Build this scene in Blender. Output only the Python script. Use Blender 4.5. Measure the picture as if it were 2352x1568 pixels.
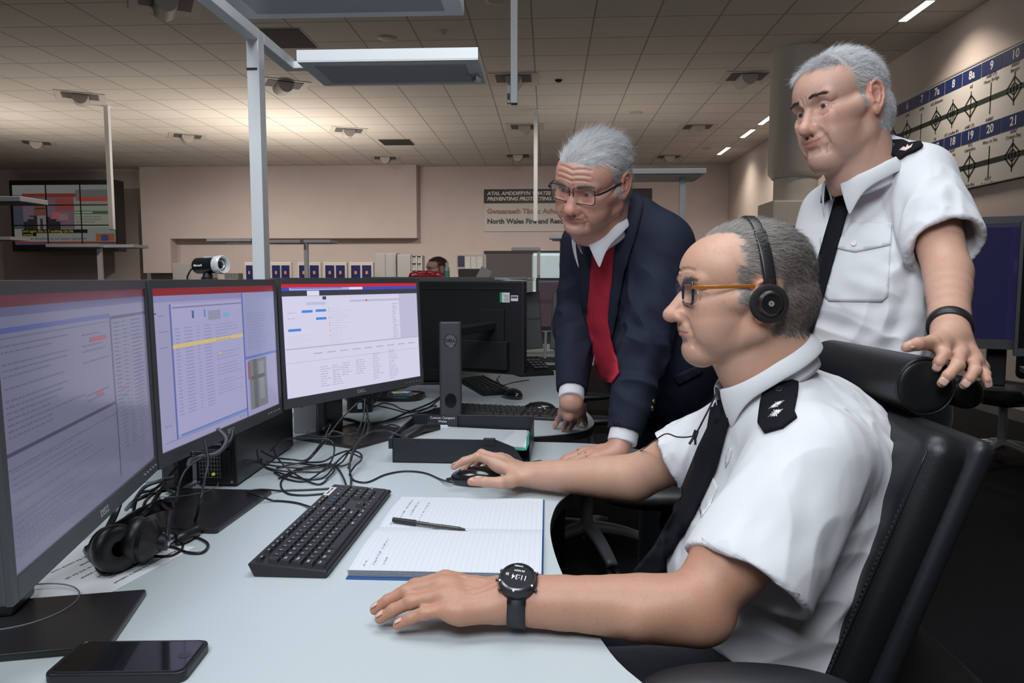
import bpy, bmesh, math, random
import numpy as np
from mathutils import Vector, Matrix, Quaternion
from mathutils.bvhtree import BVHTree
for _o in list(bpy.data.objects): bpy.data.objects.remove(_o)
SC = bpy.context.scene; COL = SC.collection
R = math.radians
# ---------------------------------------------------------------- camera
CAMZ = 1.19; FPX = 1690.0; PITCH = math.atan(144/FPX); YAW = math.atan(82/FPX)
cam_d = bpy.data.cameras.new('camera'); cam = bpy.data.objects.new('camera', cam_d); COL.objects.link(cam)
cam.location = (0, 0, CAMZ); cam.rotation_euler = (math.pi/2-PITCH, 0, YAW)
cam_d.sensor_width = 36; cam_d.lens = 36*FPX/2352; cam_d.clip_start = .02; cam_d.clip_end = 60
SC.camera = cam
# ---------------------------------------------------------------- exposure, world
SC.view_settings.view_transform = 'Standard'; SC.view_settings.look = 'None'
SC.view_settings.gamma = 1; SC.view_settings.use_curve_mapping = False
SC.view_settings.exposure = 0.0
world = bpy.data.worlds.new('world'); SC.world = world; world.use_nodes = True
world.node_tree.nodes['Background'].inputs[0].default_value = (1.0, .93, .86, 1)
world.node_tree.nodes['Background'].inputs[1].default_value = 0.05
def area_light(name, loc, target, size, power, color=(1,1,1), sy=None, spread=None):
    l = bpy.data.lights.new(name, 'AREA'); l.energy = power; l.color = color
    l.size = size
    if sy: l.shape = 'RECTANGLE'; l.size_y = sy
    if spread: l.spread = R(spread)
    o = bpy.data.objects.new(name, l); COL.objects.link(o); o.location = loc
    o.rotation_euler = (Vector(target)-Vector(loc)).to_track_quat('-Z', 'Y').to_euler()
    return o

KEY = area_light('flash_softbox', (-.35, -.55, 2.75), (.15, 1.6, .9), 1.1, 50, (.90,.95,1.0))
area_light('added_side_fill', (-1.25, .75, 2.95), (0, 1.9, 1.2), .7, 16, (.92,.96,1.0))  # added fill from the left, brightens the white lamp post and the faces
area_light('overhead_softbox', (.25, 1.45, 3.45), (.25, 1.5, 0), 1.5, 15, (.92,.96,1.0), spread=110)
for (x, y, e) in ((-4.3, 11.9, 95), (-8.5, 11.0, 46), (1.0, 11, 14), (-6.2, 9.4, 5)):
    area_light('lamp_uplight', (x, y, 1.75), (x, y, 4), 1.6, e, (1, .88, .76))
for (x, y, e) in ((-6.4, 12.9, 620), (-3.4, 12.4, 520), (-.4, 12.4, 520), (2.4, 12.5, 260), (-9.3, 13.2, 160), (-3.4, 9.6, 150), (-.45, 9.45, 150), (-3.6, 5.2, 300), (1.0, 5.4, 180)):  # added spots that brighten the far room; the ceiling fittings are unlit
    l_ = bpy.data.lights.new('added_fill_spot', 'SPOT'); l_.energy = e*.55; l_.color = (1, .88, .79); l_.spot_size = R(120); l_.spot_blend = 1; l_.shadow_soft_size = .01
    o_ = bpy.data.objects.new('added_fill_spot', l_); COL.objects.link(o_); o_.location = (x, y, 3.50); o_.rotation_euler = (Vector((x, y+(2.2 if y > 6 else 1.2), .6))-Vector((x, y, 3.5))).to_track_quat('-Z', 'Y').to_euler()

# ---------------------------------------------------------------- placing helpers
_M = cam.rotation_euler.to_matrix()
CAMP = Vector((0, 0, CAMZ))
def ray(px, py): return _M @ Vector(((px-1176)/FPX, -(py-784)/FPX, -1.0))
def P(px, py, d): return CAMP + ray(px, py)*d
def G(px, py, z=0.73):
    r = ray(px, py); return CAMP + r*((z-CAMZ)/r.z)
def PY(px, py, y):
    r = ray(px, py); return CAMP + r*(y/r.y)
def PX(px, py, x):
    r = ray(px, py); return CAMP + r*(x/r.x)
# ---------------------------------------------------------------- materials
MATS = {}
def mat(name, color=(.8,.8,.8), rough=.5, metal=0, noise=0, nscale=20, bump=0, bscale=200, emit=None, estr=1, spec=.5, alpha=1, trans=0, attr=None, sss=0, sheen=0, coat=0, aniso=0, bdist=.001, bstretch=None):
    if name in MATS: return MATS[name]
    m = bpy.data.materials.new(name); m.use_nodes = True; nt = m.node_tree; b = nt.nodes['Principled BSDF']
    b.inputs['Roughness'].default_value = rough; b.inputs['Metallic'].default_value = metal
    b.inputs['Specular IOR Level'].default_value = spec
    b.inputs['Base Color'].default_value = (*color, 1)
    src = None
    if attr:
        a = nt.nodes.new('ShaderNodeAttribute'); a.attribute_name = attr; src = a.outputs['Color']
    tc = None
    if noise or bump:
        tc = nt.nodes.new('ShaderNodeTexCoord')
    if noise:
        n = nt.nodes.new('ShaderNodeTexNoise'); n.inputs['Scale'].default_value = nscale; n.inputs['Detail'].default_value = 4
        nt.links.new(tc.outputs['Object'], n.inputs['Vector'])
        mr = nt.nodes.new('ShaderNodeMapRange'); mr.inputs['To Min'].default_value = 1-noise; mr.inputs['To Max'].default_value = 1+noise
        mr.inputs['From Min'].default_value = .25; mr.inputs['From Max'].default_value = .75
        nt.links.new(n.outputs['Fac'], mr.inputs['Value'])
        mx = nt.nodes.new('ShaderNodeMix'); mx.data_type = 'RGBA'; mx.blend_type = 'MULTIPLY'; mx.inputs[0].default_value = 1
        if src: nt.links.new(src, mx.inputs[6])
        else: mx.inputs[6].default_value = (*color, 1)
        cb = nt.nodes.new('ShaderNodeCombineColor')
        for i in range(3): nt.links.new(mr.outputs[0], cb.inputs[i])
        nt.links.new(cb.outputs[0], mx.inputs[7]); src = mx.outputs[2]
    if src: nt.links.new(src, b.inputs['Base Color'])
    if bump:
        n2 = nt.nodes.new('ShaderNodeTexNoise'); n2.inputs['Scale'].default_value = bscale; n2.inputs['Detail'].default_value = 3
        if bstretch:
            mp = nt.nodes.new('ShaderNodeMapping'); mp.inputs['Scale'].default_value = bstretch
            nt.links.new(tc.outputs['Object'], mp.inputs['Vector']); nt.links.new(mp.outputs[0], n2.inputs['Vector'])
        else: nt.links.new(tc.outputs['Object'], n2.inputs['Vector'])
        bp = nt.nodes.new('ShaderNodeBump'); bp.inputs['Strength'].default_value = bump; bp.inputs['Distance'].default_value = bdist
        nt.links.new(n2.outputs['Fac'], bp.inputs['Height']); nt.links.new(bp.outputs[0], b.inputs['Normal'])
    if emit is not None:
        if emit == 'attr':
            nt.links.new(src, b.inputs['Emission Color'])
            for l_ in list(b.inputs['Base Color'].links): nt.links.remove(l_)
            b.inputs['Base Color'].default_value = (.012,.012,.014,1)
        else: b.inputs['Emission Color'].default_value = (*emit, 1)
        b.inputs['Emission Strength'].default_value = estr
    if trans: b.inputs['Transmission Weight'].default_value = trans; b.inputs['IOR'].default_value = 1.45
    if alpha < 1: b.inputs['Alpha'].default_value = alpha
    if sss:
        b.inputs['Subsurface Weight'].default_value = sss; b.inputs['Subsurface Radius'].default_value = (1, .35, .2); b.inputs['Subsurface Scale'].default_value = .006
    if sheen: b.inputs['Sheen Weight'].default_value = sheen; b.inputs['Sheen Roughness'].default_value = .4
    if coat: b.inputs['Coat Weight'].default_value = coat; b.inputs['Coat Roughness'].default_value = .1
    if aniso: b.inputs['Anisotropic'].default_value = aniso
    MATS[name] = m
    return m
def srgb(r, g, b):
    return tuple(((c/255)/12.92 if c/255 <= .04045 else ((c/255+.055)/1.055)**2.4) for c in (r, g, b))
# ---------------------------------------------------------------- objects
def tag(o, label=None, cat=None, group=None, kind=None):
    if label: o['label'] = label
    if cat: o['category'] = cat
    if group: o['group'] = group
    if kind: o['kind'] = kind
    return o
def thing(name, label, cat, loc=(0,0,0), rz=0, group=None, kind=None, mtx=None):
    o = bpy.data.objects.new(name, None); COL.objects.link(o); o.empty_display_size = .05
    if mtx is not None: o.matrix_world = mtx
    else: o.location = loc; o.rotation_euler = (0, 0, rz)
    o['mw'] = [c for row in o.matrix_basis for c in row]
    return tag(o, label, cat, group, kind)
def world_of(o):
    m = o.matrix_basis.copy()
    while o.parent: o = o.parent; m = o.matrix_basis @ m
    return m
def link_mesh(name, me, m, parent=None, smooth=False, world=False):
    o = bpy.data.objects.new(name, me); COL.objects.link(o)
    if m:
        for x in (m if isinstance(m, (list, tuple)) else [m]): me.materials.append(x)
    if parent:
        o.parent = parent
        if world: o.matrix_basis = world_of(parent).inverted()
    if smooth: me.shade_smooth()
    return o
def build(name, bm, m, parent=None, smooth=False, bevel=0, seg=2, world=False, auto=None):
    me = bpy.data.meshes.new(name)
    bmesh.ops.recalc_face_normals(bm, faces=bm.faces)
    bm.to_mesh(me); bm.free()
    o = link_mesh(name, me, m, parent, smooth, world)
    if bevel:
        md = o.modifiers.new('bevel', 'BEVEL'); md.width = bevel; md.segments = seg; md.limit_method = 'ANGLE'; md.angle_limit = R(35)
        if smooth: md.harden_normals = False
    if auto:
        me.shade_smooth()
        me.set_sharp_from_angle(angle=R(auto))
    return o
def arr_mesh(name, V, F, m, parent=None, smooth=True, world=True, col=None, cname='Col'):
    V = np.asarray(V, np.float32); F = np.asarray(F, np.int32)
    me = bpy.data.meshes.new(name)
    n = F.shape[1]
    me.vertices.add(len(V)); me.vertices.foreach_set('co', V.ravel())
    me.loops.add(F.size); me.loops.foreach_set('vertex_index', F.ravel())
    me.polygons.add(len(F)); me.polygons.foreach_set('loop_start', np.arange(0, F.size, n, dtype=np.int32))
    me.update(calc_edges=True); me.validate()
    if col is not None:
        a = me.color_attributes.new(cname, 'FLOAT_COLOR', 'POINT')
        c = np.ones((len(V), 4), np.float32); c[:, :3] = col; a.data.foreach_set('color', c.ravel())
    return link_mesh(name, me, m, parent, smooth, world)
def copy_tree(o, parent=None):
    c = o.copy(); COL.objects.link(c)
    if parent: c.parent = parent
    for ch in list(o.children): copy_tree(ch, c)
    return c
def BM(): return bmesh.new()
def bx(bm, x0, x1, y0, y1, z0, z1, M=None):
    vs = [bm.verts.new((x, y, z)) for z in (z0, z1) for y in (y0, y1) for x in (x0, x1)]
    if M is not None:
        for v in vs: v.co = M @ v.co
    for f in ((0,1,3,2),(4,6,7,5),(0,4,5,1),(2,3,7,6),(0,2,6,4),(1,5,7,3)): bm.faces.new([vs[i] for i in f])
    return vs
def prism(bm, pts, z0, z1, M=None):
    a = [bm.verts.new((p[0], p[1], z0)) for p in pts]; b = [bm.verts.new((p[0], p[1], z1)) for p in pts]
    if M is not None:
        for v in a+b: v.co = M @ v.co
    n = len(pts)
    bm.faces.new(a[::-1]); bm.faces.new(b)
    for i in range(n): bm.faces.new((a[i], a[(i+1)%n], b[(i+1)%n], b[i]))
def frame(d):
    d = Vector(d).normalized(); u = Vector((0,0,1)) if abs(d.z) < .9 else Vector((1,0,0))
    x = u.cross(d).normalized(); return x, d.cross(x).normalized(), d
def cyl(bm, a, b, ra, rb=None, n=16, cap=True):
    a = Vector(a); b = Vector(b); rb = ra if rb is None else rb
    x, y, d = frame(b-a)
    A = [bm.verts.new(a+(x*math.cos(t)+y*math.sin(t))*ra) for t in [2*math.pi*i/n for i in range(n)]]
    B = [bm.verts.new(b+(x*math.cos(t)+y*math.sin(t))*rb) for t in [2*math.pi*i/n for i in range(n)]]
    for i in range(n): bm.faces.new((A[i], A[(i+1)%n], B[(i+1)%n], B[i]))
    if cap: bm.faces.new(A[::-1]); bm.faces.new(B)
def lathe(bm, prof, n=32, M=None):
    rings = []
    for (r, z) in prof:
        if r < 1e-6: rings.append([bm.verts.new((0,0,z))])
        else: rings.append([bm.verts.new((r*math.cos(2*math.pi*i/n), r*math.sin(2*math.pi*i/n), z)) for i in range(n)])
    if M is not None:
        for r_ in rings:
            for v in r_: v.co = M @ v.co
    for A, B in zip(rings, rings[1:]):
        for i in range(n):
            j = (i+1) % n
            if len(A) == 1 and len(B) == 1: continue
            if len(A) == 1: bm.faces.new((A[0], B[i], B[j]))
            elif len(B) == 1: bm.faces.new((A[i], A[j], B[0]))
            else: bm.faces.new((A[i], A[j], B[j], B[i]))
def catmull(pts, k=8, closed=False):
    pts = [Vector(p) for p in pts]; n = len(pts); out = []
    rng = range(n) if closed else range(n-1)
    for i in rng:
        if closed: p0, p1, p2, p3 = pts[i-1], pts[i], pts[(i+1)%n], pts[(i+2)%n]
        else: p0, p1, p2, p3 = pts[max(i-1,0)], pts[i], pts[i+1], pts[min(i+2,n-1)]
        for s in range(k):
            t = s/k
            out.append(.5*((2*p1)+(-p0+p2)*t+(2*p0-5*p1+4*p2-p3)*t*t+(-p0+3*p1-3*p2+p3)*t**3))
    if not closed: out.append(pts[-1])
    return out
def tube(bm, pts, r, n=8, closed=False, flat=None, up=None, caps=True):
    """sweep; r float or list; flat=(a,b) half sizes of a rectangular-ish section"""
    pts = [Vector(p) for p in pts]; N = len(pts); rings = []; prev = None
    for i, p in enumerate(pts):
        t = (pts[(i+1)%N]-pts[i-1]) if closed else (pts[min(i+1,N-1)]-pts[max(i-1,0)])
        if t.length < 1e-9: t = Vector((0,0,1))
        t.normalize()
        if up is not None:
            y = Vector(up); y = (y-t*y.dot(t)).normalized(); x = y.cross(t).normalized()
        elif prev is None: x, y, _ = frame(t)
        else:
            x = (prev-t*prev.dot(t)).normalized(); y = t.cross(x).normalized()
        prev = x
        ri = r[i] if isinstance(r, (list, tuple)) else r
        ring = []
        if flat:
            m = 5
            a, b = flat[0]*ri, flat[1]*ri
            for q in range(n*2):
                th = 2*math.pi*(q+.5)/(n*2); c, s = math.cos(th), math.sin(th)
                e = .35
                ring.append(bm.verts.new(p+x*(a*math.copysign(abs(c)**e, c))+y*(b*math.copysign(abs(s)**e, s))))
        else:
            for q in range(n):
                th = 2*math.pi*q/n; ring.append(bm.verts.new(p+(x*math.cos(th)+y*math.sin(th))*ri))
        rings.append(ring)
    L = len(rings[0])
    for i in range(N if closed else N-1):
        A, B = rings[i], rings[(i+1)%N]
        for q in range(L): bm.faces.new((A[q], A[(q+1)%L], B[(q+1)%L], B[q]))
    if not closed and caps: bm.faces.new(rings[0][::-1]); bm.faces.new(rings[-1])
def rrect(w, h, r, n=5, cx=0, cy=0):
    out = []
    for sx, sy, a0 in ((1,1,0),(-1,1,90),(-1,-1,180),(1,-1,270)):
        for i in range(n+1):
            a = R(a0+90*i/n); out.append((cx+sx*(w/2-r)+r*math.cos(a), cy+sy*(h/2-r)+r*math.sin(a)))
    return out
_txt_cache = {}
def text_mesh(name, s, size, m, parent, M, depth=.0004, align='CENTER', bold=0, sx=1, shear=0, space=1):
    c = bpy.data.curves.new('t', 'FONT'); c.body = s; c.size = size; c.extrude = depth; c.align_x = align; c.align_y = 'CENTER'
    c.offset = bold; c.shear = shear; c.space_character = space; c.resolution_u = 3
    o = bpy.data.objects.new('t', c); COL.objects.link(o)
    dg = bpy.context.evaluated_depsgraph_get(); dg.update()
    me = bpy.data.meshes.new_from_object(o.evaluated_get(dg))
    bpy.data.objects.remove(o); bpy.data.curves.remove(c)
    me.name = name
    me.transform(M @ Matrix.Diagonal((sx, 1, 1, 1)))
    me.materials.clear()
    return link_mesh(name, me, m, parent)
def basis(o, x, y, z=None):
    """matrix with columns x,y,z at origin o"""
    x = Vector(x).normalized(); y = Vector(y); y = (y-x*y.dot(x)).normalized(); z = x.cross(y)
    M = Matrix((x, y, z)).transposed().to_4x4(); M.translation = Vector(o); return M
def T(x=0, y=0, z=0): return Matrix.Translation((x, y, z))
def RZ(a): return Matrix.Rotation(a, 4, 'Z')
def RX(a): return Matrix.Rotation(a, 4, 'X')
def RY(a): return Matrix.Rotation(a, 4, 'Y')

# ---------------------------------------------------------------- implicit surfaces -> meshes
def _h(ix, iy, iz):
    n = (ix.astype(np.int64)*73856093) ^ (iy.astype(np.int64)*19349663) ^ (iz.astype(np.int64)*83492791)
    n = (n ^ (n >> 13))*1274126177 & 0x7fffffff
    return ((n ^ (n >> 16)) & 0xffff)/65535.0
def vnoise(p):
    f = np.floor(p); i = f.astype(np.int64); t = p-f; t = t*t*(3-2*t); r = 0
    for a in (0, 1):
        for b in (0, 1):
            for c in (0, 1):
                w = (t[:,0] if a else 1-t[:,0])*(t[:,1] if b else 1-t[:,1])*(t[:,2] if c else 1-t[:,2])
                r = r + w*_h(i[:,0]+a, i[:,1]+b, i[:,2]+c)
    return r*2-1
def nrm(v): v = np.asarray(v, float); return v/np.linalg.norm(v)
class SDF:
    def __init__(s): s.ops = []
    def add(s, kind, fn, c, r, k): s.ops.append((kind, fn, np.asarray(c, float), r, k)); return s
    def rc(s, a, b, ra, rb=None, k=.01, kind='u', sq=None):
        """tapered capsule; sq=(dir, factor) squashes across dir"""
        a = np.asarray(a, float); b = np.asarray(b, float); rb = ra if rb is None else rb
        ab = b-a; L2 = max(ab@ab, 1e-12)
        if sq is not None: n = nrm(sq[0]); fq = sq[1]
        def fn(p):
            pa = p-a; t = np.clip(pa@ab/L2, 0, 1); q = pa-t[:,None]*ab
            if sq is not None: q = q+np.outer((q@n)*(1/fq-1), n)
            d = np.sqrt((q*q).sum(1))-(ra+(rb-ra)*t)
            return d*(min(1, fq) if sq is not None else 1)
        m = max(ra, rb)
        return s.add(kind, fn, (a+b)/2, math.sqrt(L2)/2+m*(max(1, sq[1]) if sq is not None else 1), k)
    def el(s, c, r, k=.01, kind='u', M=None):
        c = np.asarray(c, float); r = np.asarray(r, float)*np.ones(3); Mi = None if M is None else np.asarray(M, float).T
        def fn(p):
            q = p-c
            if Mi is not None: q = q@Mi.T
            k0 = np.sqrt(((q/r)**2).sum(1)); k1 = np.sqrt(((q/(r*r))**2).sum(1))+1e-9
            return np.where(k0 < 1e-4, -r.min(), k0*(k0-1)/k1)
        return s.add(kind, fn, c, r.max(), k)
    def box(s, c, h, rad=.003, k=.002, kind='u', M=None):
        c = np.asarray(c, float); h = np.asarray(h, float); Mi = None if M is None else np.asarray(M, float).T
        def fn(p):
            q = p-c
            if Mi is not None: q = q@Mi.T
            q = np.abs(q)-(h-rad)
            return np.sqrt((np.maximum(q, 0)**2).sum(1))+np.minimum(q.max(1), 0)-rad
        return s.add(kind, fn, c, float(np.linalg.norm(h)), k)
    def plane(s, o, n, k=.003):   # keep the side behind n
        o = np.asarray(o, float); n = nrm(n)
        return s.add('i', lambda p: (p-o)@n, o, 1e9, k)
    def disp(s, fn, c=(0,0,0), r=1e9): return s.add('d', fn, c, r, 0)
    def sub(s, other, k=.002):
        return s.add('s', lambda p: other.ev(p), (0,0,0), 1e9, k)
    def chain(s, pts, rs, k=.01, kind='u', sq=None):
        for i in range(len(pts)-1): s.rc(pts[i], pts[i+1], rs[i], rs[i+1], k if i == 0 else min(k, .6*min(rs[i], rs[i+1])), kind, sq)
        return s
    def ev(s, p, c=None, rb=0):
        d = np.full(len(p), 1.0)
        for kind, fn, oc, orr, k in s.ops:
            if c is not None and orr < 1e8:
                gap = np.linalg.norm(c-oc)-orr-rb
                if gap > k+.004+rb: continue
            if kind == 'd': d = d+fn(p); continue
            e = fn(p)
            if kind == 'u':
                h = np.maximum(k-np.abs(d-e), 0)/max(k, 1e-9); d = np.minimum(d, e)-h*h*k*.25
            else:
                if kind == 's': e = -e
                h = np.maximum(k-np.abs(d-e), 0)/max(k, 1e-9); d = np.maximum(d, e)+h*h*k*.25
        return d
    def mesh(s, lo, hi, vox, smooth=1):
        lo = np.asarray(lo, float); hi = np.asarray(hi, float); B = 16
        nb = np.maximum(np.ceil((hi-lo)/vox/B).astype(int), 1); N = nb*B+1
        bi = np.stack(np.meshgrid(*[np.arange(n) for n in nb], indexing='ij'), -1).reshape(-1, 3)
        cen = lo+(bi+.5)*B*vox; rb = B*vox*.5*math.sqrt(3)
        dc = s.ev(cen)
        V = np.full(N, 1.0, np.float32)
        o = np.arange(B+1)*vox; off = np.stack(np.meshgrid(o, o, o, indexing='ij'), -1).reshape(-1, 3)
        near = np.abs(dc) < rb*1.6+.004
        for b, d in zip(bi[~near], dc[~near]):
            if d < 0: x, y, z = b*B; V[x:x+B+1, y:y+B+1, z:z+B+1] = -1
        for b, c in zip(bi[near], cen[near]):
            x, y, z = b*B
            V[x:x+B+1, y:y+B+1, z:z+B+1] = s.ev(lo+b*B*vox+off, c, rb).reshape(B+1, B+1, B+1)
        V[0]=V[-1]=1; V[:,0]=V[:,-1]=1; V[:,:,0]=V[:,:,-1]=1
        S = V < 0
        cs = [(a,b,c) for a in (0,1) for b in (0,1) for c in (0,1)]
        sl = lambda q: tuple(slice(k, n-1+k) for k, n in zip(q, N))
        cnt = np.zeros(N-1, np.int8)
        for q in cs: cnt += S[sl(q)]
        idx = np.argwhere((cnt > 0) & (cnt < 8))
        ids = np.full(N-1, -1, np.int32); ids[tuple(idx.T)] = np.arange(len(idx))
        cv = {q: V[tuple((idx+np.array(q)).T)].astype(float) for q in cs}
        acc = np.zeros((len(idx), 3)); w = np.zeros(len(idx))
        for ax in range(3):
            for q in cs:
                if q[ax]: continue
                q2 = list(q); q2[ax] = 1; q2 = tuple(q2)
                a, b_ = cv[q], cv[q2]; m = (a < 0) != (b_ < 0)
                t = np.where(m, a/np.where(a == b_, 1, a-b_), 0)
                pt = np.array(q, float)+np.zeros((len(idx), 3)); pt[:, ax] = t
                acc += np.where(m[:,None], pt, 0); w += m
        pos = lo+(idx+acc/w[:,None])*vox
        F = []
        for ax in range(3):
            u, v = [(1,2),(2,0),(0,1)][ax]
            a = [slice(None)]*3; b_ = [slice(None)]*3; a[ax] = slice(0, -1); b_[ax] = slice(1, None)
            ch = S[tuple(a)] != S[tuple(b_)]
            e = np.argwhere(ch)
            if len(e) == 0: continue
            e = e[(e[:,u] > 0) & (e[:,v] > 0) & (e[:,u] < N[u]-1) & (e[:,v] < N[v]-1)]
            ins = S[tuple(e.T)]
            def cid(du, dv):
                q = e.copy(); q[:,u] += du; q[:,v] += dv; return ids[tuple(q.T)]
            f = np.stack([cid(-1,-1), cid(0,-1), cid(0,0), cid(-1,0)], 1)
            f[~ins] = f[~ins][:, ::-1]
            F.append(f)
        F = np.concatenate(F)
        for _ in range(smooth):
            n = len(pos); acc = np.zeros((n,3)); w = np.zeros(n)
            for i in range(4):
                a_, b2 = F[:,i], F[:,(i+1)%4]
                for k_ in range(3): acc[:,k_] += np.bincount(a_, pos[b2,k_], n)
                w += np.bincount(a_, minlength=n)
            pos = pos*.4+.6*acc/np.maximum(w,1)[:,None]
        return pos, F
def bvh_of(V, F): return BVHTree.FromPolygons([tuple(v) for v in V], [tuple(int(i) for i in f) for f in F])
def xform(V, M): M = np.array(M); return V@M[:3,:3].T+M[:3,3]

# ---------------------------------------------------------------- heads (local mm: +y face, +z up, x sideways)
def head_sdf(q):
    s = SDF(); g = q.get
    def crease(pts, r, k=5, off=0):
        ys = np.arange(125, -40, -.5); Q = []
        for x, z in pts:
            d = s.ev(np.stack([np.full(len(ys), x*1.), ys, np.full(len(ys), z*1.)], 1)); i = int(np.argmax(d < 0))
            Q.append((x, ys[i]+off, z))
        for i in range(len(Q)-1): s.rc(Q[i], Q[i+1], r[i], r[i+1], k, 's')
        return Q
    nz, nw, ch, jw = g('nose',0), g('nosew',0), g('chin',0), g('jaw',0)
    s.el((0,-14,30), (73,95,76), 5)
    s.el((0,32,28), (60,56,50), 20)
    s.el((0,-50,-16), (54,52,52), 24)
    s.el((0,32,-30), (55,55,60), 18)
    s.el((0,50,-46), (38,40,46), 18)
    for x in (-1,1):
        s.rc((x*56,-8,-14), (x*(50+jw),-4,-58), 13, 12, 18)
        s.rc((x*(50+jw),-4,-58), (x*13,66,-95), 12, 13, 22)
        s.rc((x*37,66,-22), (x*60,24,-13), 14, 11, 18)
        s.el((x*34,50,-50), (20+g('fat',0),26,34), 22)
        s.rc((x*10,82,16), (x*42,72,15), 9, 9, 12)
    s.el((0,74+ch,-94), (20,18,17), 16)
    if g('dchin'): s.el((0,38,-100), (34+jw,40,22), 18)
    s.el((0,68,-58), (27,25,28), 16)
    # nose
    s.rc((0,80,8), (0,100+nz,-30), 6.5, 8.5+nw*.5, 8)
    s.el((0,106+nz,-37+g('nosez',0)), (11.5+nw,12,11), 6)
    for x in (-1,1):
        s.el((x*(12+nw),95+nz*.6,-40), (7.5,11,8.5), 5)
        s.el((x*(7+nw*.5),98+nz*.8,-50.5), (3.4,6,4), 2.5, 's')
        # eye sockets, eyeball lids, slit
        s.el((x*32,93,-3), (16,12,11), 12, 's')
        s.el((x*32,70.5,-1), (14.6,14.2,14.2), 4)
        s.rc((x*22,84,-15), (x*42,78,-13), 3.2, 2.6, 6)         # under-eye bag
        op = g('open', 4.2)
        s.el((x*32,86,-2.2), (13.2,9,op), 1.5, 's')
    # lips
    mz = -62+g('mz',0); lw = g('lipw',1); mw = g('mw',1); mo = g('mouth', 0); sm = g('smile', 0)
    for x in (-1,1):
        s.rc((0,90.5,mz+5*lw), (x*8,90,mz+6*lw), 3.4*lw, 3.6*lw, 3); s.rc((x*8,90,mz+6*lw), (x*24*mw,80.5,mz+sm*.6), 3.4*lw, 1.6, 3)
        s.rc((0,90.8,mz-5.6*lw-mo), (x*11,88.8,mz-5.4*lw-mo), 4.6*lw, 4.2*lw, 3); s.rc((x*11,88.8,mz-5.4*lw-mo), (x*24*mw,80.5,mz+sm*.6-.5), 3.6*lw, 1.6, 3)
    crease([(-27*mw,mz+sm),(-14,mz-.4-mo*.5+sm*.2),(-5,mz+.3-mo*.5),(0,mz-.5-mo*.5),(5,mz+.3-mo*.5),(14,mz-.4-mo*.5+sm*.2),(27*mw,mz+sm)], [.7]+[.9+mo*.5]*5+[.7], 1.6, .4)
    crease([(0,-49),(0,-54)], [1.8,1.8], 4, .8)
    crease([(-11,-79),(11,-79)], [2.5,2.5], 8, 1)
    nl = g('nl', 1.2)
    for x in (-1,1):
        crease([(x*(19+nw),-36),(x*26,-48),(x*32,-60),(x*34,-72)], [nl*.6,nl,nl,nl*.4], 8, .6)
        crease([(x*46,0),(x*56,4)], [.5,.3], 2.5, .3); crease([(x*46,-3),(x*57,-6)], [.5,.3], 2.5, .3); crease([(x*45,-6),(x*53,-14)], [.5,.3], 2.5, .3)
        crease([(x*20,-13),(x*30,-19),(x*42,-17)], [.4,.9,.5], 5, .4)
        crease([(x*20.5,3.5),(x*31,8),(x*45,2.5)], [.6,.8,.6], 2, .2)
        crease([(x*30,-74),(x*29,-86)], [.2,.3], 5, .2)
        for k in range(g('creases', 3)): z = 32+k*12; crease([(0,z-1.5),(x*14,z+1.5),(x*30,z+2),(x*42,z-1)], [.25,.45,.35,.15], 4, .3)
        crease([(x*5,12),(x*6,22)], [.6,.4], 3, .2)
    # ears
    for x in (-1,1):
        a = .22*x
        M = np.array(Matrix.Rotation(-.16*x,3,'Z') @ Matrix.Rotation(.12,3,'X'))
        M = M @ np.array(Matrix.Rotation(x*.30,3,'Z'))
        E = SDF(); c = np.array((x*76.,-16+g('eary',0),1+g('earz',-6))); f = lambda v: c+M@np.array((x*v[0],v[1],v[2]), float)
        s.el(f((0,2,4)), (4.5,15,25), 5, M=M)
        rim = [(2,10,-2),(3.5,14,10),(5,12,24),(6,2,31),(6.5,-9,27),(6.5,-15,14),(6,-14,-2),(5,-8,-15),(4,-2,-23)]
        s.chain([f(v) for v in rim], [2.6,2.8,3,3.2,3.2,3.1,3,3.2,3.8], 2)
        s.el(f((3,3,-24)), (4.2,7.5,8.5), 4, M=M)
        s.chain([f(v) for v in [(4.5,6,18),(5,-4,16),(5,-7,3),(4.5,-3,-11)]], [2.4,2.8,2.8,2.4], 2)
        s.el(f((6,4,2)), (6.5,6.5,10), 3, 's', M=M)
        s.rc(f((3,12,-2)), f((5,10,-9)), 3, 2.6, 2.5)
        s.rc(f((-6,0,6)), f((-8,4,-14)), 9, 8, 6)
    # neck
    nf = g('nfat', 0); n0 = np.array((0,-26,-52.)); n1 = np.array((0,-44+g('neckf',0),-155.))
    s.rc(n0, n1, 50+nf, 52+nf, 22)
    s.rc((0,26+g('neckf',0)*.35,-70), (0,-2+g('neckf',0)*.8,-125), 30+g('dchin',0)*6, 40+nf, 26)
    for x in (-1,1): s.rc((x*52,-24,-36), (x*20,22+g('neckf',0),-150), 8, 9, 18)
    s.el((0,31+g('neckf',0)*.7,-122), (8,9,10), 12)
    s.plane((0,34,g('cut',-172)), (0,-.476,-.878), 3)
    return s
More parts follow.
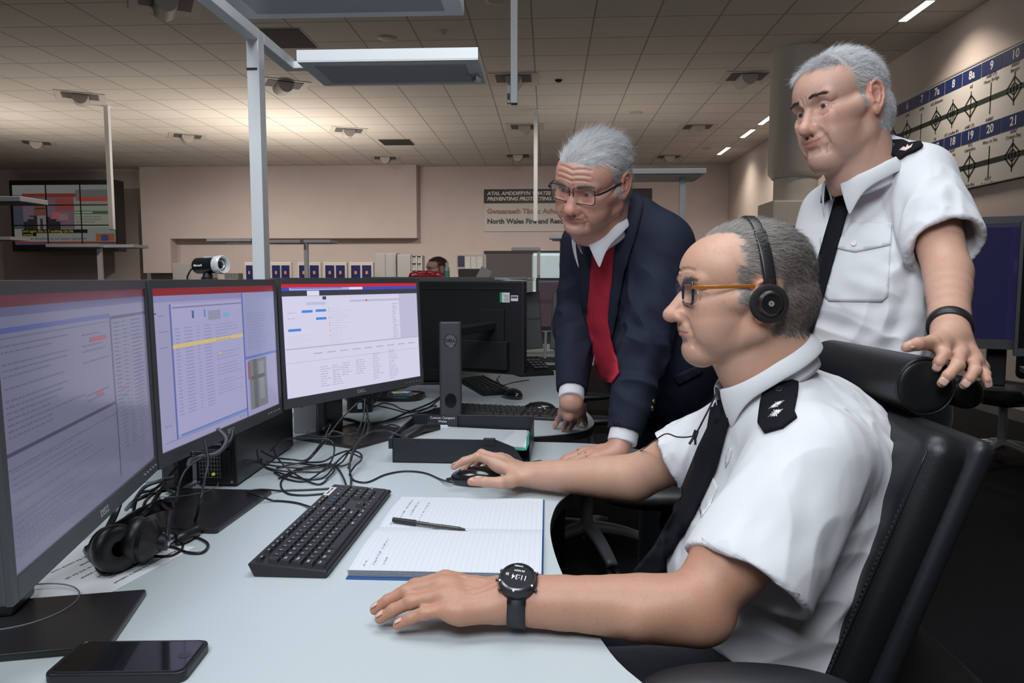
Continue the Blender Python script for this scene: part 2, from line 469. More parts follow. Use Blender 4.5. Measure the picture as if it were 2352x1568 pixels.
def head_color(V, q):
    x, y, z = np.abs(V[:,0]), V[:,1], V[:,2]
    base = np.array(q.get('skin', (.58,.36,.27)))
    c = np.tile(base, (len(V), 1))
    def blend(w, col):
        nonlocal c
        w = np.clip(w, 0, 1)[:,None]; c = c*(1-w)+w*np.array(col)*c/base
    gs = lambda cx, cy, cz, r: np.exp(-(((x-cx)**2+(y-cy)**2+(z-cz)**2)/(r*r)))
    red = base*np.array((1.04,.72,.68))
    n = vnoise(V*.05)*.5+.5
    blend(.55*gs(38,62,-34,22), red); blend(.7*gs(0,108,-38,14), red); blend(.35*gs(12,98,-42,9), red)
    blend(.6*(x > 72)*(y < 12)*(z > -40+q.get('earz',-6))*(z < 36+q.get('earz',-6)), red)
    blend(.25*n, red)
    blend(q.get('stub',.35)*np.clip((-42-z)/14,0,1)*(y > 15)*(z > -118)*np.clip((y-10)/25, 0, 1)*(1-gs(0,96,-62,24)*.3), base*np.array((.72,.74,.80)))
    blend(.4*gs(32,85,-12,10), base*np.array((.8,.62,.62)))
    # lips
    lx = np.clip(x/(25*q.get('mw',1)), 0, 1); mz = -62+q.get('mz',0); lw = q.get('lipw',1); sm_ = q.get('smile',0)*.6*lx**2; up = mz+sm_+8.5*lw*(1-lx**1.6); lo = mz+sm_-10.5*lw*(1-lx**1.8)-q.get('mouth',0)
    lip = (x < 25*q.get('mw',1))*(y > 74)*(z < up)*(z > lo)
    blend(.8*lip, base*np.array((.86,.50,.52)))
    lid = np.abs(((x-32)/14.5)**2+((z+1.5)/5.6)**2-1) < .16
    blend(.35*lid*(y > 74), base*np.array((.5,.38,.36)))
    sp = vnoise(V*.35); blend(.35*(sp > .55)*(z > -40), base*np.array((.82,.7,.62)))
    return c
def scalp_mask(V, q):
    """1 where hair grows"""
    x, y, z = np.abs(V[:,0]), V[:,1], V[:,2]
    nn = vnoise(V*.22)*5+vnoise(V*.6)*3; y = y+nn; z = z+nn
    hl = q.get('hairline', 74)   # z of the front hairline
    fy = q.get('hairfront', 52)
    side = (y < 36-.35*np.clip(x-40,0,60)+q.get('temple',0)) & (z > 22)
    top = (z > hl) & (y < fy+26) if not q.get('recede') else (z > hl) & (y < fy+26-.9*x)
    burn = (x > 58) & (y > 2) & (y < 24+q.get('burn',0)) & (z > -22) & (z < 40)
    back = (y < -24) & (z > q.get('nape',-62)) & (x < 90)
    abv = (z > 34) & (y < 20)
    ez = q.get('earz',-6)
    ear = (x > 68) & (z < 34+ez) & (z > -40+ez) & (y < 10) & (y > -38)
    front = (y > 20) & (z < hl) & (x < 50)
    return (side | top | burn | back | abv) & ~ear & ~(front)
def strands(root, nrmv, dirs, length, w, rng, segs=4, lift=.35, curl=.12, jit=.35, droop=0):
    """tapered 3-sided strands, all in one mesh; returns V, F"""
    n = len(root)
    d = dirs+rng.normal(0, jit, (n,3)); d -= (d*nrmv).sum(1)[:,None]*nrmv; d /= np.linalg.norm(d, axis=1)[:,None]+1e-9
    bend = rng.normal(0, curl, (n,3)); V = []; sd = np.cross(d, nrmv)
    lift = lift*(1+rng.normal(0,.35,n))
    for k in range(segs+1):
        t = k/segs
        p = root+(d*(t*length)[:,None])+nrmv*(length*lift*(t-.45*t*t))[:,None]+bend*(length*t*t)[:,None]
        p[:,2] -= droop*length*t*t
        r = (w*(1-.85*t))[:,None]
        for a in (0, 2.094, 4.189): V.append(p+(sd*math.cos(a)+nrmv*math.sin(a))*r)
    V = np.stack(V, 1); m = V.shape[1]; F = []
    for k in range(segs):
        for a in range(3): F.append((k*3+a, k*3+(a+1)%3, k*3+3+(a+1)%3, k*3+3+a))
    F = (np.arange(n)[:,None,None]*m+np.array(F)[None]).reshape(-1,4)
    return V.reshape(-1,3), F, m
def surf_sample(V, F, mask, n, rng):
    fm = mask[F].all(1); FF = F[fm]; a, b, c, d = [V[FF[:,i]] for i in range(4)]
    N = np.cross(c-a, d-b); A = np.linalg.norm(N, axis=1)+1e-12; N = N/A[:,None]
    i = rng.choice(len(FF), n, p=A/A.sum()); u = rng.random((n,1)); v = rng.random((n,1))
    return (a[i]*(1-u)+b[i]*u)*(1-v)+(d[i]*(1-u)+c[i]*u)*v, N[i]
def make_head(q, parent_mat, root, seed=1, vox=1.5):
    """returns world V,F,colour of the skin and adds hair, eyes, brows as children of root"""
    s = head_sdf(q); V, F = s.mesh((-98,-125,-165), (98,135,130), vox)
    col = head_color(V, q)
    if q.get('lfs'): V[:,2] = np.where(V[:,2] < -45, -45+(V[:,2]+45)*q['lfs'], V[:,2])
    rng = np.random.default_rng(seed)
    sc = q.get('scale', 1)*.001; Wm = parent_mat @ Matrix.Scale(sc, 4); 
    mask = scalp_mask(V, q)
    # hair: comb away from a crown
    p, nv = surf_sample(V, F, mask, q.get('hairs', 15000), rng)
    # ragged hairline
    cx = q.get('comb', lambda p: np.stack([p[:,0]*.006, -np.ones(len(p)), -.012*np.clip(40-p[:,2],0,200)], 1))
    d = cx(p); d /= np.linalg.norm(d, axis=1)[:,None]
    clump = np.stack([vnoise(p*.09+7*k+seed) for k in range(3)], 1)*q.get('clump',.5)
    d = d+clump
    top = np.clip((p[:,2]-10)/70, 0, 1)
    L = (q.get('lside',9)*(1-top)+q.get('ltop',22)*top)*(.7+.6*rng.random(len(p)))
    HV, HF, m = strands(p, nv, d, L, np.full(len(p), q.get('hw',.23)), rng, lift=q.get('lift',.45), jit=q.get('jit',.3), curl=q.get('curl',.12))
    tone = rng.random(len(p)); dk = np.array(q.get('hair0', (.10,.09,.085))); lt = np.array(q.get('hair1', (.62,.61,.60)))
    gw = np.clip(q['gray'](p)+(tone-.5)*.9, 0, 1)[:,None]
    hc = dk*(1-gw)+lt*gw
    hcol = np.repeat(hc, m, 0)
    arr_mesh('hair', xform(HV, Wm), HF, mat('hair', attr='Col', rough=.42, spec=.5), root, True, True, hcol)
    # scalp tint below hair
    sm = mask.astype(float); deg = np.zeros(len(V)); acc = np.zeros(len(V))
    for _ in range(4):
        fm = sm[F].mean(1); acc = np.zeros(len(V)); deg = np.zeros(len(V))
        for i in range(4): acc += np.bincount(F[:,i], fm, len(V)); deg += np.bincount(F[:,i], minlength=len(V))
        sm = acc/np.maximum(deg, 1)
    gm = np.clip(q['gray'](V), 0, 1)[:,None]; sct = (dk*(1-gm)+lt*gm)*.6
    w = (sm*q.get('scalp',.75))[:,None]; col = col*(1-w)+sct*w
    # brows
    bp, bn = [], []
    t = rng.random(420); sgn = rng.choice((-1,1), 420)
    bxs = 13+t*36; bz = 15.5+4.5*np.sin(t*2.3)-q.get('browd',2.5)*t+rng.normal(0,1.6,420)*(1-.5*t)+q.get('browz',0)
    bv = bvh_of(V, F); P_, N_, D_ = [], [], []
    for xx, zz, ss in zip(bxs, bz, sgn):
        h = bv.ray_cast(Vector((ss*xx, 160, zz)), Vector((0,-1,0)))
        if h[0] is not None and h[0].y > 30: P_.append(h[0][:]); N_.append(h[1][:] if h[1].y > 0 else (-h[1])[:]); D_.append((ss*1, -.3, .35))
    P_ = np.array(P_); N_ = np.array(N_); D_ = np.array(D_, float)
    BV, BF, m = strands(P_, N_, D_, rng.uniform(6,11,len(P_)), np.full(len(P_), .28), rng, lift=.25, jit=.25)
    bc = np.array(q.get('brow', (.16,.12,.10))); tt = rng.random((len(P_),1))
    bcol = np.repeat(bc*(.6+.9*tt), m, 0); fl_ = BF[:,0]//m; nf_ = BF.shape[0]//len(P_)
    for s2 in (-1, 1):
        idx = np.where(np.sign(P_[:,0]) == s2)[0]
        if len(idx) == 0: continue
        vi = (idx[:,None]*m+np.arange(m)).ravel(); fi = (BF[:nf_][None]+(np.arange(len(idx))*m)[:,None,None]).reshape(-1,4)
        arr_mesh('eyebrow', xform(BV[vi], Wm), fi, mat('hair', attr='Col', rough=.42), root, True, True, bcol[vi])
    # eyes
    gx, gz = q.get('gaze', (0,-.12))
    for x in (-1,1):
        u = []; fc = []; cc = []
        c = np.array((x*32., 70.5, -1)); n1, n2 = 28, 28
        g = nrm((gx, 1, gz)); a1 = nrm(np.cross(g, (0,0,1))); a2 = np.cross(a1, g)
        for i in range(n1+1):
            th = math.pi*i/n1
            rr = 13.3+(.5*math.cos(min(th*2.6,math.pi/2)) if th < .6 else 0)
            for j in range(n2):
                ph = 2*math.pi*j/n2
                u.append(c+rr*(g*math.cos(th)+(a1*math.cos(ph)+a2*math.sin(ph))*math.sin(th)))
                cc.append((.012,.01,.01) if th < .16 else (q.get('iris', (.10,.14,.17)) if th < .44 else ((.10,.10,.11) if th < .49 else (.70,.64,.61))))
        for i in range(n1):
            for j in range(n2): fc.append((i*n2+j, (i+1)*n2+j, (i+1)*n2+(j+1)%n2, i*n2+(j+1)%n2))
        arr_mesh('eye', xform(np.array(u), Wm), fc, mat('eye', attr='Col', rough=.08, spec=.6, coat=.5), root, True, True, np.array(cc))
    return xform(V, Wm), F, col, Wm, s

QA = dict(mw=1.05, mz=-4, lipw=.72, earz=-16, lfs=1.0, nose=7, nosew=1, nosez=-1, chin=-6, neckf=-20, eary=7, hairline=80, recede=1, hairfront=40, temple=-14, burn=6, skin=(.56,.34,.245), stub=.15, creases=1,
          hair0=(.07,.06,.052), hair1=(.50,.47,.44), gray=lambda p: .62+.006*np.clip(p[:,1],-60,60), ltop=18, lside=8, lift=.35,
          hairs=17000, brow=(.34,.27,.22), open=3.2, iris=(.12,.15,.16), nape=-70)
QB = dict(mw=1.05, lfs=.90, lipw=.85, fat=0, jaw=1, chin=2, nosew=2, nose=0, hairline=62, hairfront=60, temple=6, burn=6, skin=(.54,.30,.225), stub=.2, creases=3, nfat=6,
          hair0=(.10,.10,.105), hair1=(.66,.67,.68), gray=lambda p: .72+.006*np.clip(p[:,1],-60,60), ltop=30, lside=15, lift=.28, clump=.9, curl=.25,
          comb=lambda p: np.stack([np.full(len(p), -.5)*np.clip((p[:,2]-40)/40,0,1), -np.ones(len(p)), -.016*np.clip(40-p[:,2],0,200)], 1),
          hairs=17000, brow=(.22,.19,.17), open=3.4, mouth=2.6, nl=1.3, browz=1.5)
QC = dict(mw=1.12, browz=2.5, browd=5, fat=-7, lfs=1.04, lipw=.66, mz=-2, nose=3, nosew=0, chin=2, jaw=-5, hairline=66, hairfront=52, temple=2, burn=0, skin=(.56,.35,.27), stub=.3, creases=0, nl=1.1,
          hair0=(.14,.14,.15), hair1=(.74,.75,.77), gray=lambda p: .85+0*p[:,1], ltop=20, lside=7, lift=.6, clump=.9, smile=5,
          comb=lambda p: np.stack([.004*p[:,0], np.where(p[:,1] > 30, 1.0, -.4), -.010*np.clip(50-p[:,2],0,200)], 1),
          hairs=17000, brow=(.07,.055,.05), open=3.6, iris=(.07,.07,.06))

# ---------------------------------------------------------------- people
def A3(*v): return np.array(v, float)
def V3(v): return np.array(v[:], float)
def head_matrix(px, py, d, alpha, pitch=0, roll=0):
    """alpha: degrees the face is turned from the viewer towards image left; pitch>0 looks down"""
    r = -ray(px, py); ang = math.atan2(r.y, r.x)-R(alpha)
    f = Vector((math.cos(ang), math.sin(ang), 0)); x = f.cross(Vector((0,0,1)))
    M = Matrix((x, f, Vector((0,0,1)))).transposed().to_4x4(); M.translation = P(px, py, d)
    return M @ RX(R(-pitch)) @ RY(R(roll))
FT = (.027,.008,-.0125,-.031); FB = (.088,.092,.086,.075)
FL = ((.042,.025,.021),(.046,.029,.022),(.043,.027,.022),(.034,.020,.020)); FR = (.0092,.0094,.0089,.0078)
def hand(s, W, f, t, sp, nails):
    """adds a hand: W wrist centre, f towards fingers, t towards thumb side (world, m)"""
    W = V3(W) if isinstance(W, Vector) else np.asarray(W); f = nrm(f); t = nrm(np.asarray(t)-np.dot(t, f)*f); n = sp['dors']*np.cross(f, t); sc = sp.get('scale', 1)
    L = lambda a, b, c=0: W+sc*(f*a+t*b+n*c)
    arch = sp.get('arch', .004)
    K = []
    for i in range(4):
        k = sp['joints'][i][0] if sp.get('joints') else L(FB[i], FT[i], arch*(1,1.2,.8,0)[i])
        k = V3(k) if isinstance(k, Vector) else k; K.append(k)
    for i in range(4):
        s.rc(L(.008, FT[i]*.55), K[i]-n*.004*sc, .0155*sc, .0125*sc, .012)
        s.rc(L(.03, FT[i]*.7, .009), K[i]+n*.0035*sc, .002*sc, .0045*sc, .006)      # tendon
    for a, b in ((0,1),(1,2),(2,3)): s.rc((K[a]*.85+W*.15)-n*.004, (K[b]*.85+W*.15)-n*.004, .0125*sc, .0125*sc, .012)
    s.rc(L(.02,-.018,-.006), L(.06,-.028,-.006), .014*sc, .012*sc, .014)
    for i in range(4):
        r = FR[i]*sc
        if sp.get('joints'): J = [V3(j) if isinstance(j, Vector) else j for j in sp['joints'][i]]
        else:
            c = sp['curl'][i]; a = 0; spl = sp['splay'][i]; u = nrm(f*math.cos(R(spl))+t*math.sin(R(spl))); J = [K[i]]
            for seg in range(3):
                a += R(c[seg]); J.append(J[-1]+(u*math.cos(a)-n*math.sin(a))*FL[i][seg]*sc)
        s.rc(J[0], J[1], r*1.12, r*1.0, .007); s.el(J[1], r*1.1, .004)
        s.rc(J[1], J[2], r*.98, r*.92, .003); s.rc(J[2], J[3], r*.92, r*.76, .003)
        d = nrm(J[3]-J[2]); side = nrm(np.cross(d, J[2]-J[1]+n*.02) if np.linalg.norm(np.cross(d, nrm(J[2]-J[1]))) < .15 else np.cross(nrm(J[2]-J[1]), d))
        nn = nrm(n-np.dot(n, d)*d)
        if sp.get('joints'):
            b = J[2]-J[1]; nn = np.cross(np.cross(b, d), d); nn = nrm(nn) if np.linalg.norm(nn) > 1e-6 else nrm(n-np.dot(n, d)*d)
            if np.dot(nn, n) < 0 and np.dot(nn, n) < -.5: nn = -nn
        if sp.get('nn') is not None: nn = nrm(sp['nn']-np.dot(sp['nn'], d)*d)
        nails.append((J[3]-d*.003*sc+nn*r*.62, d, nn, r*.72, i))
        for q in (1, 2):   # knuckle folds
            dd = nrm(J[q]-J[q-1]); m = nrm(n-np.dot(n, dd)*dd); sdv = np.cross(dd, m)
            for o in (-.002, .0015): s.rc(J[q]+m*r*1.08+dd*o-sdv*r*.5, J[q]+m*r*1.08+dd*o+sdv*r*.5, .0004, .0004, .0018, 's')
    th = sp.get('thumb')
    if th is None:
        a, b = R(sp.get('tha', 38)), sp.get('thd', -.25)
        u = nrm(f*math.cos(a)+t*math.sin(a)+n*b); u2 = nrm(f*math.cos(a*.5)+t*math.sin(a*.5)+n*b)
        c0 = L(.018,.020,-.004); c1 = c0+u*.044*sc; c2 = c1+u2*.033*sc; c3 = c2+u2*.025*sc
    else: c0, c1, c2, c3 = [V3(j) if isinstance(j, Vector) else j for j in th]
    s.rc(c0, c1, .0145*sc, .0125*sc, .016); s.rc(c1, c2, .0115*sc, .0105*sc, .005); s.rc(c2, c3, .0105*sc, .0085*sc, .003)
    s.rc((c0+c1)/2, (K[0]+W)/2, .010*sc, .011*sc, .014)
    d = nrm(c3-c2); m = sp.get('thn', n); m = nrm(m-np.dot(m, d)*d); nails.append((c3-d*.003+m*.0062*sc, d, m, .0068*sc, 4))
    return n
def limb(s, E, W, f, t, n, r0=.043, r1=.026):
    """forearm E elbow -> W wrist, flattened at the wrist"""
    E = V3(E) if isinstance(E, Vector) else E; W = V3(W) if isinstance(W, Vector) else W
    d = W-E; p = lambda u, o=0: E+d*u+n*o
    rr = lambda u: r0*(.95+.10*math.sin(min(u/.5,1)*math.pi))*(1-u)**.75+r1*.92*(1-(1-u)**.75)
    for q in range(7): s.rc(p(q/7), p((q+1)/7), rr(q/7), rr((q+1)/7), .012)
    for o in (-.010, .010): s.rc(p(.7)+t*o*.8, W+t*o+f*.01, r1*.85, r1*.78, .014)
def limb_color(V, base, nails, K=None, seed=0):
    base = np.array(base); c = np.tile(base, (len(V), 1)); nz = vnoise(V*60+seed)*.5+.5; fr = vnoise(V*420+seed)
    w = (.22*nz)[:,None]; c = c*(1-w)+c*w*np.array((1.05,.74,.70))
    w = (.30*(fr > .45))[:,None]; c = c*(1-w)+c*w*np.array((.86,.74,.68))
    for (o, d, m, r, i) in nails:
        dist = np.linalg.norm(V-(o-d*.004), axis=1); w = .35*np.exp(-(dist/.014)**2)[:,None]; c = c*(1-w)+w*base*np.array((1.08,.72,.70))
    return c
def add_nails(root, nails, base, skip=()):
    for (o, d, m, r, i) in nails:
        if i in skip: continue
        bm = BM(); sd = np.cross(d, m); g = []
        for a in range(7):
            row = []
            for b in range(7):
                u = (b/6-.5)*2; v = a/6
                w_ = r*(.86+.14*math.sin(v*math.pi))*(1-.18*max(0, v-.8)*5*abs(u))
                hgt = (1-u*u*.55)*r*.34-.0004*(abs(v-.5)*2)**3
                p = o+d*(.0065*(v-.62)*1.6)+sd*u*w_+m*(hgt+.0001)
                row.append(bm.verts.new(p))
            g.append(row)
        for a in range(6):
            for b in range(6): bm.faces.new((g[a][b], g[a][b+1], g[a+1][b+1], g[a+1][b]))
        no = build('fingernail', bm, mat('fingernail', (.66,.44,.37), rough=.25, spec=.5), root, smooth=True, world=True)
        md = no.modifiers.new('s', 'SOLIDIFY'); md.thickness = .0006
def join_body(root, pieces, skinmat):
    """pieces: (V,F,col); adds hidden bridging faces inside the clothes so the body is one surface"""
    Vs, Fs, Cs, off, anchors = [], [], [], 0, []
    for (V, F, c, a) in pieces:
        Vs.append(V); Fs.append(F+off); Cs.append(c)
        anchors.append(off+np.argsort(((V-np.array(a))**2).sum(1))[:1][0]); off += len(V)
    V = np.concatenate(Vs); F = np.concatenate(Fs); C = np.concatenate(Cs)
    # bridges start from an edge of a face next to the anchor
    br = []
    def edge(vid):
        f = F[np.argmax((F == vid).any(1))]; i = list(f).index(vid); return f[i], f[(i+1)%4]
    e0 = edge(anchors[0])
    for a in anchors[1:]:
        e = edge(a); br.append((e0[0], e0[1], e[1], e[0]))
    F = np.concatenate([F, np.array(br)])
    return arr_mesh('body', V, F, skinmat, root, True, True, C)
SKIN = mat('skin', attr='Col', rough=.46, sss=.12, bump=.35, bscale=700, spec=.42, bdist=.0006)
# fabric ---------------------------------------------------------
def folds(p, o, d, amp, wl, reach, sharp=1.0, warp=.35, seed=0):
    """irregular soft ridges running along d around o, fading with distance"""
    o = np.asarray(o, float); d = nrm(d); q = p-o
    h = nrm(np.cross(d, (.3,.5,.81))); h2 = np.cross(d, h)
    w = np.exp(-((q*q).sum(1))/(reach*reach))
    # noise stretched along d
    u = np.stack([(q@h)/wl, (q@h2)/wl, (q@d)/(wl*4.5)], 1)
    u[:,:2] += warp*1.2*np.stack([vnoise(p/(wl*3)+seed), vnoise(p/(wl*3)+seed+9)], 1)
    n = 1-2*np.abs(vnoise(u+seed)); n2 = vnoise(u*1.9+seed+5)
    return amp*w*(n*.8+n2*.35)
def crumple(p, amp, sc, seed=0, stretch=(1,1,1)):
    q = p*np.array(stretch)/sc+seed; n = vnoise(q); return amp*((1-np.abs(n)*2)*.6+vnoise(q*2.1)*.4)
def surf_along(s, p, n, lo=-.03, hi=.05):
    ts = np.arange(hi, lo, -.0005); d = s.ev(p+np.outer(ts, n)); return p+n*ts[int(np.argmax(d < 0))]
def cuff(a, b, ra, rb, cut=None, sq=None, wall=.0022, depth=.5):
    """open sleeve: cone a->b cut at b, hollow near the opening"""
    a = V3(a) if isinstance(a, Vector) else np.asarray(a); b = V3(b) if isinstance(b, Vector) else np.asarray(b)
    d = nrm(b-a); s = SDF(); ext = b+d*.08; rr = rb+(rb-ra)*.08/np.linalg.norm(b-a)
    s.rc(a, ext, ra, rr, sq=sq); i0 = b-(b-a)*depth
    s.rc(i0, ext+d*.05, (rb*.9)-wall-.01, rr-wall, .01, 's', sq=sq)
    s.plane(b, d if cut is None else cut, .001)
    return s
def cloth_mesh(name, s, lo, hi, vox, m, root, smooth=2, disp=None, solid=None):
    V, F = s.mesh(lo, hi, vox, smooth)
    if disp is not None:
        so = solid or s; e = .004; g = np.stack([so.ev(V+np.eye(3)[i]*e)-so.ev(V-np.eye(3)[i]*e) for i in range(3)], 1)
        g /= np.linalg.norm(g, axis=1)[:,None]+1e-9; V = V+g*disp(V)[:,None]
    o = arr_mesh(name, V, F, m, root, True, True)
    return o, bvh_of(V, F)
def bounds(pts, pad):
    P_ = np.array([V3(p) if isinstance(p, Vector) else p for p in pts]); return P_.min(0)-pad, P_.max(0)+pad
def on_surf(bvh, px, py, off=.001, fallback=1.2):
    r = ray(px, py); h = bvh.ray_cast(CAMP, r)
    if h[0] is None: return P(px, py, fallback), -r.normalized()
    n = h[1] if h[1].dot(r) < 0 else -h[1]
    return h[0]+n*off, n
def patch(name, bvh, poly, m, root, off=.0012, thick=.0016, step=9, sub=True, puff=0):
    """a piece of cloth lying on a surface, its outline given as sighted points"""
    xs = [p[0] for p in poly]; ys = [p[1] for p in poly]
    bm = BM(); vs = []
    # densify outline
    out = []
    for i in range(len(poly)):
        a, b = Vector(poly[i]), Vector(poly[(i+1)%len(poly)]); n = max(1, int((b-a).length/step))
        for k in range(n): out.append(a.lerp(b, k/n))
    from mathutils.geometry import delaunay_2d_cdt
    pts = list(out); nb = len(out)
    def inside(x, y):
        c = False; j = len(out)-1
        for i in range(len(out)):
            if (out[i].y > y) != (out[j].y > y) and x < (out[j].x-out[i].x)*(y-out[i].y)/(out[j].y-out[i].y)+out[i].x: c = not c
            j = i
        return c
    y = min(ys)+step*.5; row = 0
    while y < max(ys):
        x = min(xs)+step*(.25+.5*(row % 2))
        while x < max(xs):
            if inside(x, y) and min((Vector((x,y))-o).length for o in out) > step*.45: pts.append(Vector((x,y)))
            x += step
        y += step; row += 1
    v2, e2, f2, *_ = delaunay_2d_cdt(pts, [], [list(range(nb))], 1, 1e-4)
    last = 1.2; V = []
    for v in v2:
        r = ray(v.x, v.y); h = bvh.ray_cast(CAMP, r)
        if h[0] is None: V.append(None)
        else: V.append(h[0]+(h[1] if h[1].dot(r) < 0 else -h[1])*off)
    ok = [i for i, v in enumerate(V) if v is not None]
    if not ok: return None
    for i, v in enumerate(V):
        if v is None:
            j = min(ok, key=lambda k: (v2[k]-v2[i]).length); dpt = (V[j]-CAMP).dot(_M @ Vector((0,0,-1))); V[i] = P(v2[i].x, v2[i].y, dpt)
    vs = [bm.verts.new(v) for v in V]
    for f in f2:
        try: bm.faces.new([vs[i] for i in f])
        except ValueError: pass
    bmesh.ops.smooth_vert(bm, verts=[v for v in bm.verts if not v.is_boundary], factor=.4, use_axis_x=True, use_axis_y=True, use_axis_z=True)
    bm.normal_update()
    fl = sum((f.normal.dot(f.calc_center_median()-CAMP) for f in bm.faces)) > 0
    me = bpy.data.meshes.new(name); 
    if fl: bmesh.ops.reverse_faces(bm, faces=bm.faces)
    bm.to_mesh(me); bm.free()
    o = link_mesh(name, me, m, root, True, True)
    md = o.modifiers.new('t', 'SOLIDIFY'); md.thickness = thick; md.offset = 1
    return o
def collar_at(root, HM, f, u, h, **k):
    u = Vector(u).normalized(); return collar(root, HM @ Vector((0,-.028,k.pop('z',-.120)))-u*h, f, u, k.pop('ra',.078), k.pop('rb',.070), h, SHIRT, **k)
def collar(root, C, f, u, ra, rb, h, m, tip=.035, gap=.10, spread=.5, flare=.006, sink=.0, tipout=.012, name='collar', n=72, back=0, tilt=0):
    """folded shirt collar around a neck: C centre, f front, u neck axis; ra/rb half sizes front-back / sideways"""
    C = Vector(C); f = Vector(f).normalized(); u = Vector(u); u = (u-f*u.dot(f)).normalized(); r = f.cross(u)
    bm = BM(); rows = []
    for i in range(n+1):
        a = R(gap*180)+(2*math.pi-2*R(gap*180))*i/n     # angle from front
        d = f*math.cos(a)*ra+r*math.sin(a)*rb; dn = d.normalized()
        fr = max(0, math.cos(a)); tw = fr**5
        top = C+d+u*(h*(1-.25*fr)+tilt*math.cos(a)+back*max(0,-math.cos(a)))
        col_ = [C+d*.985+u*(-.012+tilt*math.cos(a)*.5), top-dn*.001, top+dn*flare*.4+u*.0015, top+dn*flare-u*.004]
        low = top-u*(h*(.70+.35*tw)+tip*tw)+dn*(flare*1.6+tipout*tw)+(r*math.copysign(spread*tip*tw, math.sin(a)))
        for k in (.35,.7,1): col_.append((top+dn*flare-u*.004).lerp(low, k)+dn*.002*math.sin(k*3.14))
        rows.append([bm.verts.new(p) for p in col_])
    for i in range(n):
        for k in range(len(rows[0])-1): bm.faces.new((rows[i][k], rows[i][k+1], rows[i+1][k+1], rows[i+1][k]))
    o = build(name, bm, m, root, smooth=True, world=True)
    md = o.modifiers.new('t', 'SOLIDIFY'); md.thickness = .0018; md.offset = 0
    md = o.modifiers.new('s', 'SUBSURF'); md.levels = 1; md.render_levels = 1
    return o

def strap_ring(bvh, c, ax, z0, hw, m, root, nm, th=.0034):
    ax = Vector(ax).normalized(); z0 = Vector(z0); z0 = (z0-ax*z0.dot(ax)).normalized(); y0 = z0.cross(ax); b = BM(); rows = []; c = Vector(c)
    for i in range(48):
        a = 2*math.pi*i/48; d_ = z0*math.cos(a)+y0*math.sin(a); row = []
        for o_, w_ in ((-hw,.0),(-hw,th*.75),(0,th),(hw,th*.75),(hw,.0)):
            h_ = bvh.ray_cast(c+ax*o_+d_*.09, -d_); p = h_[0] if h_[0] is not None and (h_[0]-c).length < .06 else c+ax*o_+d_*.028
            row.append(b.verts.new(p+d_*(w_+.0004)))
        rows.append(row)
    for i in range(48):
        for k in range(4): b.faces.new((rows[i][k], rows[i][k+1], rows[(i+1)%48][k+1], rows[(i+1)%48][k]))
    return build(nm, b, m, root, smooth=True, world=True)

# ---------------------------------------------------------------- seated officer
SHIRT = mat('white shirt cotton', (.69,.70,.73), rough=.75, bump=.25, bscale=1600, bdist=.0004, sheen=.15, spec=.25)
BLACK = mat('black serge', (.008,.009,.012), rough=.85, bump=.3, bscale=1500, spec=.15)
TROUS = mat('black trousers', (.012,.014,.019), rough=.85, bump=.3, bscale=900, sheen=.15, spec=.25)
rootA = thing('person', 'person seated in the leather chair in white shirt, amber-armed glasses and headset, using a mouse', 'person', P(1750,1540,1.2))
HM = head_matrix(1706, 665, 1.13, 73, 1, 0) @ Matrix.Scale(.965, 4)
HV_, HF_, HC_, HW, HS = make_head(QA, HM, rootA, 3, 1.3)
# near arm
wl = G(1170, 1376, .770); el_ = P(1590, 1402, .945); sh = P(1850, 1060, 1.03)
s = SDF(); nails = []
f = V3(G(880,1362,.778)-wl); t = A3(0,1,.12)
spL = dict(dors=-1, arch=.010, scale=1.0, curl=((17,16,8),(16,15,8),(15,15,8),(13,14,6)), splay=(-2,0,1,3), tha=22, thd=-.5)
n_ = hand(s, wl, f, t, spL, nails)
if n_[2] < 0:
    spL['dors'] = 1; s = SDF(); nails = []; n_ = hand(s, wl, f, t, spL, nails)
limb(s, el_, wl, nrm(f), nrm(t), n_, .042, .028)
E = V3(el_); S_ = V3(sh)
s.rc(E, E+(S_-E)*.35, .041, .047, .015); s.rc(E+(S_-E)*.35, S_, .050, .058, .02)
s.el(E+A3(.02,.0,-.012), (.032,.030,.026), .02)
s.rc(E+A3(-.07,-.02,.0), E+A3(-.01,-.012,.02), .022, .02, .02)
# veins on the back of the hand
W_ = V3(wl); fn = nrm(f); tn = nrm(t-np.dot(t,fn)*fn)
for pts in ([(.02,-.004),(.04,-.010),(.058,-.004),(.075,-.006)], [(.03,.010),(.05,.014),(.07,.018)], [(.015,-.014),(.045,-.020),(.07,-.023)], [(.045,-.010),(.06,-.018)]):
    q = [surf_along(s, W_+fn*a+tn*b, n_)-n_*.0006 for a, b in pts]
    s.chain(q, [.0013]*len(q), .003)
lo, hi = bounds([wl, el_, V3(wl)+nrm(f)*.2, sh], .075)
V1, F1 = s.mesh(lo, hi, .0016, 1); c1 = limb_color(V1, (.48,.265,.18), nails, seed=1); nailsA = list(nails)
armA_bvh = bvh_of(V1, F1)
print('TIPS', [round(float(x[0][2]),4) for x in nailsA], 'min', V1[:,2].min())
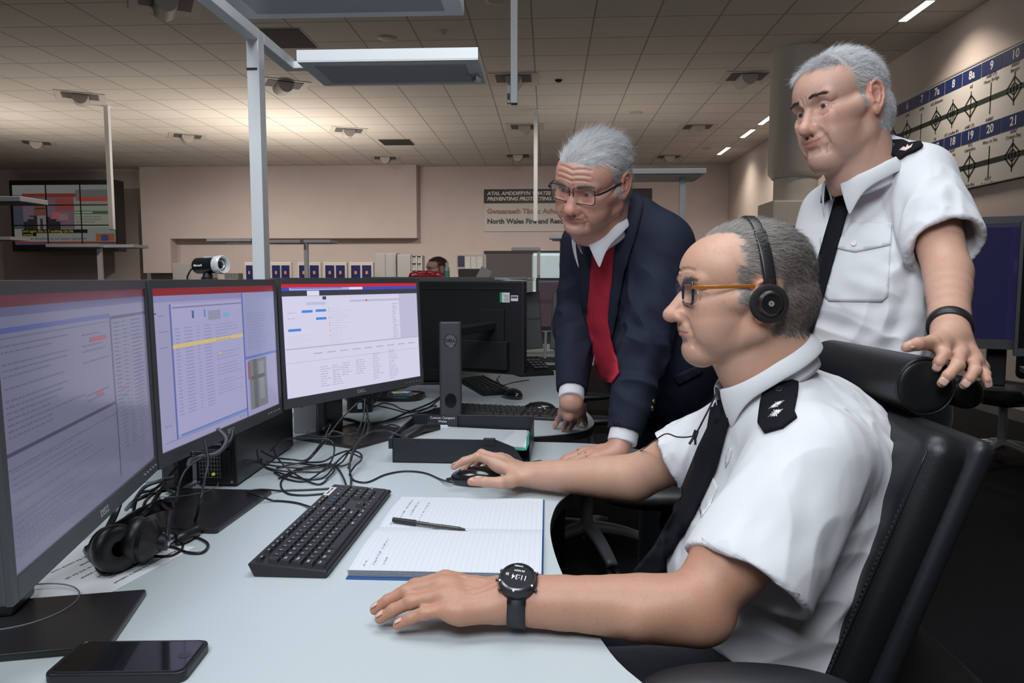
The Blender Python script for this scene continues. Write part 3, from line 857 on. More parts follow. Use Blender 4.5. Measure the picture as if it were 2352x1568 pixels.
# far arm on the mouse
wr = P(1222, 1090, 1.585); er = P(1455, 1098, 1.50); sr = P(1690, 985, 1.40)
s = SDF(); nails2 = []
mo = lambda px, py, d: P(px, py, d)
f2 = V3(P(1085,1075,1.63)-wr); t2 = A3(.1,-1,.0)
spR = dict(dors=1, scale=1.0,
    joints=[[P(1135,1062,1.60),P(1098,1048,1.60),P(1066,1058,1.60),P(1042,1072,1.60)],
            [P(1142,1052,1.635),P(1106,1041,1.65),P(1080,1058,1.655),P(1064,1078,1.655)],
            [P(1150,1050,1.66),P(1116,1046,1.68),P(1096,1064,1.69),P(1086,1082,1.69)],
            [P(1160,1056,1.68),P(1132,1056,1.70),P(1116,1070,1.71),P(1106,1084,1.71)]],
    thumb=[P(1195,1100,1.565),P(1150,1108,1.535),P(1112,1106,1.53),P(1082,1106,1.54)], thn=A3(0,-.4,1))
n2_ = hand(s, wr, f2, t2, spR, nails2)
if n2_[2] < 0: spR['dors'] = -1; s = SDF(); nails2 = []; n2_ = hand(s, wr, f2, t2, spR, nails2)
limb(s, er, wr, nrm(f2), nrm(t2), n2_, .044, .026)
s.rc(V3(er), V3(sr), .044, .052, .02)
lo, hi = bounds([wr, er, V3(wr)+nrm(f2)*.2, sr], .06)
V2, F2 = s.mesh(lo, hi, .0022, 1); c2 = limb_color(V2, (.54,.33,.24), nails2, seed=2)
# hidden core of the body, trousers region
core = SDF(); core.el(V3(P(1800,1120,1.22)), (.10,.16,.2), .05); core.rc(V3(sh), V3(sr), .045, .045, .05); core.rc(V3(P(1770,930,1.2)), V3(P(1800,1100,1.22)), .06, .08, .05)
core.el(V3(P(1770,1380,1.2)), (.11,.14,.16), .06)
lo, hi = bounds([P(1800,900,1.2), P(1770,1560,1.2), sh, sr], .12)
V0, F0 = core.mesh(lo, hi, .012, 1); c0 = np.tile((.52,.32,.23), (len(V0),1))
cen = V3(P(1790,1050,1.2))
join_body(rootA, [(V0,F0,c0,cen), (HV_,HF_,HC_,V3(P(1790,900,1.2))), (V1,F1,c1,V3(sh)), (V2,F2,c2,V3(sr))], SKIN)
add_nails(rootA, nailsA, None); add_nails(rootA, nails2, None)
# shirt
s = SDF()
s.el(V3(P(1808,1100,1.23)), (.150,.195,.170), .05)
s.el(V3(P(1850,1130,1.22)), (.135,.18,.16), .06)
s.rc(V3(P(1845,1040,1.06)), V3(P(1705,985,1.38)), .062, .058, .07)
s.rc(V3(P(1788,930,1.13)), V3(P(1805,1000,1.18)), .060, .10, .06)
s.el(V3(P(1850,1010,1.2)), (.10,.15,.09), .06)
s.el(V3(P(1768,1330,1.21)), (.165,.185,.175), .07)
s.el(V3(P(1800,1440,1.21)), (.135,.175,.10), .06)
nearS = cuff(P(1856,1055,1.035), P(1712,1335,.965), .078, .085, wall=.004)
farS = cuff(P(1690,990,1.40), P(1535,1060,1.425), .064, .062, wall=.004)
for sl, a, b, rr in ((nearS, P(1856,1055,1.035), P(1712,1335,.965), .085), (farS, P(1690,990,1.40), P(1535,1060,1.425), .07)):
    c_ = (V3(a)+V3(b))/2; s.add('u', (lambda q: (lambda p: q.ev(p)))(sl), c_, float(np.linalg.norm(V3(a)-V3(b)))/2+rr+.02, .025)
solidA = SDF(); solidA.ops = list(s.ops)
# keep the sleeve openings open and the waist flat
i0 = V3(P(1712,1335,.965)); ax = nrm(i0-V3(P(1856,1055,1.035)))
s.rc(i0-ax*.09, i0+ax*.12, .064, .084, .008, 's')
j0 = V3(P(1535,1060,1.425)); bx_ = nrm(j0-V3(P(1690,990,1.40))); s.rc(j0-bx_*.05, j0+bx_*.06, .050, .058, .006, 's')
def shirtA(p):
    d = crumple(p, .0016, .10, 3, (1,1,.6))
    d = d+folds(p, V3(P(1960,1130,1.10)), A3(-.25,0,-1), .0105, .034, .14, 1, .5)
    d = d+folds(p, V3(P(1880,1370,1.1)), A3(-.85,.2,-.35), .0115, .045, .17, 1, .5, 4)
    d = d+folds(p, V3(P(1740,1200,.95)), A3(-.45,0,-.9), .0065, .045, .12, 1, .4, 9)
    d = d+folds(p, V3(P(1560,1050,1.40)), A3(-.3,.1,-1), .0060, .026, .08, 1, .4, 2)
    d = d+folds(p, V3(P(1600,1250,1.15)), A3(-.5,0,.6), .0040, .04, .10, 1, .4, 7)
    return d
lo, hi = bounds([P(1500,900,1.15), P(2060,1100,1.2), P(1770,1540,1.2), P(1700,1400,.9), P(1535,1060,1.5)], .05)
shirtO, SB = cloth_mesh('shirt', s, lo, hi, .0027, SHIRT, rootA, 2, shirtA, solidA)
# trousers: hips and thighs
s = SDF(); hip = V3(P(1785,1545,1.2)); 
s.el(hip, (.15,.19,.12), .05)
kn = hip+A3(-.46,-.13,.02); kf = hip+A3(-.47,.16,.03)
s.rc(hip+A3(-.03,-.10,0), kn, .088, .066, .05); s.rc(hip+A3(-.03,.10,0), kf, .088, .066, .05)
s.rc(kn, kn+A3(.03,-.02,-.40), .062, .045, .03); s.rc(kf, kf+A3(.0,.03,-.40), .062, .045, .03)
lo, hi = bounds([hip, kn, kf, kn-A3(0,0,.5)], .12); lo[2] = max(lo[2], .06)
cloth_mesh('trousers', s, lo, hi, .006, TROUS, rootA, 1, lambda p: folds(p, hip+A3(-.12,-.1,.05), A3(-.2,1,.2), .006, .035, .15)+crumple(p, .002, .07, 6))
SHOE = mat('black leather shoe', (.01,.01,.01), rough=.3)
for k in (kn, kf):
    sh_ = SDF(); a = np.array((k[0]+.02, k[1], .05)); sh_.rc(a, a+A3(-.17,0,-.012), .045, .035, .03, sq=((0,0,1),.8)); sh_.rc(a, a+A3(0,0,.07), .042, .045, .02); sh_.plane((0,0,.002),(0,0,-1),.002)
    cloth_mesh('shoe', sh_, *bounds([a, a+A3(-.17,0,.08)], .06), .006, SHOE, rootA, 1)
# belt
# collar, tie
collar_at(rootA, HM, (-1,-.04,-.50), (-.50,0,.86), .034, tip=.030, gap=.07, spread=.25, flare=.007, tipout=.006, tilt=-.004, z=-.112)
TIE = mat('black tie cloth', (.007,.008,.011), rough=.75, bump=.3, bscale=1400, spec=.18)
patch('tie', SB, [(1641,940),(1660,936),(1686,950),(1672,1000),(1650,1080),(1600,1185),(1560,1250),(1522,1312),(1470,1330),(1452,1312),(1500,1255),(1545,1175),(1580,1110),(1612,1030),(1634,985)], TIE, rootA, .004, .004, 10)
s = SDF(); a = V3(on_surf(SB,1662,938,.004)[0]); b = V3(on_surf(SB,1660,962,.004)[0]); s.rc(a, b, .013, .011, sq=((0,1,0),.8)); 
kb = cloth_mesh('tie_knot', s, *bounds([a, b], .03), .002, TIE, rootA, 1)
# near epaulette with rank pips and button
ep = patch('epaulette', SB, [(1789,868),(1832,881),(1832,912),(1826,945),(1832,960),(1800,985),(1758,997),(1746,975),(1750,925),(1756,893)], BLACK, rootA, .002, .0035, 7)
SILV = mat('silver embroidery', (.75,.76,.78), rough=.35, metal=.6, spec=.6)
def star(c, ra, rb, ang, root, name='rank_pip'):
    bm = BM(); cx, cy = c; pts = []
    n0 = on_surf(SB, cx, cy, .0062)
    for i in range(24):
        th = 2*math.pi*i/24; rr = (1 if i % 2 == 0 else .62)
        if (i//2) % 3: rr *= .72
        x = ra*rr*math.cos(th); y = rb*rr*math.sin(th)
        q = on_surf(SB, cx+x*math.cos(ang)-y*math.sin(ang), cy+x*math.sin(ang)+y*math.cos(ang), .0062)
        pts.append(q[0])
    cv = bm.verts.new(n0[0]+n0[1]*.0018); vs = [bm.verts.new(p) for p in pts]
    for i in range(24): bm.faces.new((cv, vs[i], vs[(i+1)%24]))
    o = build(name, bm, SILV, root, world=True); md = o.modifiers.new('t','SOLIDIFY'); md.thickness = .001
star((1788,936), 20, 7, R(-28), rootA); star((1786,955), 19, 9, R(-28), rootA)
def button(px, py, r, m, root, off=.0045, b=None):
    p, n = on_surf(b or SB, px, py, off); bm = BM()
    Mx = n.to_track_quat('Z','Y').to_matrix().to_4x4(); Mx.translation = p
    lathe(bm, [(0,-.001),(r,-.001),(r,.0008),(r*.85,.0016),(r*.6,.0009),(0,.0010)], 20, Mx)
    build('button', bm, m, root, smooth=True, world=True)
BTN = mat('black plastic button', (.012,.012,.014), rough=.25)
WBTN = mat('white button', (.78,.78,.78), rough=.3)
button(1791, 898, .0060, BTN, rootA, .006)
# pocket, placket, cuff seam stitched strips
patch('shirt_pocket', SB, [(1600,1130),(1618,1078),(1640,1098),(1650,1120),(1632,1160),(1612,1188)], SHIRT, rootA, .0006, .001, 8)
patch('shirt_pocket', SB, [(1668,1050),(1676,1026),(1683,1030),(1676,1058),(1668,1074)], SHIRT, rootA, .0008, .0012, 5)
b = BM()
for o_ in (0, 3): tube(b, [on_surf(SB, 1612+(1836-1612)*i/30, 1234+(1366-1234)*i/30+3*math.sin(i*.35)+o_, .0001)[0] for i in range(31)], .0005, 5)
build('hem_stitching', b, SHIRT, rootA, smooth=True, world=True)['kind'] = 'stuff'
# glasses
FR_ = mat('dark blue acetate frame', (.015,.02,.05), rough=.2, coat=.3); AMB = mat('amber acetate', (.42,.14,.015), rough=.15, coat=.5, trans=.25)
LENS = mat('lens glass', (.95,.97,1), rough=.02, trans=1, alpha=.25)
def glasses(HM_, sc, eyey, cz, mf, mt, r=(25,17), armz=4, ear=-20, root=None, name='spectacles', th=1.7, armx=74, earz=None):
    L = lambda x, y, z: HM_ @ Vector((x*sc, y*sc, z*sc))
    o = BM()
    for x in (-1, 1):
        pts = [L(x*32+a, eyey-.0016*((x*32+a)**2), cz+b-.10*b*0) for a, b in rrect(r[0]*2, r[1]*2, 8, 5)]
        tube(o, pts, th*sc, 8, closed=True)
    tube(o, catmull([L(-9,eyey+1,cz+5), L(0,eyey+3,cz+8), L(9,eyey+1,cz+5)], 5), th*sc, 8)
    fr = build('glasses_frame', o, mf, root, smooth=True, world=True)
    for x in (-1, 1):
        b = BM(); vs = [b.verts.new(L(x*32+a, eyey-.0016*((x*32+a)**2), cz+c)) for a, c in rrect(r[0]*2-1, r[1]*2-1, 8, 5)]; b.faces.new(vs)
        build('lens', b, LENS, root, world=True)
        b = BM(); hx = 32+r[0]
        tube(b, catmull([L(x*(hx-1),eyey-4,cz+9), L(x*(hx+8),eyey-8,cz+9), L(x*armx,eyey-40,cz+9+(armz-9)*.4), L(x*(armx+3),ear+10,cz+armz), L(x*(armx+3),ear-4,cz+armz-8)], 6), sc*1.0, 4, flat=(1.1, 2.6))
        build('glasses_arm', b, mt, root, smooth=True, world=True)
glasses(HM, .001, 97, -3, FR_, AMB, (22.5,17), 9, -10, rootA, th=2.1)

# ---------------------------------------------------------------- standing officer
def facing(px, py, alpha, pitch=0):
    r = -ray(px, py); ang = math.atan2(r.y, r.x)-R(alpha); c = math.cos(R(pitch))
    return A3(math.cos(ang)*c, math.sin(ang)*c, -math.sin(R(pitch)))
rootC = thing('person', 'person standing in white shirt and black tie, one hand on the leather headrest', 'person', (P(2000,700,1.68).x, P(2000,700,1.68).y, 0))
HMc = head_matrix(1932, 246, 1.56, 42, 9, 7) @ Matrix.Diagonal((.95,1.03,1.08,1))
hc = make_head(QC, HMc, rootC, 8, 1.4)
shN = P(2118,418,1.54); elN = P(2178,628,1.395); wN = P(2181,766,1.185)
s = SDF(); nailsC = []
fC = V3(P(2215,850,1.13)-wN); tC = V3(P(2120,800,1.15)-wN)
J = [[P(2168,793,1.15),P(2170,812,1.115),P(2156,832,1.110),P(2149,846,1.115)],
     [P(2205,812,1.145),P(2200,838,1.100),P(2178,862,1.092),P(2163,880,1.097)],
     [P(2237,828,1.150),P(2240,850,1.105),P(2226,870,1.095),P(2213,885,1.098)],
     [P(2256,846,1.165),P(2262,858,1.130),P(2266,873,1.118),P(2268,886,1.120)]]
spC = dict(dors=1, scale=.95, nn=A3(-.25,-1,.35), joints=J, thumb=[P(2165,785,1.165),P(2140,787,1.13),P(2108,790,1.105),P(2083,797,1.10)], thn=A3(0,-1,.5))
n = hand(s, wN, fC, tC, spC, nailsC)
if n[2]-n[1] < 0: spC['dors'] = -1; s = SDF(); nailsC = []; n = hand(s, wN, fC, tC, spC, nailsC)
limb(s, elN, wN, nrm(fC), nrm(tC), n, .038, .026)
s.rc(V3(elN), V3(shN), .040, .052, .02)
lo, hi = bounds([shN, elN, wN, P(2270,890,1.1), P(2075,800,1.10), P(2163,880,1.08), P(2266,886,1.12)], .06)
Va, Fa = s.mesh(lo, hi, .0018, 1); ca = limb_color(Va, (.56,.34,.25), nailsC, seed=4)
# other arm hangs behind
shF = P(1905,490,1.82); elF = P(1868,690,1.84); wF = P(1850,800,1.66)
s = SDF(); nl2 = []
spF = dict(dors=1, curl=((35,40,25),)*4, splay=(2,0,-2,-5), tha=30, thd=-.4); hand(s, wF, V3(P(1838,860,1.60)-wF), A3(.1,-1,.2), spF, nl2)
limb(s, elF, wF, A3(0,0,-1), A3(0,-1,0), A3(-1,0,0), .045, .027); s.rc(V3(elF), V3(shF), .045, .05, .02)
lo, hi = bounds([shF, elF, wF, V3(wF)-A3(.1,.1,.15)], .07)
Vb, Fb = s.mesh(lo, hi, .0035, 1); cb = limb_color(Vb, (.56,.34,.25), nl2, seed=5)
lat = nrm(V3(shN)-V3(shF)); fw = nrm(np.cross(lat, (0,0,1))); fw = fw if fw[0] < 0 else -fw
MT = np.stack([lat, fw, A3(0,0,1)], 1)
core = SDF(); core.rc(V3(shN), V3(shF), .045, .045, .05); cc = (V3(shN)+V3(shF))/2; core.el(cc-A3(0,0,.15), (.12,.07,.2), .05, M=MT); core.rc(cc, V3(P(1985,340,1.60)), .06, .05, .04)
lo, hi = bounds([shN, shF, cc-A3(0,0,.35), P(1985,320,1.6)], .1)
V0, F0 = core.mesh(lo, hi, .012, 1); c0 = np.tile((.56,.34,.25), (len(V0),1))
join_body(rootC, [(V0,F0,c0,cc), (hc[0],hc[1],hc[2],V3(P(1985,340,1.60))), (Va,Fa,ca,V3(shN)), (Vb,Fb,cb,V3(shF))], SKIN)
add_nails(rootC, nailsC, None)
# shirt
s = SDF(); ch_ = cc+A3(.0,0,-.15)+fw*.02
s.el(ch_, (.185,.125,.20), .05, M=MT)
s.rc(V3(shN)-lat*.03, V3(shF)+lat*.03, .062, .062, .07)
s.rc(V3(P(1975,385,1.62)), cc-A3(0,0,.03), .062, .09, .05)
wst = V3(P(1995,720,1.66)); s.el(wst, (.178,.135,.24), .08, M=MT)
s.el(wst+A3(0,0,-.10), (.172,.128,.10), .05, M=MT)
s.rc(V3(P(2010,345,1.62)), V3(shN)+A3(0,0,.02), .035, .050, .05)
cN0, cN1 = P(2112,412,1.545), P(2172,566,1.43)
nearS = cuff(cN0, cN1, .068, .070, wall=.004, cut=V3(cN1)-V3(cN0)+A3(0,-.06,.0))
farS = cuff(shF, P(1880,610,1.83), .066, .068, wall=.004)
for sl, a, b in ((nearS, cN0, cN1), (farS, shF, P(1880,610,1.83))):
    c_ = (V3(a)+V3(b))/2; s.add('u', (lambda q: (lambda p: q.ev(p)))(sl), c_, float(np.linalg.norm(V3(a)-V3(b)))/2+.1, .02)
solidC = SDF(); solidC.ops = list(s.ops)
ax = nrm(V3(cN1)-V3(cN0)); s.rc(V3(cN1)-ax*.07, V3(cN1)+ax*.08, .056, .069, .006, 's')
s.plane(P(1995,822,1.66), (0,0,-1), .01)
def shirtC(p):
    d = crumple(p, .0016, .10, 13, (1,1,.5))
    d = d+folds(p, V3(P(2060,740,1.55)), lat*.8+A3(0,0,.5), .0115, .04, .13, 1, .5, 3)
    d = d+folds(p, V3(P(1950,760,1.55)), lat*.9-A3(0,0,.3), .009, .038, .13, 1, .5, 6)
    d = d+folds(p, V3(P(2090,520,1.5)), A3(-.25,0,-1), .009, .035, .11, 1, .4, 8)
    d = d+folds(p, V3(P(2180,480,1.45)), A3(.3,0,-1), .0040, .035, .09, 1, .4, 11)
    return d
lo, hi = bounds([shN, shF, P(1860,830,1.8), P(2140,830,1.5), P(2172,590,1.35), P(1975,320,1.62)], .09)
shC, SBC = cloth_mesh('shirt', s, lo, hi, .0032, SHIRT, rootC, 2, shirtC, solidC)
# trousers, belt, shoes
s = SDF(); hp = V3(P(1998,830,1.68)); hp[2] = CAMZ-.20
s.el(hp+A3(0,0,-.05), (.172,.125,.14), .05, M=MT)
for k in (-1,1):
    a = hp+lat*.09*k+A3(0,0,-.12); b = np.array((a[0],a[1],.52))+fw*.02; c = np.array((a[0],a[1],.09))+lat*.02*k
    s.rc(a, b, .095, .068, .05); s.rc(b, c, .066, .055, .03)
s.plane((0,0,.05),(0,0,-1),.01); s.plane((0,0,CAMZ-.13),(0,0,1),.005)
lo, hi = bounds([hp, hp-A3(0,0,.95)], .26); lo[2] = .02
cloth_mesh('trousers', s, lo, hi, .007, TROUS, rootC, 1, lambda p: crumple(p, .003, .09, 4))
for k in (-1,1):
    sh_ = SDF(); a = hp+lat*.11*k; a[2] = .05; sh_.rc(a, a+fw*.17-A3(0,0,.012), .045, .036, .03, sq=((0,0,1),.8)); sh_.rc(a, a+A3(0,0,.07), .042, .045, .02); sh_.plane((0,0,.002),(0,0,-1),.002)
    cloth_mesh('shoe', sh_, *bounds([a, a+fw*.2], .08), .007, SHOE, rootC, 1)
collar_at(rootC, HMc, fw*.9+A3(0,0,-.35), nrm(A3(0,0,1)+fw*.35), .040, tip=.045, gap=.10, spread=.35, flare=.007, tipout=.010)
patch('tie', SBC, [(1927,412),(1950,408),(1956,425),(1950,440),(1953,470),(1935,540),(1912,620),(1890,700),(1868,770),(1850,800),(1838,790),(1850,730),(1868,660),(1885,590),(1905,520),(1925,450)], TIE, rootC, .004, .004, 9)
s = SDF(); a = V3(on_surf(SBC,1941,412,.010)[0]); b = V3(on_surf(SBC,1946,438,.006)[0]); s.rc(a, b, .018, .013, sq=(fw,.7)); cloth_mesh('tie_knot', s, *bounds([a, b], .03), .002, TIE, rootC, 1)
patch('epaulette', SBC, [(2021,342),(2034,327),(2072,327),(2089,334),(2114,331),(2120,340),(2103,351),(2084,358),(2068,369),(2056,361),(2034,358)], BLACK, rootC, .004, .004, 5)
patch('epaulette', SBC, [(1926,430),(1905,438),(1893,450),(1891,469),(1905,462),(1926,444)], BLACK, rootC, .004, .004, 5)
button(2049, 340, .006, BTN, rootC, .008, SBC)
EMB = mat('white and red embroidery', (.75,.55,.52), rough=.5)
patch('rank_badge', SBC, [(2068,351),(2077,344),(2083,346),(2086,339),(2090,344),(2098,338),(2095,346),(2082,353)], EMB, rootC, .0085, .001, 4)
patch('pocket_flap', SBC, [(1956,512),(2051,513),(2046,563),(2005,572),(1965,580),(1940,575),(1918,569)], SHIRT, rootC, .0022, .0022, 8)
patch('shirt_pocket', SBC, [(1920,566),(1965,576),(2046,560),(2040,681),(2026,694),(1904,692),(1894,682)], SHIRT, rootC, .0006, .0012, 10)
patch('pocket_flap', SBC, [(1885,548),(1898,540),(1905,520),(1900,560),(1888,585)], SHIRT, rootC, .001, .002, 6)
button(1964, 561, .0055, WBTN, rootC, .0058, SBC)
# fitness band
strap_ring(bvh_of(Va, Fa), V3(wN)*.90+V3(elN)*.10, V3(wN)-V3(elN), A3(0,-.3,1), .009, mat('black rubber', (.012,.012,.014), rough=.45), rootC, 'wristband', .004)

# ---------------------------------------------------------------- leaning man
NAVY = mat('navy wool', (.014,.018,.034), rough=.75, bump=.4, bscale=900, spec=.2)
RED = mat('red knitted jumper', (.36,.022,.04), rough=.85, bump=.5, bscale=1100, spec=.15)
rootB = thing('person', 'person in navy blazer and red jumper, dark-framed glasses, leaning over the desks on both hands', 'person', (P(1560,1000,2.25).x, P(1560,1000,2.25).y, 0))
HMb = head_matrix(1362, 414, 1.88, 33, 24, -14) @ Matrix.Scale(1.07, 4)
hb = make_head(QB, HMb, rootB, 5, 1.5)
glasses(HMb, .001, 99, -2, mat('dark grey metal frame', (.02,.022,.03), rough=.3, metal=.5), mat('dark grey metal frame'), (27,18.5), 8, -14, rootB, th=1.1)
fB = facing(1450, 700, 42)
shN = P(1525,560,1.99); elN = P(1478,800,1.93); wN = P(1428,1003,1.845)
shF = P(1345,560,2.24); elF = P(1322,745,2.27); wF = P(1310,900,2.27)
base = (.55,.31,.235)
# near hand flat on the desk
s = SDF(); nB = []
wN = G(1425, 1032, .765); fN = V3(G(1295,1056,.742)-wN); tN = V3(G(1330,1045,.74)-G(1380,1000,.74))
sp = dict(dors=1, scale=1.02, arch=.006, curl=((14,12,8),(13,12,8),(13,12,8),(12,12,8)), splay=(6,1,-3,-9), tha=30, thd=-.3)
n = hand(s, wN, fN, A3(0,-1,0) if False else A3(-.1,1,0), sp, nB)
if n[2] < 0: sp['dors'] = -1; s = SDF(); nB = []; n = hand(s, wN, fN, A3(-.1,1,0), sp, nB)
limb(s, elN, wN, nrm(fN), nrm(A3(-.1,1,0)), n, .04, .027)
Va, Fa = s.mesh(*bounds([elN, wN, V3(wN)+nrm(fN)*.19], .05), .0022, 1); ca = limb_color(Va, base, nB, seed=7)
# far hand, fingertips on the desk
s = SDF(); nF = []
J = [[G(1291,948,.795),G(1283,962,.765),G(1277,972,.750),G(1274,980,.738)],
     [G(1306,955,.795),G(1300,972,.762),G(1296,980,.748),G(1293,986,.738)],
     [G(1320,952,.795),G(1318,968,.765),G(1314,976,.750),G(1310,983,.738)],
     [G(1332,945,.792),G(1331,960,.765),G(1328,968,.750),G(1325,975,.738)]]
wF = G(1312, 918, .845)
n2 = hand(s, wF, V3(G(1305,955,.78)-wF), A3(-1,.2,0), dict(dors=1, joints=J, scale=1.0, thumb=[G(1328,935,.82),G(1336,948,.79),G(1341,960,.765),G(1345,973,.74)], thn=A3(.3,-1,.3)), nF)
limb(s, elF, wF, A3(0,0,-1), A3(-1,0,0), A3(0,-1,0), .04, .027)
Vb, Fb = s.mesh(*bounds([elF, wF, G(1274,984,.738), G(1345,975,.738)], .05), .0025, 1); cb = limb_color(Vb, base, nF, seed=8)
cc = (V3(shN)+V3(shF))/2; nk = V3(P(1440,500,2.0))
core = SDF(); core.rc(V3(shN), V3(shF), .045, .045, .05); core.rc(V3(shN), V3(elN), .045, .03, .02); core.rc(V3(shF), V3(elF), .045, .03, .02); core.rc(cc, nk, .07, .05, .04); core.rc(cc, V3(P(1520,800,2.15)), .1, .09, .04)
V0, F0 = core.mesh(*bounds([shN, shF, elN, elF, nk, P(1520,800,2.15)], .12), .012, 1); c0 = np.tile(base, (len(V0),1))
join_body(rootB, [(V0,F0,c0,cc), (hb[0],hb[1],hb[2],nk), (Va,Fa,ca,V3(elN)), (Vb,Fb,cb,V3(elF))], SKIN)
add_nails(rootB, nB, None)
for q, rr in (((1327,1044), .0095), ((1345,1050), .0088)):
    bvp = bvh_of(Va, Fa); pt, nn = on_surf(bvp, q[0], q[1]-9, 0, 1.9)
    bm = BM(); fd = Vector(nrm(fN)); u1 = fd.cross(Vector((0,0,1))).normalized(); u2 = u1.cross(fd)
    c_ = pt-u2*rr*.75; tube(bm, [c_+(u1*math.cos(a)+u2*math.sin(a))*rr*1.08 for a in [2*math.pi*i/28 for i in range(28)]], .0013, 6, closed=True)
    build('ring', bm, mat('gold', (.75,.52,.22), rough=.25, metal=1), rootB, smooth=True, world=True)
# jacket
lat = nrm(V3(shN)-V3(shF)); hipc = V3(P(1590,985,2.30)); up = nrm(cc-hipc); fw = nrm(np.cross(lat, up)); fw = fw if fw[1] < 0 else -fw
MT = np.stack([lat, fw, up], 1)
s = SDF()
s.el(cc-up*.10+fw*.01, (.20,.135,.19), .05, M=MT)
s.rc(V3(shN)-lat*.02, V3(shF)+lat*.02, .072, .068, .07)
s.rc(nk-A3(0,0,.02)-fw*.02, cc, .072, .10, .06)
s.el(cc*.45+hipc*.55+fw*.03, (.190,.165,.24), .08, M=MT)
s.el(hipc-A3(0,0,.02), (.19,.14,.16), .06, M=MT)
s.rc(hipc-A3(0,0,.02)+lat*.08, hipc-A3(0,0,.16)+lat*.10, .10, .12, .06); s.rc(hipc-A3(0,0,.02)-lat*.08, hipc-A3(0,0,.16)-lat*.10, .10, .12, .06)
cN = V3(wN)+nrm(V3(elN)-V3(wN))*.045; cF = V3(wF)+nrm(V3(elF)-V3(wF))*.03
for a, b, c, r0, r1, r2 in ((shN, elN, cN, .074, .062, .043), (shF, elF, cF, .072, .062, .044)):
    s.rc(V3(a), V3(b), r0, r1, .04); s.rc(V3(b), V3(c), r1, r2, .02)
solidB = SDF(); solidB.ops = list(s.ops)
for b, c in ((elN, cN), (elF, cF)):
    d_ = nrm(c-V3(b)); s.rc(c-d_*.05, c+d_*.06, .036, .040, .004, 's'); 
    s.add('s', (lambda c, d_: (lambda p: np.maximum(-((p-c)@d_), np.linalg.norm(p-c, axis=1)-.075)))(c, d_), c, .08, .002)
def jack(p):
    d = crumple(p, .0018, .10, 23)
    d = d+folds(p, V3(P(1500,700,1.92)), A3(-1,0,.75), .016, .050, .14, 1, .5, 3)
    d = d+folds(p, V3(P(1470,860,1.88)), A3(-1,0,.5), .013, .045, .12, 1, .5, 5)
    d = d+folds(p, V3(P(1320,740,2.2)), A3(1,0,.6), .012, .045, .13, 1, .5, 7)
    d = d+folds(p, V3(P(1560,900,2.1)), A3(-.5,0,1), .009, .06, .16, 1, .5, 8)
    return d
lo, hi = bounds([shN, shF, elF, cN, cF, hipc-A3(0,0,.2), hipc+A3(.1,.1,0), nk], .13)
jO, JB = cloth_mesh('blazer', s, lo, hi, .0042, NAVY, rootB, 2, jack, solidB)
# shirt cuffs
for c, e, w in ((cN, elN, wN), (cF, elF, wF)):
    d_ = nrm(V3(w)-V3(e)); cs_ = cuff(c-d_*.03, c+d_*.028, .037, .037, wall=.003, depth=.9)
    cloth_mesh('shirt_cuff', cs_, *bounds([c-d_*.07, c+d_*.04], .045), .0025, SHIRT, rootB, 2)
# trousers
s = SDF(); h0 = hipc-A3(0,0,.06)
for k in (-1,1):
    a = h0+lat*.09*k; b = np.array((a[0],a[1],.50))-fw*.0+lat*.03*k; c = np.array((a[0],a[1],.09))+lat*.05*k
    s.rc(a, b, .10, .072, .05); s.rc(b, c, .070, .060, .03)
s.plane((0,0,.05),(0,0,-1),.01)
cloth_mesh('trousers', s, *bounds([h0, (h0[0],h0[1],.04)], .25), .008, TROUS, rootB, 1, lambda p: crumple(p, .004, .09, 4))
for k in (-1,1):
    sh_ = SDF(); a = h0+lat*.14*k; a[2] = .05; fh = nrm((fw[0],fw[1],0)); sh_.rc(a, a+fh*.17-A3(0,0,.012), .045, .036, .03, sq=((0,0,1),.8)); sh_.rc(a, a+A3(0,0,.07), .042, .045, .02); sh_.plane((0,0,.002),(0,0,-1),.002)
    cloth_mesh('shoe', sh_, *bounds([a, a+fh*.2], .08), .008, SHOE, rootB, 1)
patch('jumper', JB, [(1367,552),(1394,572),(1420,552),(1414,585),(1410,627),(1405,675),(1402,738),(1408,780),(1421,830),(1426,858),(1408,882),(1385,868),(1362,820),(1352,740),(1355,680),(1359,643),(1364,595)], RED, rootB, .004, .006, 9)
patch('shirt_front', JB, [(1352,530),(1391,545),(1440,470),(1441,500),(1421,557),(1394,579),(1368,562),(1353,556)], SHIRT, rootB, .006, .004, 8)
patch('lapel', JB, [(1445,452),(1462,440),(1476,470),(1468,520),(1450,590),(1432,660),(1418,740),(1410,775),(1402,740),(1406,675),(1411,620),(1416,570),(1436,510)], NAVY, rootB, .007, .004, 9)
patch('lapel', JB, [(1350,535),(1340,560),(1338,640),(1343,720),(1352,745),(1357,680),(1362,620),(1367,562)], NAVY, rootB, .007, .004, 9)
patch('pocket_flap', JB, [(1545,862),(1602,838),(1612,856),(1558,884)], NAVY, rootB, .002, .003, 7)
collar_at(rootB, HMb, fB*.8+A3(0,0,-.55), nrm(A3(0,0,1)+fB*.55), .040, tip=.045, gap=.10, spread=.30, flare=.007, tipout=.012)
for q in ((1497,937),(1492,958),(1500,922)): button(q[0], q[1], .0075, mat('gold'), rootB, .002, JB)

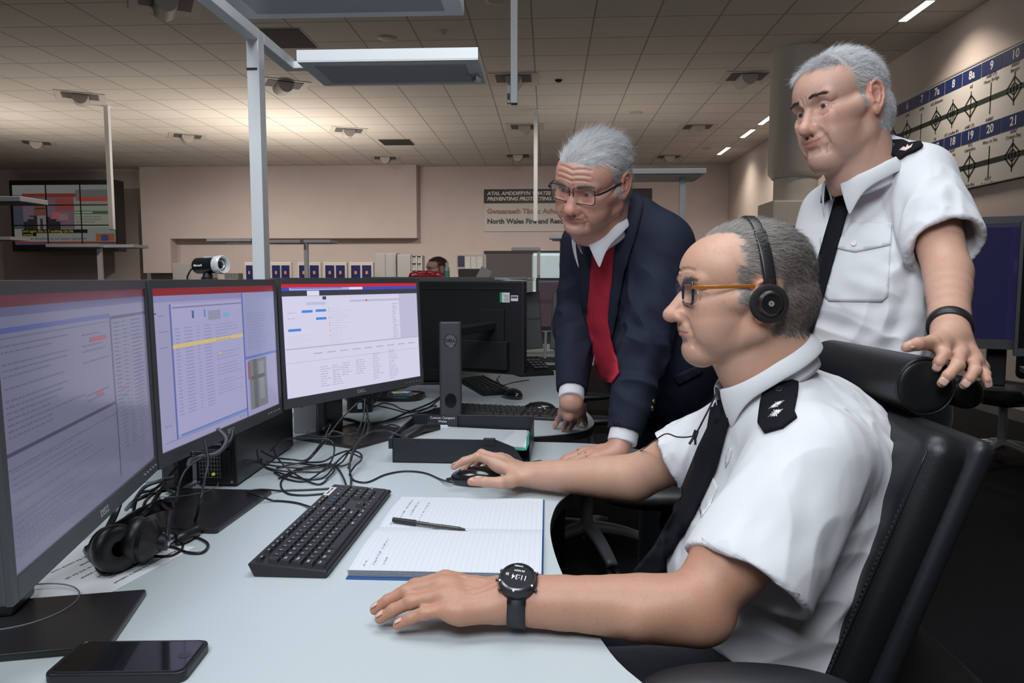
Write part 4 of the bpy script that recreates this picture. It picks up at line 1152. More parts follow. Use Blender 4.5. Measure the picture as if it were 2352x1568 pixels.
# ---------------------------------------------------------------- the room
CEIL = 3.68; YB = 16.6; XR = 3.95; XL = -14.0; YF = -4.0
def struct(name, bm, m, parent=None, **k):
    o = build(name, bm, m, parent, **k)
    if not parent: o['kind'] = 'structure'
    return o
def tile_mat(name, c, gap, size, off, mortar=.010):
    m = mat(name, c, rough=.9, noise=.04, nscale=1.2); nt = m.node_tree; b = nt.nodes['Principled BSDF']
    tc = nt.nodes.new('ShaderNodeTexCoord'); mp = nt.nodes.new('ShaderNodeMapping'); mp.inputs['Location'].default_value = (off[0], off[1], 0)
    br = nt.nodes.new('ShaderNodeTexBrick'); br.offset = 0; br.squash = 1
    br.inputs['Scale'].default_value = 1; br.inputs['Brick Width'].default_value = size; br.inputs['Row Height'].default_value = size; br.inputs['Mortar Size'].default_value = mortar; br.inputs['Mortar Smooth'].default_value = .2
    br.inputs['Color1'].default_value = (*c, 1); br.inputs['Color2'].default_value = (c[0]*.94, c[1]*.94, c[2]*.94, 1); br.inputs['Mortar'].default_value = (*gap, 1)
    nt.links.new(tc.outputs['Object'], mp.inputs['Vector']); nt.links.new(mp.outputs[0], br.inputs['Vector']); nt.links.new(br.outputs['Color'], b.inputs['Base Color'])
    return m
CEILM = tile_mat('ceiling tiles', (.60,.565,.52), (.30,.28,.26), .597, (.164, -7.305+.597*20))
WALLM = mat('warm plaster wall', (.60,.525,.50), rough=.85, noise=.03, nscale=2, bump=.1, bscale=300)
FLOORM = mat('dark carpet', (.018,.018,.020), rough=.98, noise=.35, nscale=180, bump=.6, bscale=500, spec=.1)
bm = BM(); bx(bm, XL, XR, YF, YB, -.1, 0); struct('floor', bm, FLOORM)
bm = BM(); bx(bm, XL, XR+.1, YF, YB+.1, CEIL, CEIL+.1); struct('ceiling', bm, CEILM)
bm = BM(); bx(bm, XL, XR, YB, YB+.1, 0, CEIL); struct('wall_back', bm, WALLM)
bm = BM(); bx(bm, XR, XR+.1, YF, YB, 0, CEIL); struct('wall_right', bm, WALLM)
bm = BM(); bx(bm, XL-.1, XL, YF, YB, 0, CEIL); struct('wall_left', bm, WALLM)
bm = BM(); bx(bm, XL, XR, YF-.1, YF, 0, CEIL); struct('wall_front', bm, WALLM)
# boxed-out bulkhead on the back wall
bm = BM(); prism(bm, [(-9.14,1.32),(-8.49,1.32),(-8.49,2.09),(-2.9,2.09),(-2.9,CEIL),(-9.14,CEIL)], -YB, -16.3, Matrix(((1,0,0,0),(0,0,-1,0),(0,1,0,0),(0,0,0,1))))
struct('trim_1', bm, WALLM)
bm = BM(); bx(bm, XL, XR, YB-.015, YB, 0, .10); struct('baseboard_back', bm, mat('grey skirting', (.2,.2,.2)))
bm = BM(); bx(bm, XR-.015, XR, YF, YB, 0, .10); struct('baseboard_right', bm, mat('grey skirting'))
# window with blind on the back wall
WX0, WX1 = PY(1225,600,YB-.05).x, PY(1312,600,YB-.05).x; WZ1 = PY(1225,586,YB-.05).z
DX0 = PY(1117,600,YB-.05).x; DZ = PY(1117,581,YB-.05).z
bm = BM(); bx(bm, DX0, WX0-.03, YB-.06, YB-.02, .1, DZ); d_ = struct('window_1', bm, mat('dark grey shutter', (.09,.085,.09), rough=.6))
bm = BM(); bx(bm, DX0-.05, WX1+.3, YB-.08, YB-.005, DZ, DZ+.05); build('window_frame', bm, mat('black frame', (.02,.02,.02)), d_)
bm = BM(); bx(bm, WX0, WX1+.3, YB-.045, YB-.03, .9, DZ); w_ = struct('window_2', bm, mat('daylight glass', (.3,.4,.42), rough=.2, emit=(.62,.80,.84), estr=.55))
for i in range(28):
    bm = BM(); z = .95+i*(DZ-1)/28; bx(bm, WX0, WX1+.3, YB-.075, YB-.05, z, z+.012); build('blind_slat', bm, mat('blind slat', (.55,.6,.6)), w_)
bm = BM(); bx(bm, WX0+.72, WX0+.78, YB-.08, YB-.045, .9, DZ); build('window_mullion', bm, mat('black frame'), w_)
# window on the right side behind the desks
bm = BM(); bx(bm, XR-.03, XR-.01, 3.6, 6.0, .7, 1.85); w_ = struct('window_3', bm, mat('garden glass', (.1,.16,.08), rough=.2, emit=(.16,.22,.10), estr=.35, noise=.8, nscale=9))
for i in range(40):
    bm = BM(); z = .75+i*1.1/40; bx(bm, XR-.06, XR-.035, 3.6, 6.0, z, z+.006); build('blind_slat', bm, mat('blind slat'), w_)
# ceiling fittings
SCOOP = mat('pale fitting', (.45,.42,.39), rough=.6); DARKH = mat('dark ceiling void', (.02,.018,.016), rough=.9)
def fitting(px, py, ang, k):
    p = G(px, py, CEIL); r = thing('ceiling_spot_fitting', None, 'light fitting', (p.x, p.y, CEIL), R(ang), 'recessed ceiling spot fittings')
    b = BM(); bx(b, -.30,.30,-.30,.30,-.008,.0); build('surround', b, mat('fitting surround', (.50,.47,.43), rough=.7), r)
    b = BM(); bx(b, -.10,.24,-.22,.22,-.013,-.004); build('recess', b, mat('recess grey', (.10,.09,.085), rough=.8), r)
    b = BM()
    n = 14; A = []; B = []
    for i in range(n+1):
        a = math.pi*i/n; A.append((-.20, .10*math.cos(a), -.012-.085*math.sin(a))); B.append((.22, .10*math.cos(a), -.012-.125*math.sin(a)))
    va = [b.verts.new(q) for q in A]; vb = [b.verts.new(q) for q in B]
    for i in range(n): b.faces.new((va[i], va[i+1], vb[i+1], vb[i]))
    b.faces.new(va); b.faces.new(vb[::-1])
    build('scoop', b, SCOOP, r, auto=40)
    return r
where = ['top left of the frame above the tall lamp arm','above the far left of the room','above the lamp post, right of the lamp arm','at far left just above the wall','left, above the hanging post','above the open floor beyond the lamp heads','above and left of the standing person','right of the white lamp post, towards the bulkhead','in the row beyond the hanging pole','above the far task lamp on the right','nearest the back wall above the wall sign','nearest the back wall, right of the sign','just before the bulkhead on the back wall']
for i, (px, py, a) in enumerate([(380,8,-60),(185,222,-60),(650,195,-60),(85,328,-60),(430,313,-60),(1180,182,-90),(1712,178,-90),(800,300,-70),(1205,292,-90),(1600,292,-90),(1190,358,-90),(1535,360,-90),(885,363,-80)]):
    fitting(px, py, a, i)['label'] = 'pale recessed spot fitting with hood, '+where[i]
for (px, py, sx, sy, lb) in ((643,88,.30,.30,'large black open ceiling panel behind the lamp arm'), (911,326,.28,.28,'small black ceiling grille before the bulkhead')):
    p = G(px, py, CEIL); r = thing('ceiling_grille', lb, 'grille', (p.x, p.y, CEIL)); b = BM(); bx(b, -sx-.015, sx+.015, -sy-.015, sy+.015, -.006, 0); build('grille_frame', b, mat('fitting surround'), r)
    b = BM(); bx(b, -sx, sx, -sy, sy, -.010, -.004); build('void', b, DARKH, r)
for i, (px, py, rr, lb) in enumerate(((890,87,.10,'round flush ceiling speaker beside the black open panel'),(1140,2,.10,'round ceiling speaker at the top edge of the photo'),(1018,72,.03,'tiny round ceiling sensor left of the hanging post'),(1461,258,.10,'round flush ceiling speaker above the leaning person'),(1283,183,.05,'small dark ceiling camera right of the hanging post'),(1625,340,.09,'round smoke detector near the wall light slots'))):
    p = G(px, py, CEIL); r = thing('ceiling_sensor', lb, 'ceiling sensor', (p.x, p.y, CEIL)); b = BM()
    lathe(b, [(0,-.03 if rr < .1 else -.014),(rr*.6,-.028 if rr < .1 else -.013),(rr,-.004),(rr,0)], 24); build('cover', b, SCOOP if rr != .05 else DARKH, r, smooth=True)
    b = BM(); lathe(b, [(rr*1.08,0),(rr*1.08,-.003),(rr*.97,-.005)], 24); build('rim', b, mat('fitting surround'), r, smooth=True)
slots = [((2080,47),(2150,0)),((1835,218),(1850,208)),((1742,285),(1773,264)),((1696,315),(1723,297)),((1642,354),(1665,338))]
EM = mat('lit strip', (1,.95,.85), emit=(1,.90,.74), estr=9)
for i, (a, b_) in enumerate(slots):
    p, q = G(*a, CEIL), G(*b_, CEIL); y0, y1 = min(p.y, q.y), max(p.y, q.y); xm = 3.42
    if i == 1: y0, y1 = 9.9, 10.6
    r = thing('wall_washer_light', 'slim lit ceiling strip '+['at the top right corner of the photo','beside the standing person\'s forehead','right by the white column','middle of the three beside the column','furthest and smallest, near the room corner'][i], 'ceiling light', (xm, (y0+y1)/2, CEIL), 0, 'lit strips along the right wall')
    b = BM(); bx(b, -.055,.055,-(y1-y0)/2-.02,(y1-y0)/2+.02,-.006,0); build('trim_ring', b, mat('fitting surround'), r)
    b = BM(); bx(b, -.035,.035,-(y1-y0)/2,(y1-y0)/2,-.010,-.005); build('lamp_strip', b, EM, r)
    area_light('strip_light', (xm, (y0+y1)/2, CEIL-.02), (xm+.25, (y0+y1)/2, 2), .07, 16, (1,.86,.70), sy=(y1-y0), spread=120)
# duct column at right
DUCT = mat('painted duct', (.56,.52,.47), rough=.45)
r = thing('ventilation_duct', 'wide cream round duct above a boxed unit, left of the standing person', 'duct', (2.765, 8.5, 0))
b = BM(); lathe(b, [(0,CEIL),(.30,CEIL),(.30,2.36),(.255,2.30),(.235,2.30),(.235,2.02),(.0,2.02)], 40, None); build('round_duct', b, DUCT, r, auto=40)
b = BM(); bx(b, -.33,.36,-.3,.3,.0,2.04); build('boxed_unit', b, DUCT, r, bevel=.02)
b = BM(); bx(b, -.30,.30,-.31,-.30,1.70,1.76); build('blue_stripe', b, mat('blue stripe', (.02,.05,.25)), r)
b = BM(); tube(b, [(.38,0,2.04),(.38,0,CEIL)], .02, 8); build('pipe', b, DUCT, r, smooth=True)
# ---------------------------------------------------------------- signs on the walls
def frame_on_wall(x0, z1, y, rot=0): return Matrix(((1,0,0,x0),(0,0,-1,y),(0,1,0,z1),(0,0,0,1)))
WHT = mat('white board', (.56,.55,.54), rough=.6); SBK = mat('sign black', (.012,.012,.012), rough=.5)
sg = thing('wall_sign', 'wide white and black bilingual fire and rescue service sign behind the leaning person', 'sign', (-1.43, YB, 2.244))
b = BM(); bx(b, 0, 3.72, -.03, 0, 0, .93); build('board', b, WHT, sg)
b = BM(); bx(b, 0, 3.72, -.034, -.029, .62, .93); build('header_band', b, SBK, sg)
def wt(s_, x, z, size, m, align='LEFT', sx=1, shear=0, bold=.0, space=1): 
    text_mesh('lettering', s_, size, m, sg, Matrix(((1,0,0,x),(0,0,-1,-.036),(0,1,0,z),(0,0,0,1))), .001, align, bold, sx, shear, space)
SW = mat('sign white', (.62,.62,.62), rough=.5); SO = mat('sign brown orange', (.28,.13,.07), rough=.5)
wt('ATAL AMDDIFFYN YMATEB', .07, .835, .108, SW, sx=1.08, shear=.25, bold=.004)
wt('PREVENTING PROTECTING RESPONDING', .07, .715, .108, SW, sx=1.08, shear=.25, bold=.004)
wt('Gwasanaeth T\u00e2n ac Achub Gogledd Cymru', .07, .44, .152, SO, bold=.005)
wt('North Wales Fire and Rescue Service', .07, .22, .152, SBK, bold=.005)
# junction chart on the right wall: local x runs towards the camera (-Y), local y up
jb_y0, jb_y1 = 10.6, 4.6
jz0, jz1 = 2.03, 3.16
jc = thing('junction_chart', 'long white road junction chart with blue number strips on the right wall', 'chart', (XR-.003, jb_y0, jz0))
b = BM(); bx(b, -.03, 0, jb_y1-jb_y0, 0, 0, jz1-jz0); build('board', b, WHT, jc)
b = BM(); fr_ = .012
for a in ((0,fr_),(jz1-jz0-fr_,jz1-jz0)): bx(b, -.036, -.0, jb_y1-jb_y0, 0, a[0], a[1])
build('board_edge', b, mat('alu edge', (.45,.45,.45), rough=.4, metal=.5), jc)
JM = lambda x, z, o=.034: Matrix(((0,0,-1,-o),(-1,0,0,-x),(0,1,0,z),(0,0,0,1)))
BLU = mat('chart blue', (.008,.022,.11), rough=.5); GRN = mat('chart dark green', (.012,.022,.014), rough=.6)
def jx(px, py): return jb_y0-PX(px, py, XR).y
def jzz(px, py): return PX(px, py, XR).z-jz0
seg = [('4',2020,2043),('5',2043,2076),('6',2076,2109),('7',2109,2143),('7a',2143,2179),('8',2179,2220),('8a',2220,2264),('9',2264,2313),('10',2313,2375)]
seg2 = [('14',2020,2050),('15',2050,2083),('16',2104,2141),('17',2141,2177),('18',2177,2217),('19',2217,2260),('20',2260,2309),('21',2309,2370)]
top_z = jz1-jz0
b = BM(); tx = []
for row, (sgs, z0, z1, ref) in enumerate(((seg, top_z-.155, top_z-.03, 60), (seg2, top_z-.71, top_z-.585, 60))):
    for (t, p0, p1) in sgs:
        def at(px):
            # find board x of this sight line on the strip
            best = None
            for yy in np.arange(-200, 500, 4.):
                q = PX(px, yy, XR)
                if abs(q.z-jz0-(z0+z1)/2) < .03: best = jb_y0-q.y
            return best
        x0, x1 = at(p0), at(p1)
        if x0 is None or x1 is None: continue
        bq = BM(); bx(bq, -.034, -.031, -x1+.012, -x0-.0, z0, z1); build('number_panel', bq, BLU, jc); tx.append((t, (x0+x1)/2, (z0+z1)/2, x1-x0))
for (t, x, z, w) in tx:
    text_mesh('lettering', t, .105, SW, jc, JM(x, z, .035), .0006, 'CENTER', .002)
b = BM(); rng_ = random.Random(4)
def bar(x0, z0, x1, z1, w):
    d = Vector((x1-x0, z1-z0)); n_ = Vector((-d.y, d.x)).normalized()*w/2
    q = [(x0+n_.x,z0+n_.y),(x1+n_.x,z1+n_.y),(x1-n_.x,z1-n_.y),(x0-n_.x,z0-n_.y)]
    va = [b.verts.new((-.0325, -p_[0], p_[1])) for p_ in q]; vb = [b.verts.new((-.031, -p_[0], p_[1])) for p_ in q]
    b.faces.new(va); b.faces.new(vb[::-1])
    for i in range(4): b.faces.new((va[i], va[(i+1)%4], vb[(i+1)%4], vb[i]))
words = {0:['','A55','A494','A548','A55 Britannia','','A5','A487 (T)\nMenai Bridge','A4087\nBangor'], 1:['','','A470','A55','A547\nConwy','A55\nLlandudno','Rhos on Sea','A547\nColwyn Bay']}
low = {0:['','A55','A55','London Rd','A5\nLlandegai','A5 London Rd\nNewborough','A487 (T)\nCaernarfon','A4087\nCaernarfon',''], 1:['','','','Conwy','Llandudno','Colwyn Bay','A547\nColwyn Bay','']}
for row, zc in ((0, top_z-.375), (1, top_z-.93)):
    bar(.1, zc, 5.95, zc, .045)
    for i, (t, x, z, w) in enumerate([q for q in tx if (q[2] > top_z-.4) == (row == 0)]):
        k = (i+row) % 4; h = .10
        bar(x, zc-.135, x, zc+.135, .013)
        if k != 3:
            for sx in (-1,1):
                for sz in (-1,1): bar(x, zc+sz*h, x+sx*.10, zc+sz*.01, .016)
        if k == 0:
            for q in range(10):
                a0, a1 = 2*math.pi*q/10, 2*math.pi*(q+1)/10; bar(x+.045*math.cos(a0), zc+.045*math.sin(a0), x+.045*math.cos(a1), zc+.045*math.sin(a1), .012)
        if k == 1: bar(x-.03, zc-.08, x-.03, zc+.08, .012); bar(x+.03, zc-.08, x+.03, zc+.08, .012)
        if words[row][min(i,len(words[row])-1)]: text_mesh('lettering', words[row][min(i,len(words[row])-1)], .042, SBK, jc, JM(x, zc+.178, .033), .0004)
        if low[row][min(i,len(low[row])-1)]: text_mesh('lettering', low[row][min(i,len(low[row])-1)], .042, SBK, jc, JM(x, zc-.205 if row == 0 else zc-.17, .033), .0004)
build('junction_diagram', b, GRN, jc)
# ---------------------------------------------------------------- screens made of flat coloured blocks
def screen_mesh(name, W, H, rects, parent, M, m, eps=.00015):
    V, F, C = [], [], []
    for i, (u0, v0, u1, v1, c) in enumerate(rects):
        z = eps*min(i, 3)+ .000004*i; k = len(V)
        V += [(u0*W, -v0*H, z), (u1*W, -v0*H, z), (u1*W, -v1*H, z), (u0*W, -v1*H, z)]; F.append((k+3, k+2, k+1, k)); C += [srgb(*c)]*4
    V = xform(np.array(V, float), M)
    return arr_mesh(name, V, F, m, parent, False, False, np.array(C))
VW = mat('video wall picture', attr='Col', emit='attr', estr=.32, rough=.25, spec=.2)
vw = thing('video_wall', 'video wall of nine black-framed screens showing a news broadcast, at far left', 'screen wall', (-11.58, 15.55, 1.84))
b = BM(); bx(b, -.03, 2.33, 0, .30, -.06, 1.46); build('housing', b, mat('matt black', (.01,.01,.011), rough=.5), vw)
b = BM(); bx(b, .9, 1.4, .30, 1.05, .2, 1.2); build('wall_bracket', b, mat('matt black'), vw)
Wv, Hv = 2.28, 1.30
rc_ = [(0,0,1,1,(150,158,150)),(0,.16,.60,.72,(125,105,120)),(.10,.14,.62,.20,(150,58,48)),(.42,.22,.60,.42,(160,80,75)),(.0,.20,.10,.72,(80,82,100)),
 (.62,.08,1,.26,(120,120,115)),(.67,.20,.98,.27,(140,95,90)),(.68,.28,1,.34,(150,150,145)),(.60,.36,1,.41,(160,165,150)),(.60,.43,1,.48,(70,110,70)),(.60,.48,1,.70,(165,170,155)),
 (.0,.72,1,.93,(150,155,150)),(.08,.73,.72,.79,(15,15,12)),(.08,.79,.22,.84,(15,15,12)),(0,.93,1,.965,(140,60,52)),(.0,.965,1,1.0,(40,90,150)),(.80,.80,.98,.92,(170,100,60)),(.85,.82,.92,.92,(60,80,140)),
 (.38,.45,.46,.55,(190,100,100)),(.44,.47,.54,.58,(170,120,120))]
# newsreader
rc_ += [(.16,.50,.26,.52,(50,48,52)),(.10,.60,.46,.73,(45,44,50)),(.14,.56,.42,.62,(45,44,50)),(.20,.52,.36,.58,(48,46,52)),(.235,.50,.32,.73,(150,140,145)),(.262,.55,.29,.73,(70,60,75)),
 (.205,.30,.335,.50,(130,85,72)),(.215,.25,.325,.32,(60,45,38)),(.22,.38,.32,.395,(40,30,30))]
screen_mesh('picture', Wv, Hv, rc_, vw, Matrix(((1,0,0,.02),(0,0,-1,-.002),(0,1,0,1.36),(0,0,0,1))), VW, .0004)
b = BM()
for i in range(4): bx(b, .02+Wv*i/3-.012, .02+Wv*i/3+.012, -.012, 0, .0, 1.4)
for z in (.0, .07, .50, .93, 1.37): bx(b, -.03, 2.33, -.0115, 0, z-.012, z+.012)
build('screen_bezels', b, mat('matt black'), vw)
def vt(s_, x, z, size, c, bold=0): text_mesh('caption', s_, size, mat('caption %d%d%d' % c, srgb(*c), emit=srgb(*c), estr=.15), vw, Matrix(((1,0,0,x),(0,0,-1,-.006),(0,1,0,z),(0,0,0,1))), .001, 'LEFT', bold)
vt('#BBCAskThis', 1.50, 1.055, .11, (190,50,42), .004)
vt('and again this is if nothing can be', .22, .375, .085, (190,180,60)); vt('sorted', .22, .30, .085, (190,180,60))
vt('Many Tory Brexiteers do not support agreement', .14, .215, .075, (60,60,60)); vt('posed questions', 1.40, .775, .06, (220,220,210))
for k in range(4): vt(['If no agreement is voted on','it is found out the potential','deal and what is the','remedy'][k], 1.42, .68-.055*k, .05, (70,70,65))
# ---------------------------------------------------------------- things along the back wall
GREYM = mat('grey steel cabinet', (.36,.36,.36), rough=.5)
def cab(label, px0, px1, pyt, y, m=GREYM, doors=2, name='cabinet', depth=.45):
    a = PY(px0, pyt, y); c = PY(px1, pyt, y); w = c.x-a.x; h = a.z
    r = thing(name, label, 'cabinet', (a.x, y, 0))
    b = BM(); bx(b, 0, w, 0, depth, 0, h); build('body', b, m, r, bevel=.004)
    for i in range(doors):
        b = BM(); bx(b, w*i/doors+.008, w*(i+1)/doors-.008, -.02, -.001, .06, h-.02); d = build('door', b, m, r, bevel=.003)
        b = BM(); bx(b, w*(i+.85)/doors, w*(i+.85)/doors+.015, -.04, -.02, h*.45, h*.55); build('handle', b, mat('alu edge'), d)
    return r
cab('grey steel cabinet left of the pigeonhole unit on the back wall', 861, 910, 581, 14.9)
cab('slightly lower grey cabinet with open pigeonholes at its right', 912, 944, 584, 14.8, doors=1)
a = PY(945, 586, 14.8); ph = thing('pigeonhole_unit', 'grey unit of small open pigeonholes right of the grey cabinets', 'shelf unit', (a.x, 14.8, 0)); w = PY(968, 586, 14.8).x-a.x
b = BM(); bx(b, 0, w, .02, .4, 0, a.z); build('body', b, GREYM, ph)
b = BM()
for i in range(3): bx(b, i*w/2-.01*(i > 0), i*w/2+.012, -.02, .02, 0, a.z)
for k in range(8): z = a.z-.012-k*.145; bx(b, 0, w, -.02, .02, z, z+.012)
build('dividers', b, mat('light grey divider', (.5,.5,.5)), ph)
cab('low grey cabinet in the recess behind the webcam', 396, 478, 604, 15.6)
a = PY(500, 627, 14.6); c = PY(536, 627, 14.6); bf = thing('box_file_rack', 'small rack of grey files on the left of the blue leaflet holders', 'files', (a.x, 14.8, .0)); w = c.x-a.x
b = BM(); bx(b, 0, w, 0, .3, 0, a.z-.12); build('shelf', b, GREYM, bf)
for i in range(4): b = BM(); bx(b, .04+i*w/4.4, .04+i*w/4.4+.07, .02, .25, a.z-.12, a.z); build('file', b, mat('dark file', (.12,.12,.12)), bf)
b = BM(); a = PY(536, 612, 14.2); c = PY(858, 612, 14.2); bx(b, a.x-.6, c.x+.1, .05, .5, 0, .86); ct = thing('counter', 'long pale counter that carries the leaflet holders', 'counter', (0, 14.1, 0)); build('counter_body', b, mat('pale counter', (.42,.40,.38)), ct)
b = BM(); bx(b, a.x-.62, c.x+.12, .02, .52, .86, .90); build('counter_top', b, mat('pale counter'), ct)
NAVYL = mat('navy leaflet', (.012,.018,.10), rough=.4)
pos = [('behind the lamp post, leftmost',562,600),('just right of the lamp post',621,668),('second to the right of the lamp post',683,736),('third to the right of the lamp post',743,796),('rightmost, next to the grey cabinets',802,857)]
for i, (nm, x0, x1) in enumerate(pos):
    a = PY(x0, 602, 14.25); c = PY(x1, 602, 14.25); w = c.x-a.x
    r = thing('leaflet_holder', 'pale wall holder with two navy leaflets, '+nm, 'leaflet holder', (a.x, 14.25, .90), 0, 'leaflet holders on the back counter')
    b = BM(); bx(b, 0, w, 0, .12, 0, a.z-.90); build('holder', b, mat('pale holder', (.50,.48,.44), rough=.5), r, bevel=.005)
    for k in range(2):
        b = BM(); bx(b, w*(.08+.46*k), w*(.46+.46*k), -.012, -.001, .05, a.z-.90-.06); lf = build('leaflet', b, NAVYL, r)
        b = BM(); bx(b, w*(.22+.46*k), w*(.32+.46*k), -.0145, -.0125, (a.z-.9)*.62, (a.z-.9)*.72); build('leaflet_picture', b, mat('orange print', (.6,.22,.05)), lf)
# noticeboard papers and printer
a = PY(1050, 584, 16.5); c = PY(1110, 625, 16.5)
nb = thing('notice_board', 'white notice sheets pinned on the wall right of the far seated person', 'notice board', (a.x, 16.55, c.z)); w = c.x-a.x; h = a.z-c.z
b = BM(); bx(b, 0, w, 0, .04, 0, h); build('board', b, mat('pale board', (.45,.44,.43)), nb)
for i in range(3):
    b = BM(); bx(b, w*(.30+.23*i), w*(.49+.23*i), -.006, 0, .05, h-.05); build('notice', b, mat('notice paper', (.6,.62,.62), noise=.2, nscale=40), nb)
b = BM(); bx(b, .01, w*.27, -.008, 0, h*.3, h-.03); build('poster', b, mat('dark blue poster', (.02,.03,.09)), nb)
# ---------------------------------------------------------------- hanging posts
POSTM = mat('white painted steel', (.80,.82,.84), rough=.35); 
def hang(px, py, wpx, d, label, box=True):
    p = P(px, py, d); w = wpx*d/FPX/2
    r = thing('hanging_post', label, 'ceiling post', (p.x, p.y, CEIL), 0)
    b = BM(); bx(b, -w, w, -w, w, p.z-CEIL, 0); build('post', b, POSTM, r, bevel=.003)
    b = BM(); bx(b, -w*1.8, w*1.8, -w*1.8, w*1.8, -.012, 0); build('ceiling_plate', b, POSTM, r)
    if box: b = BM(); bx(b, -w*2.1, -w*1.02, -w*.8, w*.8, p.z-CEIL, p.z-CEIL+.11); s_ = build('sensor_box', b, mat('cream plastic', (.6,.6,.52), rough=.5), r, bevel=.004); b = BM(); bx(b, -w*1.9, -w*1.2, -w*.83, -w*.8, p.z-CEIL+.02, p.z-CEIL+.06); build('sensor_window', b, mat('matt black'), s_)
    b = BM(); bx(b, -w*.9, w*.9, -w*.9, w*.9, p.z-CEIL-.004, p.z-CEIL); build('end_cap', b, mat('matt black'), r)
hang(1181, 238, 16, 4.7, 'bright square post hanging from the ceiling with a sensor box, nearest one at top centre')
hang(258, 527, 10, 10.8, 'slim grey post hanging from the ceiling in front of the video wall', False)
hang(1230, 508, 9, 11.0, 'slim grey post hanging from the ceiling in front of the wall sign', False)
# ---------------------------------------------------------------- task lamps
LAMPM = mat('white aluminium', (.82,.85,.88), rough=.35); PANEL = mat('unlit grey diffuser', (.42,.45,.49), rough=.35); LM2 = mat('lamp underside grey', (.78,.82,.85), rough=.45)
lp = thing('task_lamp', 'tall white desk-mounted lamp with two flat heads above the monitors', 'lamp', (-.945, 2.40, 0))
lp['mw'] = None
def L_(x0, x1, y0, y1, z0, z1, nm, m, par=None, bev=.002):
    b = BM(); bx(b, x0+.945, x1+.945, y0-2.40, y1-2.40, z0, z1); return build(nm, b, m, par or lp, bevel=bev)
L_(-.965,-.925,2.375,2.425,.745,1.985,'post',LAMPM)
L_(-1.04,-.85,2.30,2.50,.73,.745,'foot',LAMPM)
L_(-.965,-.925,2.425,2.74,1.950,1.985,'arm',LAMPM); L_(-.965,-.925,1.90,2.375,1.950,1.985,'arm',LAMPM)
L_(-.925,-.86,2.70,2.74,1.950,1.975,'arm_end',LAMPM); L_(-.925,-.86,1.90,1.94,1.950,1.975,'arm_end',LAMPM)
L_(-.9655,-.930,2.372,2.375,1.855,1.862,'joint_slot',mat('matt black'))
for (y0, y1) in ((2.62, 2.94), (1.86, 2.19)):
    hd = L_(-.885,-.245,y0,y1,1.952,1.99,'lamp_head',LAMPM,bev=.001)
    L_(-.884,-.246,y0+.001,y1-.001,1.948,1.9525,'underside',LM2,hd,0)
    L_(-.835,-.295,y0+.05,y1-.045,1.9455,1.9485,'diffuser',PANEL,hd,0)
b = BM(); tube(b, [(.945-.30,2.80-2.40,1.944),(.945-.285,2.83-2.40,1.935),(.945-.27,2.78-2.40,1.93),(.945-.26,2.86-2.40,1.942)], .011, 5, flat=(1,.3)); build('cable_tie_tape', b, mat('clear tape', (.5,.55,.6), rough=.2), lp)
def lamp2(label, base, z, heads, w=.045, grp=None, face=(0,-1)):
    r = thing('task_lamp', label, 'lamp', (base[0], base[1], 0), 0, grp)
    b = BM(); bx(b, -w/2, w/2, -w/2, w/2, .02, z); build('post', b, POSTM, r, bevel=.003)
    b = BM(); bx(b, -.17,.17,-.15,.15,0,.02); build('foot', b, POSTM, r)
    for (x0, x1, y0, y1) in heads:
        b = BM(); bx(b, x0, x1, y0, y1, z, z+.035); h = build('lamp_head', b, mat('grey lamp head', (.68,.70,.72), rough=.4), r, bevel=.002)
        b = BM(); bx(b, x0+.03, x1-.03, y0+.03, y1-.03, z-.003, z); build('diffuser', b, PANEL, h)
        ym = min(max(0, y0), y1)
        b = BM(); bx(b, min(-w/2, x0+.01), max(w/2, x1-.01), -.015, .015, z-.0, z+.02); build('arm', b, POSTM, r)
p = G(1568, 410, 1.95)
lamp2('white floor lamp with one wide grey head between the leaning and standing people', (p.x, p.y), 1.95, [(-.42,.12,-.28,.20)])
p = P(705, 640, 8.6); lamp2('slim floor lamp with thin twin heads before the leaflet holders', (p.x, p.y), 1.60, [(-.95,-.45,-.5,-.2),(-.42,-.02,-.15,.15),(.02,.33,-.15,.15)])
p = P(232, 640, 8.3); lamp2('slim floor lamp standing below the video wall', (p.x, p.y), 1.54, [(-.52,.06,-.15,.15),(.06,.40,.0,.3)])
p = P(-60, 640, 5.5); lamp2('floor lamp head entering at the left edge, upper one', (p.x, p.y), 1.745, [(-.2,.50,-.15,.15)])
p = P(-90, 640, 8.0); lamp2('floor lamp head entering at the left edge, lower thin one', (p.x, p.y), 1.60, [(-.2,.70,-.15,.15)])
p = P(1237, 640, 8.2); lamp2('thin floor lamp in front of the dark shutter', (p.x, p.y), 1.50, [(-.30,.02,-.05,.05)], w=.035)
p = P(1291, 640, 7.4); lamp2('floor lamp half hidden by the blazer, in front of the window blind', (p.x, p.y), 1.58, [(-.13,.2,-.2,.0),(-.10,.25,.02,.3)], w=.05)

# ---------------------------------------------------------------- desks
DT = .73
LAM = mat('pale blue grey laminate', (.50,.56,.585), rough=.42, spec=.4, noise=.015, nscale=3)
EDGE = mat('black edge band', (.015,.015,.017), rough=.5)
MB = mat('matt black', (.01,.01,.011), rough=.5)
def desk(label, pts, k=6, loc=(0,0), legs=()):
    r = thing('desk', label, 'desk', (loc[0], loc[1], 0))
    sm = catmull([Vector((x-loc[0], y-loc[1], 0)) for x, y in pts], k, True)
    b = BM(); prism(b, sm, DT-.003, DT); build('worktop', b, LAM, r)
    b = BM(); prism(b, sm, DT-.026, DT-.003); build('edge_band', b, EDGE, r)
    for (x, y, w, d) in legs:
        b = BM(); bx(b, x-w/2-loc[0], x+w/2-loc[0], y-d/2-loc[1], y+d/2-loc[1], 0, DT-.026); build('leg', b, mat('dark grey desk leg', (.05,.05,.055), rough=.5), r)
    return r
